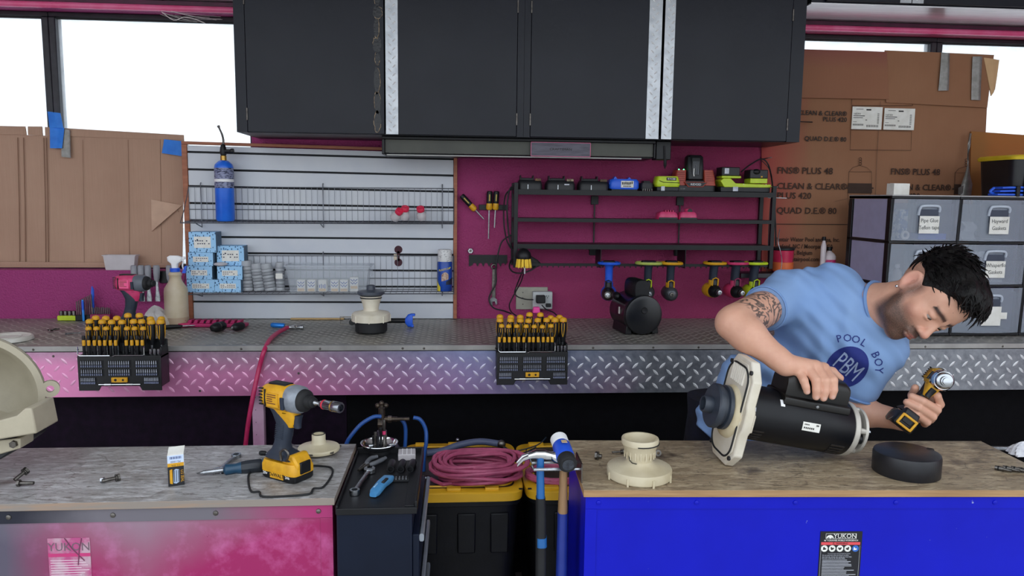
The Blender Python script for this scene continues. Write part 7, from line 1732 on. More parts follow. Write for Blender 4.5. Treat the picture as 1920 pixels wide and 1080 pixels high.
# ================================================================== signed-distance modelling for the man
class SDF:
    def __init__(s, lo, hi, h):
        s.lo = np.array(lo, np.float32); s.h = h
        s.n = np.ceil((np.array(hi)-np.array(lo))/h).astype(int)+1
        s.F = np.full(tuple(s.n), .05, np.float32)
    def _sub(s, lo, hi, pad):
        a = np.maximum(np.floor((np.array(lo)-pad-s.lo)/s.h).astype(int), 0); b = np.minimum(np.ceil((np.array(hi)+pad-s.lo)/s.h).astype(int)+1, s.n)
        if np.any(b <= a): return None, None
        ax = [s.lo[i]+s.h*np.arange(a[i], b[i], dtype=np.float32) for i in range(3)]
        P = np.meshgrid(*ax, indexing='ij', sparse=True)
        return tuple(slice(a[i], b[i]) for i in range(3)), P
    def _mix(s, sl, d, k, neg=False):
        F = s.F[sl]
        if neg:
            d = -d
            if k > 0: h = np.maximum(k-np.abs(F-d), 0)/k; s.F[sl] = np.maximum(F, d)+h*h*k*.25
            else: s.F[sl] = np.maximum(F, d)
        else:
            if k > 0: h = np.maximum(k-np.abs(F-d), 0)/k; s.F[sl] = np.minimum(F, d)-h*h*k*.25
            else: s.F[sl] = np.minimum(F, d)
    def cone(s, a, b, ra, rb=None, k=.01, neg=False):
        a = np.array(a, np.float32); b = np.array(b, np.float32); rb = ra if rb is None else rb; r = max(ra, rb)
        sl, P = s._sub(np.minimum(a, b)-r, np.maximum(a, b)+r, k+.02)
        if sl is None: return s
        ba = b-a; L2 = float(ba@ba)+1e-12
        q = [P[i]-a[i] for i in range(3)]
        t = np.clip((q[0]*ba[0]+q[1]*ba[1]+q[2]*ba[2])/L2, 0, 1)
        d = np.sqrt((q[0]-t*ba[0])**2+(q[1]-t*ba[1])**2+(q[2]-t*ba[2])**2)-(ra+t*(rb-ra))
        s._mix(sl, d, k, neg); return s
    def chain(s, pts, rs, k=.006):
        for i in range(len(pts)-1): s.cone(pts[i], pts[i+1], rs[i], rs[i+1], k)
        return s
    def ell(s, c, axes, rad, k=.01, neg=False):
        c = np.array(c, np.float32); A = np.array([list(v) for v in axes], np.float32); rad = np.array(rad, np.float32); r = rad.max()
        sl, P = s._sub(c-r, c+r, k+.02)
        if sl is None: return s
        q = [P[i]-c[i] for i in range(3)]
        L = [A[j][0]*q[0]+A[j][1]*q[1]+A[j][2]*q[2] for j in range(3)]
        k0 = np.sqrt(sum((L[j]/rad[j])**2 for j in range(3))); k1 = np.sqrt(sum((L[j]/rad[j]**2)**2 for j in range(3)))+1e-9
        d = np.where(k0 > 1e-4, k0*(k0-1)/k1, -rad.min())
        s._mix(sl, d.astype(np.float32), k, neg); return s
    def cut(s, p, n, lo, hi, k=.0):
        """remove what lies on the +n side of the plane, inside the box"""
        p = np.array(p, np.float32); n = np.array(n, np.float32); n = n/np.linalg.norm(n)
        sl, P = s._sub(lo, hi, 0)
        if sl is None: return s
        d = sum((P[i]-p[i])*n[i] for i in range(3)); s._mix(sl, -d, k, True); return s
    def warp(s, fn, lo, hi):
        sl, P = s._sub(lo, hi, 0); s.F[sl] += fn(P).astype(np.float32); return s
    def mesh(s):
        F = s.F; ins = F < 0; nx, ny, nz = F.shape
        c = np.zeros((nx-1, ny-1, nz-1), np.int8)
        for i in (0, 1):
            for j in (0, 1):
                for k in (0, 1): c += ins[i:nx-1+i, j:ny-1+j, k:nz-1+k]
        act = np.argwhere((c > 0) & (c < 8)); idx = np.full(c.shape, -1, np.int32); idx[tuple(act.T)] = np.arange(len(act))
        acc = np.zeros((len(act), 3), np.float64); cnt = np.zeros(len(act))
        for ax in range(3):
            o1, o2 = [k for k in range(3) if k != ax]
            for i in (0, 1):
                for j in (0, 1):
                    p0 = act.copy(); p0[:, o1] += i; p0[:, o2] += j; p1 = p0.copy(); p1[:, ax] += 1
                    f0 = F[tuple(p0.T)]; f1 = F[tuple(p1.T)]; m = (f0 < 0) != (f1 < 0)
                    t = np.where(m, f0/(f0-f1+1e-12), 0); q = p0.astype(np.float64); q[:, ax] += t
                    acc[m] += q[m]; cnt[m] += 1
        V = acc/cnt[:, None]*s.h+s.lo
        quads = []
        for ax in range(3):
            o1, o2 = (ax+1) % 3, (ax+2) % 3
            sl0 = [slice(None)]*3; sl1 = [slice(None)]*3; sl0[ax] = slice(0, -1); sl1[ax] = slice(1, None)
            e = ins[tuple(sl0)] != ins[tuple(sl1)]
            p = np.argwhere(e); p = p[(p[:, o1] > 0) & (p[:, o2] > 0) & (p[:, o1] < s.n[o1]-1) & (p[:, o2] < s.n[o2]-1)]
            a = p.copy(); b = p.copy(); b[:, o1] -= 1; d = p.copy(); d[:, o2] -= 1; cc = b.copy(); cc[:, o2] -= 1
            q = np.stack([idx[tuple(a.T)], idx[tuple(b.T)], idx[tuple(cc.T)], idx[tuple(d.T)]], 1)
            fl = ins[tuple(p.T)]; q[~fl] = q[~fl][:, ::-1]; quads.append(q)
        Q = np.concatenate(quads); Q = Q[(Q >= 0).all(1)]
        return V, Q
def np_obj(name, V, Q, mats, parent=None, smooth=0):
    me = bpy.data.meshes.new(name); me.vertices.add(len(V)); me.vertices.foreach_set('co', V.astype(np.float32).ravel())
    me.loops.add(len(Q)*4); me.loops.foreach_set('vertex_index', Q.astype(np.int32).ravel())
    me.polygons.add(len(Q)); me.polygons.foreach_set('loop_start', np.arange(0, len(Q)*4, 4, dtype=np.int32)); me.polygons.foreach_set('use_smooth', np.ones(len(Q), bool))
    me.update(calc_edges=True); me.validate()
    for m in (mats if isinstance(mats, (list, tuple)) else [mats]): me.materials.append(m)
    o = bpy.data.objects.new(name, me); COL.objects.link(o)
    if parent: o.parent = parent
    if smooth:
        md = o.modifiers.new('soften', 'SMOOTH'); md.factor = .5; md.iterations = smooth
    return o
nv = lambda v: np.array(v, np.float64)

# ------------------------------------------------------------------ the pump motor he works on
mA = Vector((.748, 1.918, 1.098)); mB = Vector((1.09, 1.93, 1.032))
max_ = (mB-mA).normalized()
MM = basis(mA, x=max_, z=(0, -.05, 1))
pm = thing('pump_motor', 'black pool pump motor with cream flange lying under the mans hand', 'motor', M=MM)
M_mblk = mat('satin black motor', '#0a0b10', .38, c2='#101116', nscale=10, spec=.3, rvar=.15); M_flange = mat('grubby cream flange', '#ddd6c8', .5, c2='#c9bfa8', nscale=9)
rb = .074; AXX = RY(90)
G().lathe([(0, .018), (rb*.97, .018), (rb, .022), (rb, .315), (rb*.97, .318), (0, .318)], 48, AXX).build('barrel', M_mblk, pm)
# rounded square adapter flange
def rsq(hw, hh, r, n=8):
    out = []
    for cx, cy, a0 in ((hw-r, hh-r, 0), (-hw+r, hh-r, 90), (-hw+r, -hh+r, 180), (hw-r, -hh+r, 270)):
        for k in range(n+1): a = R(a0+90*k/n); out.append((cx+r*math.cos(a), cy+r*math.sin(a)))
    return out
PXM = RY(90) @ RZ(90)     # local xy plane -> (y,z) plane, extrude along +x
fl = G().prism([(.045, .145), (-.045, .145), (-.083, .1), (-.083, .035), (-.092, .02), (-.092, -.03), (-.083, -.045), (-.083, -.105), (-.045, -.145), (.045, -.145), (.083, -.105), (.083, -.045), (.092, -.03), (.092, .02), (.083, .035), (.083, .1)], -.004, .022, PXM).build('flange', M_flange, pm, bev=.004)
G().prism([(.038, .134), (-.038, .134), (-.073, .094), (-.073, -.098), (-.038, -.134), (.038, -.134), (.073, -.098), (.073, .094)], -.0075, -.004, PXM).build('raised_face', M_flange, fl, bev=.002)
G().tube([PXM @ Vector((x, y, -.0085)) for x, y in rsq(.067, .124, .043)], .0028, 6, closed=True).build('gasket_seal', M_rubber, fl)
g = G()
for k in range(7): g.box((-.009, -.036+k*.012, .098), (.006, .004, .046))
g.build('cooling_ribs', mat('bright cream rib', '#ebe6db', .5), fl)
G().lathe([(0, -.022), (.06, -.02), (.07, -.014), (.074, -.004), (0, -.004)], 40, T((0, 0, -.008)) @ AXX).build('seal_plate', mat('stained cream plate', '#d8ccae', .5, c2='#c2ae86', nscale=12), fl)
for sy in (-1, 1):
    for sz in (-1, 1): G().cyl((-.0085, sy*.064, sz*.118), (-.003, sy*.064, sz*.118), .006, n=10).build('bolt_hole', M_dgrey, fl)
G().box((.012, -.083, -.01), (.03, .012, .05)).build('side_boss', M_flange, fl, bev=.004)
im = G().lathe([(0, -.062), (.056, -.062), (.06, -.058), (.06, -.046), (.052, -.044), (.052, -.034), (.06, -.032), (.06, -.022), (0, -.022)], 44, T((0, 0, -.0)) @ AXX).build('impeller', mat('slate impeller', '#353c48', .4, c2='#2a303a', nscale=20), pm)
G().lathe([(.018, -.085), (.021, -.086), (.0225, -.083), (.0225, -.062), (.018, -.062), (.018, -.085)], 32, T((0, 0, 0)) @ AXX).build('impeller_eye', _mats['slate impeller'], im); G().lathe([(0, -.066), (.018, -.066)], 24, T((0, 0, 0)) @ AXX).build('eye_bore', M_ink, im)
# capacitor cover
cpx0, cpx1 = .112, .292; czt = .133
def csec(x, w, top): return [(x, 0, 0)]
cv = G().loft([((cpx0, 0, .085), (0, .044, 0), (0, 0, .040), 4), ((cpx0+.012, 0, .09), (0, .047, 0), (0, 0, czt-.09), 4), ((cpx1-.014, 0, .09), (0, .047, 0), (0, 0, czt-.09), 4), ((cpx1, 0, .085), (0, .044, 0), (0, 0, .038), 4)], 28).build('capacitor_cover', mat('black cover', '#0d0d0f', .42, c2='#171412', nscale=16), pm)
G().loft([((cpx0-.004, 0, .06), (0, .058, 0), (0, 0, .016), 4), ((cpx1+.004, 0, .06), (0, .058, 0), (0, 0, .016), 4)], 20).build('cover_skirt', _mats['black cover'], cv, bev=.002)
G().lathe([(0, .003), (.004, .0025), (.005, 0)], 12, T((.2, -.0585, .06)) @ RX(90)).build('cover_screw', M_steel, cv)
# end bell
eb = G().lathe([(rb*.96, .316), (rb*1.01, .318), (rb*1.01, .33), (rb*.93, .336), (rb*.8, .337), (rb*.8, .318), (rb*.96, .316)], 44, AXX).build('end_bell', mat('pale cast end bell', '#c9c4bb', .45, .3, c2='#b2ada4', nscale=14), pm)
for k in range(5):
    a = R(20+72*k); y, z = rb*.8*math.cos(a), rb*.8*math.sin(a); G().loft([((.332, y, z), (0, .008, 0), (0, 0, .008), 4), ((.362, y*.95, z*.95), (0, .006, 0), (0, 0, .006), 4)], 12).build('bell_leg', _mats['pale cast end bell'], eb); G().cyl((.358, y*.95, z*.95), (.368, y*.95, z*.95), .005, n=6).build('through_bolt', M_steel, eb)
G().lathe([(rb*.5, .354), (rb*.86, .354), (rb*.86, .362), (rb*.5, .362), (rb*.5, .354)], 36, AXX).build('bell_ring', _mats['pale cast end bell'], eb); G().lathe([(0, .318), (.048, .318), (.048, .345), (.03, .35), (0, .35)], 30, AXX).build('inner_core', M_dgrey, eb)
G().cyl((.335, -.045, -.01), (.36, -.045, -.01), .014, n=16).build('terminal_cap', M_black, eb)
for (x0, a0, nn) in ((.028, 205, 4), (.262, 207, 5)):
    g = G()
    for k in range(nn):
        a = R(a0+9*k); y, z = (rb+.0006)*math.cos(a), (rb+.0006)*math.sin(a); g.M = T((x0+.02, y, z)) @ Matrix.Rotation(a, 4, 'X'); g.box((0, 0, 0), (.04-.002*k, .0016, .005))
    g.M = Matrix.Identity(4); g.build('vent_slot', M_ink, pm)
def wrapbox(x0, x1, a0, a1, rr, m, name, n=8):
    vs = []; fs = []
    for i in range(n+1):
        a = R(a0+(a1-a0)*i/n); vs += [(x0, rr*math.cos(a), rr*math.sin(a)), (x1, rr*math.cos(a), rr*math.sin(a))]
    fs = [(2*i, 2*i+1, 2*i+3, 2*i+2) for i in range(n)]
    return G()._add(vs, fs).build(name, m, pm)
wrapbox(.165, .215, 184, 166, rb+.0006, M_paper, 'serial_label')
for k, (xa, xb, aa, ab) in enumerate(((.17, .184, 172, 169.5), (.169, .2, 179.5, 176), (.203, .211, 172, 168.5))):
    for q in range(6): x = xa+(xb-xa)*q/6; wrapbox(x, x+(xb-xa)/9, aa, ab, rb+.001, M_ink, 'label_barcode', 3)
wrapbox(.1, .112, 128, 143, rb+.0008, M_white, 'white_stripe'); wrapbox(.024, .03, 155, 163, rb+.0008, M_lblpale, 'red_mark')
# ------------------------------------------------------------------ joints
sR = W(1480, 557, 2.22); eR = W(1374, 606, 2.0); wR = W(1474, 684, 1.895)
sL = W(1643, 650, 2.12); eL = W(1592, 768, 2.16); wL = W(1693, 788, 2.045)
NB = W(1634, 575, 2.12); CH = W(1566, 625, 2.19); BE = W(1470, 725, 2.31); HP = W(1395, 815, 2.41); HD = W(1738, 556, 1.985)
def vframe(p):
    v = (p-CP).normalized(); z = -v; x = Vector((v.y, -v.x, 0)).normalized(); return x, z.cross(x), z
hx, hy, hz = vframe(HD)
def vv(a, b, c, f=None): X, Y_, Z_ = f or (hx, hy, hz); return (X*a+Y_*b+Z_*c).normalized()
hu = vv(.86, .47, .17); hf = vv(.31, -.77, .55); hf = (hf-hu*hf.dot(hu)).normalized(); hr_ = hf.cross(hu)
if hr_.dot(hz) < 0: hr_ = -hr_
HS = 1.03
def H(r, u, f): return nv(HD + (hr_*r + hu*u + hf*f)*HS)
HA = (hr_, hu, hf)
def HR(*a): return [x*HS for x in a]

B = SDF((.70, 1.70, .93), (1.62, 2.55, 1.62), .003)
# torso core and limbs
ta = (NB-HP).normalized(); tn = vv(.0, -.15, 1, vframe(CH)); tn = (tn-ta*tn.dot(ta)).normalized(); tw_ = ta.cross(tn); TA = (ta, tw_, tn)
B.ell(CH, TA, (.15, .15, .09), .03).ell(BE, TA, (.17, .12, .09), .04)
B.cone(sR, NB, .055, .05, .03).cone(sL, NB, .055, .05, .03)
B.cone(sR, eR.lerp(sR, .1), .056, .048, .02)
B.cone(eR, eR.lerp(sR, .45), .043, .049, .02)
B.cone(eR, eR.lerp(wR, .28), .045, .047, .02).cone(eR.lerp(wR, .28), wR.lerp(eR, .12), .046, .03, .02).cone(wR.lerp(eR, .14), wR, .03, .0275, .015)
B.cone(sL, eL, .052, .042, .02).cone(eL, eL.lerp(wL, .3), .04, .041, .02).cone(eL.lerp(wL, .3), wL, .041, .028, .02)
# neck
B.cone(NB, H(0, -.075, -.025), .062, .056, .03).cone(NB.lerp(HD, .15), H(0, -.09, .02), .05, .045, .03)
# right hand (index is the far right finger), draped over the cover
def hp_(px, py, Y): return nv(W(px, py, Y))
palmR = [(1496, 692, 1.888), (1512, 687, 1.888), (1529, 686, 1.892), (1545, 690, 1.9)]
wv = nv(wR)
for q in palmR: B.cone(wv, hp_(*q), .0235, .0135, .012)
B.cone(hp_(1490, 684, 1.9), hp_(1535, 690, 1.915), .018, .016, .012)
fing = [((1496, 692, 1.888), (1507, 713, 1.858), (1511, 725, 1.853), (1513, 734, 1.853), .0108), ((1512, 687, 1.888), (1530, 713, 1.853), (1531, 731, 1.849), (1530, 744, 1.851), .0118), ((1529, 686, 1.892), (1548, 714, 1.854), (1547, 733, 1.85), (1544, 746, 1.852), .0122), ((1545, 690, 1.9), (1562, 713, 1.858), (1563, 731, 1.852), (1560, 743, 1.854), .0118)]
for a, b, c, d, r in fing:
    B.chain([hp_(*a), hp_(*b)], [r*1.12, r*1.04], .007); B.chain([hp_(*b), hp_(*c), hp_(*d)], [r*1.04, r*.92, r*.82], .003)
B.chain([hp_(1530, 690, 1.925), hp_(1560, 697, 1.945), hp_(1575, 709, 1.94)], [.0155, .0125, .0105], .006)
# left hand around the driver grip
palmL = W(1738, 765, 2.035)
B.cone(wL, palmL, .027, .026, .015).cone(palmL, W(1748, 752, 2.03), .024, .02, .012)
fl_ = [([(1752, 770, 2.03), (1762, 758, 1.995), (1757, 742, 1.978), (1746, 731, 1.985)], .0112), ([(1750, 776, 2.03), (1756, 768, 1.985), (1730, 752, 1.968), (1709, 743, 1.985)], .0118), ([(1744, 786, 2.035), (1748, 781, 1.988), (1722, 764, 1.968), (1700, 754, 1.985)], .0114), ([(1734, 794, 2.04), (1738, 791, 1.993), (1718, 776, 1.973), (1701, 765, 1.985)], .0102)]
for pts, r in fl_: B.chain([hp_(*q) for q in pts], [r*1.15, r*1.1, r, r*.85], .003)
B.chain([hp_(1725, 760, 2.045), hp_(1712, 742, 2.03), hp_(1716, 727, 2.01)], [.016, .0135, .0105], .006)
# head
B.ell(H(0, .035, -.014), HA, HR(.075, .094, .098), .02)
B.ell(H(0, -.025, .03), HA, HR(.062, .085, .064), .025).ell(H(0, .045, .045), HA, HR(.062, .055, .052), .025)
B.ell(H(0, -.078, .028), HA, HR(.053, .042, .056), .025).ell(H(0, -.108, .066), HA, HR(.024, .02, .022), .02)
for s in (-1, 1):
    B.ell(H(s*.044, -.024, .056), HA, HR(.022, .018, .022), .02)
    B.cone(H(s*.058, -.03, .005), H(s*.045, -.09, .03), .014, .014, .02)
B.cone(H(-.034, .021, .082), H(-.008, .015, .09), .0095, .0085, .012).cone(H(.034, .021, .082), H(.008, .015, .09), .0095, .0085, .012)
for s in (-1, 1): B.ell(H(s*.032, -.003, .099), HA, HR(.017, .011, .015), .008, neg=True)
B.cone(H(0, .008, .086), H(0, -.036, .108), .0085, .0115, .01).ell(H(0, -.04, .105), HA, HR(.0125, .0105, .0135), .006)
for s in (-1, 1): B.ell(H(s*.0125, -.043, .096), HA, HR(.0085, .0075, .011), .005)
for s in (-1, 1): B.ell(H(s*.0065, -.0515, .104), HA, HR(.0035, .003, .005), .002, neg=True)
for s in (-1, 1):   # lids almost closed over the downcast eyes
    B.ell(H(s*.0315, .0035, .0772), HA, HR(.0168, .0098, .0162), .003).ell(H(s*.0315, -.0115, .0762), HA, HR(.0158, .0058, .0152), .003)
B.ell(H(0, -.066, .088), HA, HR(.026, .012, .014), .01)
B.cone(H(-.016, -.068, .0935), H(0, -.0665, .0995), .0048, .0058, .004).cone(H(.016, -.068, .0935), H(0, -.0665, .0995), .0048, .0058, .004)
B.cone(H(-.014, -.078, .0925), H(.014, -.078, .0925), .0065, .0065, .004)
B.cone(H(-.021, -.0725, .092), H(0, -.072, .1015), .0016, .0016, .003, neg=True).cone(H(.021, -.0725, .092), H(0, -.072, .1015), .0016, .0016, .003, neg=True)
for s in (-1, 1):   # ears
    er = (hr_*s*.95 + hf*.25).normalized(); eu = (hu - hf*.22).normalized(); eu = (eu-er*eu.dot(er)).normalized(); ef = er.cross(eu)
    c = H(s*.078, -.006, -.014)
    B.ell(c, (er, eu, ef), HR(.0085, .033, .0235), .006)
    B.ell(c+nv(er)*.009+nv(eu)*.003, (er, eu, ef), HR(.008, .0235, .0145), .004, neg=True)
    B.cone(c-nv(eu)*.012+nv(ef)*(.012 if ef.dot(hf) > 0 else -.012)*HS, c-nv(eu)*.002+nv(ef)*(.012 if ef.dot(hf) > 0 else -.012)*HS, .006, .005, .004)
    B.ell(c-nv(eu)*.029, (er, eu, ef), HR(.0055, .0085, .0075), .004)
V, Q = B.mesh(); del B
# ------------------------------------------------------------------ skin colours per vertex
def m_skin():
    m = bpy.data.materials.new('skin'); m.use_nodes = True; t = NT(m); p = t.n['Principled BSDF']
    at = t.add('ShaderNodeAttribute', attribute_name='tone'); col = at.outputs['Color']
    tt = t.add('ShaderNodeAttribute', attribute_name='mask'); sx_ = t.add('ShaderNodeSeparateColor'); t.link(tt.outputs['Color'], sx_.inputs[0])
    n = t.noise(60, 5); c = t.mixc(t.math('MULTIPLY', t.ramp(n, .35, .7), .16), col, '#b8705c')
    # tattoo: flowing inked bands
    wv_ = t.add('ShaderNodeTexNoise'); wv_.inputs['Scale'].default_value = 13; wv_.inputs['Detail'].default_value = 3; wv_.inputs['Distortion'].default_value = 2.2; t.link(t.coord(), wv_.inputs['Vector'])
    bands = t.math('SINE', t.math('MULTIPLY', wv_.outputs[0], 30)); ink = t.ramp(bands, -.1, .5)
    c = t.mixc(t.math('MULTIPLY', t.math('MULTIPLY', ink, sx_.outputs[0]), .85), c, '#3f3f3e')
    st = t.noise(900, 2); stub = t.math('MULTIPLY', sx_.outputs[1], t.ramp(st, .35, .6)); c = t.mixc(t.math('MULTIPLY', stub, .85), c, '#2b211d')
    t.base(c); p.inputs['Roughness'].default_value = .48; p.inputs['Subsurface Weight'].default_value = .08; p.inputs['Subsurface Radius'].default_value = (.01, .004, .002); p.inputs['Subsurface Scale'].default_value = .6
    t.bump(t.noise(350, 3), .12, .001); return m
hl = np.stack([(V-nv(HD))@nv(a)/HS for a in (hr_, hu, hf)], 1); r_, u_, f_ = hl.T; dh = np.linalg.norm(hl, axis=1)
tone = np.tile(np.array(lin('#d6a48c')), (len(V), 1)); head = dh < .155
def blend(mask, c): 
    global tone; k = np.clip(mask, 0, 1)[:, None]; tone = tone*(1-k)+np.array(lin(c))*k
def gauss(cr, cu, cf, sr, su, sf): return np.exp(-(((np.abs(r_)-cr)/sr)**2+((u_-cu)/su)**2+((f_-cf)/sf)**2))
blend(.5*gauss(.045, -.03, .06, .025, .022, .03), '#d08a78'); blend(.6*gauss(0, -.04, .11, .014, .014, .02), '#d98f80'); blend(.45*gauss(.078, -.006, -.014, .02, .035, .03), '#d68a80')
blend(1.2*gauss(0, -.067, .1, .017, .0048, .012), '#a85c56'); blend(1.2*gauss(0, -.0785, .099, .015, .006, .012), '#b96a62')
br_ = np.exp(-(((u_-(.0235-.12*np.abs(np.abs(r_)-.03)))/.0058)**2))*((np.abs(r_) > .009) & (np.abs(r_) < .052))*(f_ > .05); blend(1.25*br_, '#1d1613')
jaw = np.clip((-.035-u_)/.03, 0, 1)*np.clip((f_+.02)/.03, 0, 1)*np.clip((u_+.135)/.02, 0, 1); jaw *= 1-np.clip(gauss(0, -.073, .1, .019, .01, .012)*1.4, 0, 1)
burn = np.clip(1-np.abs(f_-.012)/.022, 0, 1)*np.clip((np.abs(r_)-.05)/.01, 0, 1)*np.clip((u_+.08)/.02, 0, 1)*np.clip((.03-u_)/.02, 0, 1)
mous = np.clip(1-np.abs(u_+.057)/.009, 0, 1)*(np.abs(r_) < .026)*(f_ > .07)
under = np.clip(1-np.abs(u_+.1)/.03, 0, 1)*(np.abs(r_) < .035)*(f_ > .05)
stub = np.clip(jaw*1.0+burn*.8+mous*1.1+under*.4, 0, 1)*head
blend(.75*stub, '#40302a')
cheek = (u_ > -.045) & (f_ > .045) & (np.abs(r_) < .05); stub = np.where(cheek & (mous < .1), 0, stub)
fade = np.clip((u_+.02)/.03, 0, 1)*np.clip((.02-f_)/.03, 0, 1)*head*(np.abs(r_) < .0785); stub = np.maximum(stub, fade*.7)
def segmask(a, b, t0, t1, rad):
    a, b = nv(a), nv(b); ba = b-a; t = ((V-a)@ba)/(ba@ba); d = np.linalg.norm(V-a-np.clip(t, 0, 1)[:, None]*ba, axis=1); return np.clip((t-t0)/.06, 0, 1)*np.clip((t1-t)/.06, 0, 1)*(d < rad)
tat = segmask(sR, eR, .0, .93, .075)
nails = np.zeros(len(V))
for a, b, c, d, r in fing: q = hp_(*d); nails = np.maximum(nails, np.exp(-(np.linalg.norm(V-(q+np.array([0, -r*.8, -.001])), axis=1)/.006)**4))
blend(.7*nails, '#e0b8ac')
pers = thing('person', 'man in light blue t-shirt leaning over the motor with an impact driver', 'person')
M_skin = m_skin()
body = np_obj('body', V, Q, M_skin, pers, 2)
ca = body.data.attributes.new('tone', 'FLOAT_COLOR', 'POINT'); ca.data.foreach_set('color', np.concatenate([tone, np.ones((len(V), 1))], 1).astype(np.float32).ravel())
cm = body.data.attributes.new('mask', 'FLOAT_COLOR', 'POINT'); cm.data.foreach_set('color', np.stack([tat, stub, np.zeros(len(V)), np.ones(len(V))], 1).astype(np.float32).ravel())
for s in (-1, 1):
    c = H(s*.0315, -.003, .0775); e = G().sph((0, 0, 0), .0132, 20, 14).build('eyeball', mat('eye white', '#9a8f88', .25), pers); e.location = Vector(c)
    gz = (hf*.86 - hu*.5).normalized(); i_ = G().lathe([(0, .0006), (.005, .0005), (.0078, 0)], 20, basis(Vector(c)+gz*.0127, z=gz, y=hu)).build('iris', mat('dark iris', '#1a0f0a', .15), e); i_.parent = pers
c = H(.0795, -.043, -.010); q = G().sph((0, 0, 0), .0042, 14, 10).build('ear_stud', M_chrome, pers); q.location = Vector(c) + hr_*.004

# ------------------------------------------------------------------ hair
lo = nv(HD)-.19; hi = nv(HD)+.19
S = SDF(lo, hi, .0026)
S.ell(H(0, .045, -.016), HA, HR(.0785, .094, .104), .02).ell(H(0, .092, .03), HA, HR(.07, .047, .07), .025).ell(H(.008, .1, .07), HA, HR(.06, .038, .04), .02).ell(H(0, .075, -.06), HA, HR(.066, .06, .05), .02)
def hair_noise(P):
    q = [P[i]-float(HD[i]) for i in range(3)]
    L = [sum(q[i]*float(a[i]) for i in range(3)) for a in HA]
    w1 = np.sin(L[0]*210+np.sin(L[2]*40)*2.0+L[1]*30)*.5+np.sin(L[0]*430+L[1]*90+np.sin(L[2]*70)*2)*.35+np.sin(L[0]*95-L[2]*30)*.6
    return w1*.0034
S.warp(hair_noise, lo, hi)
pc_ = H(0, .02, .02); nn = -(nv(hu)*1.0 - nv(hf)*.92); S.cut(pc_, nn, lo, hi, .004)
S.cut(H(0, -.035, -.05), -nv(hu)*1.0 + nv(hf)*.35, lo, hi, .008)
for s in (-1, 1): S.ell(H(s*.092, -.012, -.006), HA, HR(.032, .031, .025), .005, neg=True); S.ell(H(s*.085, -.02, .05), HA, HR(.03, .075, .045), .006, neg=True)
hv, hq = S.mesh(); del S
def m_hair():
    m = mat('black hair', '#060506', .42, spec=.25); t = NT(m); mp = t.add('ShaderNodeMapping'); 
    n = t.noise(160, 5, .6, stretch=(1, .25, .5)); t.base(t.mixc(t.ramp(n, .4, .75), '#050405', '#161212')); t.bump(n, .8, .006); return m
np_obj('hair', hv, hq, m_hair(), pers, 0)
# combed strands over the top so the outline is not a shell
rng = np.random.default_rng(5); L_ = np.stack([(hv-nv(HD))@nv(a)/HS for a in HA], 1)
cand = np.where((L_[:, 1] > .035) & (np.linalg.norm(L_-np.array([0, .04, -.01]), axis=1) > .07))[0]
gs = G(); cc = nv(HD)+nv(hu)*.04
for vi in rng.choice(cand, 620, replace=False):
    p_ = Vector(hv[vi]); n_ = Vector(hv[vi]-cc).normalized(); t_ = hf*.9 + hr_*float(rng.normal(0, .3)) + hu*float(rng.normal(.1, .15)); t_ = (t_-n_*t_.dot(n_)).normalized(); ln = float(rng.uniform(.018, .042))
    gs.tube([p_-n_*.003, p_+t_*ln*.4+n_*.0012, p_+t_*ln*.75+n_*.0015, p_+t_*ln+n_*float(rng.uniform(-.001, .004))], [.0016, .0019, .0014, .0004], 5, smooth=2, caps=False)
gs.build('hair_strands', _mats['black hair'], pers)['kind'] = 'stuff'
# ------------------------------------------------------------------ t-shirt
S = SDF((.76, 1.84, .86), (1.5, 2.68, 1.6), .004)
S.ell(CH, TA, (.175, .168, .112), .04).ell(BE, TA, (.2, .15, .118), .06).ell(HP, TA, (.14, .145, .12), .05)
S.cone(BE + tw_*0, W(1345, 770, 2.36), .1, .05, .06)
S.cone(W(1375, 705, 2.3), W(1326, 790, 2.32), .05, .028, .05).cone(W(1420, 690, 2.27), W(1350, 800, 2.31), .07, .045, .05)
S.cone(sR, NB.lerp(sR, .25), .073, .062, .04).cone(sL, NB.lerp(sL, .25), .072, .06, .04)
S.cone(sR, CH, .07, .09, .05).cone(sL, CH, .07, .1, .05)
S.ell(W(1545, 560, 2.24), TA, (.12, .1, .075), .05)
def lumps(P):
    x, y, z = P; a = (x-float(CH.x))*ta.x+(y-float(CH.y))*ta.y+(z-float(CH.z))*ta.z; b = (x-float(CH.x))*tw_.x+(y-float(CH.y))*tw_.y+(z-float(CH.z))*tw_.z
    low = np.clip((.05-a)/.15, 0, 1)
    return (.006*np.sin(a*38+b*22)*low + .005*np.sin(b*55-a*18+np.sin(a*20))*low + .0036*np.sin(a*58+b*38+np.sin(b*30)*1.5) + .002*np.sin((x+z)*110+np.sin(y*40))).astype(np.float32)
S.warp(lumps, (.76, 1.84, .86), (1.5, 2.68, 1.6))
# hem cut
hm_ = W(1322, 812, 2.34); hn = vv(-.62, -.78, 0, vframe(hm_)); S.cut(hm_, hn, (.6, 1.6, .6), (1.8, 2.8, 1.7), .004)
# sleeves last, so their ends stay crisp
def sleeve(a, b, t, r0, r1, k=.03):
    e = a.lerp(b, t); S.cone(a, e.lerp(b, .12), r0, r1, k); d = (b-a).normalized(); S.cut(e, d, nv(e)-.11, nv(e)+.11, .002) if t > 0 else None
sleeve(sR, eR, .46, .074, .066); 
eS = sL.lerp(eL, .62); S.cone(sL, eS, .07, .062, .03)
sv, sq = S.mesh(); del S
M_shirt = mat('light blue cotton', '#7e9fd0', .85, c2='#86a6d4', nscale=8, bump=.25, bscale=700, bdist=.001)
shirt = np_obj('t_shirt', sv, sq, M_shirt, pers, 2)
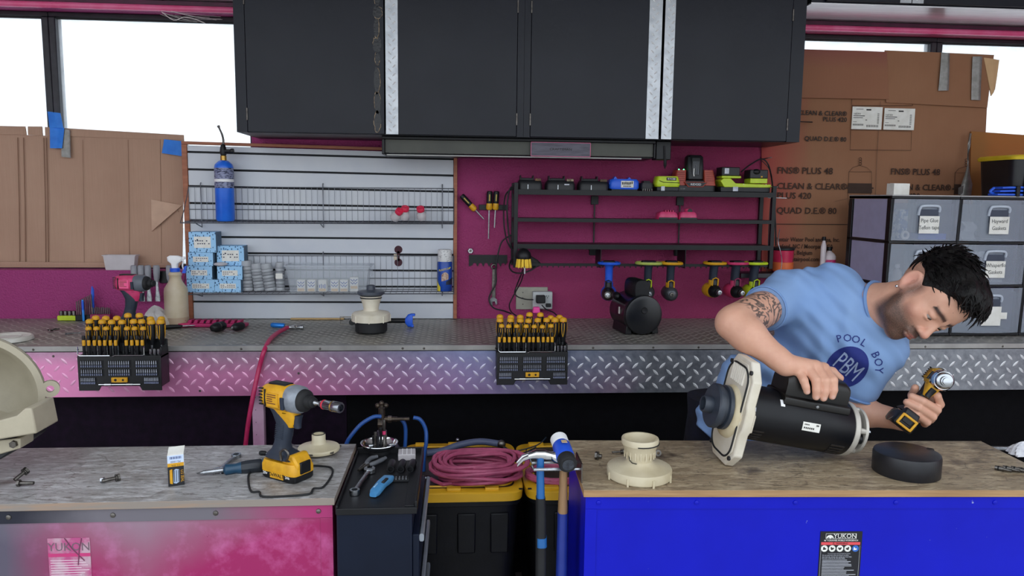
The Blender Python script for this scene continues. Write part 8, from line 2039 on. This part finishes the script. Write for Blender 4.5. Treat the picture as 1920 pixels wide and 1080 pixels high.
# ribbed collar and sleeve hems
nd = (HD-NB).normalized(); 
def ringpts(c, ax, r1, r2, n=40, ref=None):
    u = ax.orthogonal().normalized() if ref is None else (ref-ax*ref.dot(ax)).normalized(); w = ax.cross(u); return [c + u*(r1*math.cos(2*math.pi*k/n)) + w*(r2*math.sin(2*math.pi*k/n)) for k in range(n)]
M_rib = mat('shirt rib', '#6f90c2', .85, bump=.3, bscale=400)
colc = NB.lerp(HD, .14)
G().tube(ringpts(colc, nd, .0705, .0705), .0055, 8, closed=True).build('collar', M_rib, pers)
d_ = (eR-sR).normalized(); G().tube(ringpts(sR.lerp(eR, .455), d_, .0655, .0655), .0035, 6, closed=True).build('sleeve_hem', M_rib, pers)
d_ = (eL-sL).normalized(); G().tube(ringpts(eS + d_*.03, d_, .0575, .0575), .004, 6, closed=True).build('sleeve_hem', M_rib, pers)
# print on the chest, laid onto the cloth
bvh = BVHTree.FromPolygons([tuple(v) for v in sv], [tuple(q) for q in sq])
ec = W(1588, 688, 2.0); ex, ey, ez = vframe(ec); ar = R(-36); px_ = ex*math.cos(ar)+ey*math.sin(ar); py_ = ey*math.cos(ar)-ex*math.sin(ar); PXS = 2.06/1403*1.07
def lay(o, off=.0015):
    for v in o.data.vertices:
        w_ = ec + px_*v.co.x + py_*v.co.y; dr = (w_-CP).normalized(); hit, nrm, i_, ds = bvh.ray_cast(CP, dr)
        if hit is None: hit = w_; nrm = -dr
        v.co = hit - dr*off
    o.parent = pers; o.matrix_local = Matrix.Identity(4); return o
def dense(o, mx=.006):
    bm = bmesh.new(); bm.from_mesh(o.data); bmesh.ops.triangulate(bm, faces=bm.faces)
    for _ in range(3):
        L = [e for e in bm.edges if e.calc_length() > mx]
        if not L: break
        bmesh.ops.subdivide_edges(bm, edges=L, cuts=1); bmesh.ops.triangulate(bm, faces=bm.faces)
    bm.to_mesh(o.data); bm.free(); return o
rC = 38*PXS; M_nvy = mat('navy shirt print', '#1c2a78', .8)
o = G(); n = 48
vs = [(0, 0, 0)] + [(rC*.86*q/6*math.cos(2*math.pi*k/n), rC*1.05*q/6*math.sin(2*math.pi*k/n), 0) for q in range(1, 7) for k in range(n)]
fs = [(0, 1+k, 1+(k+1) % n) for k in range(n)] + [(1+(q-1)*n+k, 1+q*n+k, 1+q*n+(k+1) % n, 1+(q-1)*n+(k+1) % n) for q in range(1, 6) for k in range(n)]
lay(o._add(vs, fs).build('shirt_print_disc', M_nvy), .0012)
M_pgrey = mat('pale shirt print', '#9fb0d4', .8)
for k, (ch, x) in enumerate((('P', -.4), ('B', -.02), ('M', .4))):
    t_ = text(ch, rC*1.1, M_pgrey, None, None, 'shirt_print_letter', depth=0, sx=1)
    for v in t_.data.vertices: v.co.x = v.co.x*.62 + x*rC; v.co.y *= 1.12
    dense(t_); lay(t_, .0022)
arcL = 'POOL BOY'
for k, ch in enumerate(arcL):
    if ch == ' ': continue
    a = R(54-k*15.5); t_ = text(ch, rC*.5, M_nvy, None, None, 'shirt_print_letter', depth=0)
    for v in t_.data.vertices:
        x, y = v.co.x*.95, v.co.y; rr = rC*1.36+y; v.co.x = rr*math.sin(a*-1*-1 if False else -a+0) + x*math.cos(a); v.co.y = rr*math.cos(a) + x*math.sin(a)
    dense(t_); lay(t_, .0018)
# ------------------------------------------------------------------ trousers and shoes (behind the bench)
M_pants = mat('navy work trousers', '#0c101e', .8, c2='#121830', nscale=20, bump=.3, bscale=300)
hip = Vector((HP.x-.02, HP.y+.02, .93)); g = G()
g.loft([((hip.x-.03, hip.y-.03, 1.0), (.15, 0, 0), (0, .115, 0), 2.4), (hip, (.165, 0, 0), (0, .125, 0), 2.4), ((hip.x, hip.y+.02, .82), (.17, 0, 0), (0, .12, 0), 2.4), ((hip.x, hip.y+.02, .76), (.15, 0, 0), (0, .1, 0), 2.4)], 28)
for s in (-1, 1): g.loft([((hip.x+s*.085, hip.y+.02, .82), (.085, 0, 0), (0, .095, 0), 2.2), ((hip.x+s*.1, hip.y-.0, .5), (.065, 0, 0), (0, .072, 0), 2.2), ((hip.x+s*.11, hip.y+.03, .28), (.055, 0, 0), (0, .06, 0), 2.2), ((hip.x+s*.115, hip.y+.03, .06), (.05, 0, 0), (0, .058, 0), 2.2)], 22)
g.build('trousers', M_pants, pers)
for s in (-1, 1):
    x = hip.x+s*.115; G().loft([((x, hip.y-.03, .002), (.045, 0, 0), (0, .125, 0), 3), ((x, hip.y-.03, .03), (.047, 0, 0), (0, .128, 0), 3), ((x, hip.y-.01, .06), (.042, 0, 0), (0, .1, 0), 2.6), ((x, hip.y+.02, .1), (.036, 0, 0), (0, .055, 0), 2.4)], 24).build('shoe', M_rubber, pers)
# ------------------------------------------------------------------ the driver in his left hand
pb = W(1682, 798, 2.0); pt_ = W(1760, 711, 1.985); up_ = (pt_-pb).normalized(); fx, fy, fz = vframe(pt_); fw_ = vv(.42, .22, .88, (fx, fy, fz))
scd = (pt_-pb).length/.205
dh_ = impact('impact_driver', 'compact silver nosed impact driver held in the mans left hand', basis(pb, z=up_, y=(up_.cross(fw_))), M_yellow, M_black, M_chrome, None, True, scd, None, M_black)
for ch in dh_.children:
    if ch.name.startswith('nose_bumper'): ch.data.materials[0] = mat('polished nose', '#b4b8be', .2, 1.0)
    if ch.name.startswith('battery'):
        bb_ = ch
for ch in [c for c in dh_.children if c.name.startswith('battery')]:
    g = G()
    for s in (-1, 1): g.box((.0625, s*.024, .026), (.005, .008, .04)); g.box((.0625, 0, .026+s*.017), (.005, .05, .008))
    g.build('yellow_frame', M_yellow, ch, bev=.002)

# ================================================================== last small things
cord('wall_pin', 'dark pin sticking out beside the right cabinet over cardboard', [(1494, 228, 3.40), (1508, 228.5, 3.44), (1523, 229, 3.475)], .0025, M_cord, 'pin', 2)
q = Vector((0, 0, 0)); p = W(1668, 772, 1.985)
G().tube([dh_.matrix_world.inverted() @ W(x, y, 1.985) for x, y in ((1685, 765), (1670, 770), (1662, 780), (1664, 786), (1676, 780), (1690, 770))], .0015/scd, 6, smooth=4).build('belt_clip', M_dsteel, dh_)
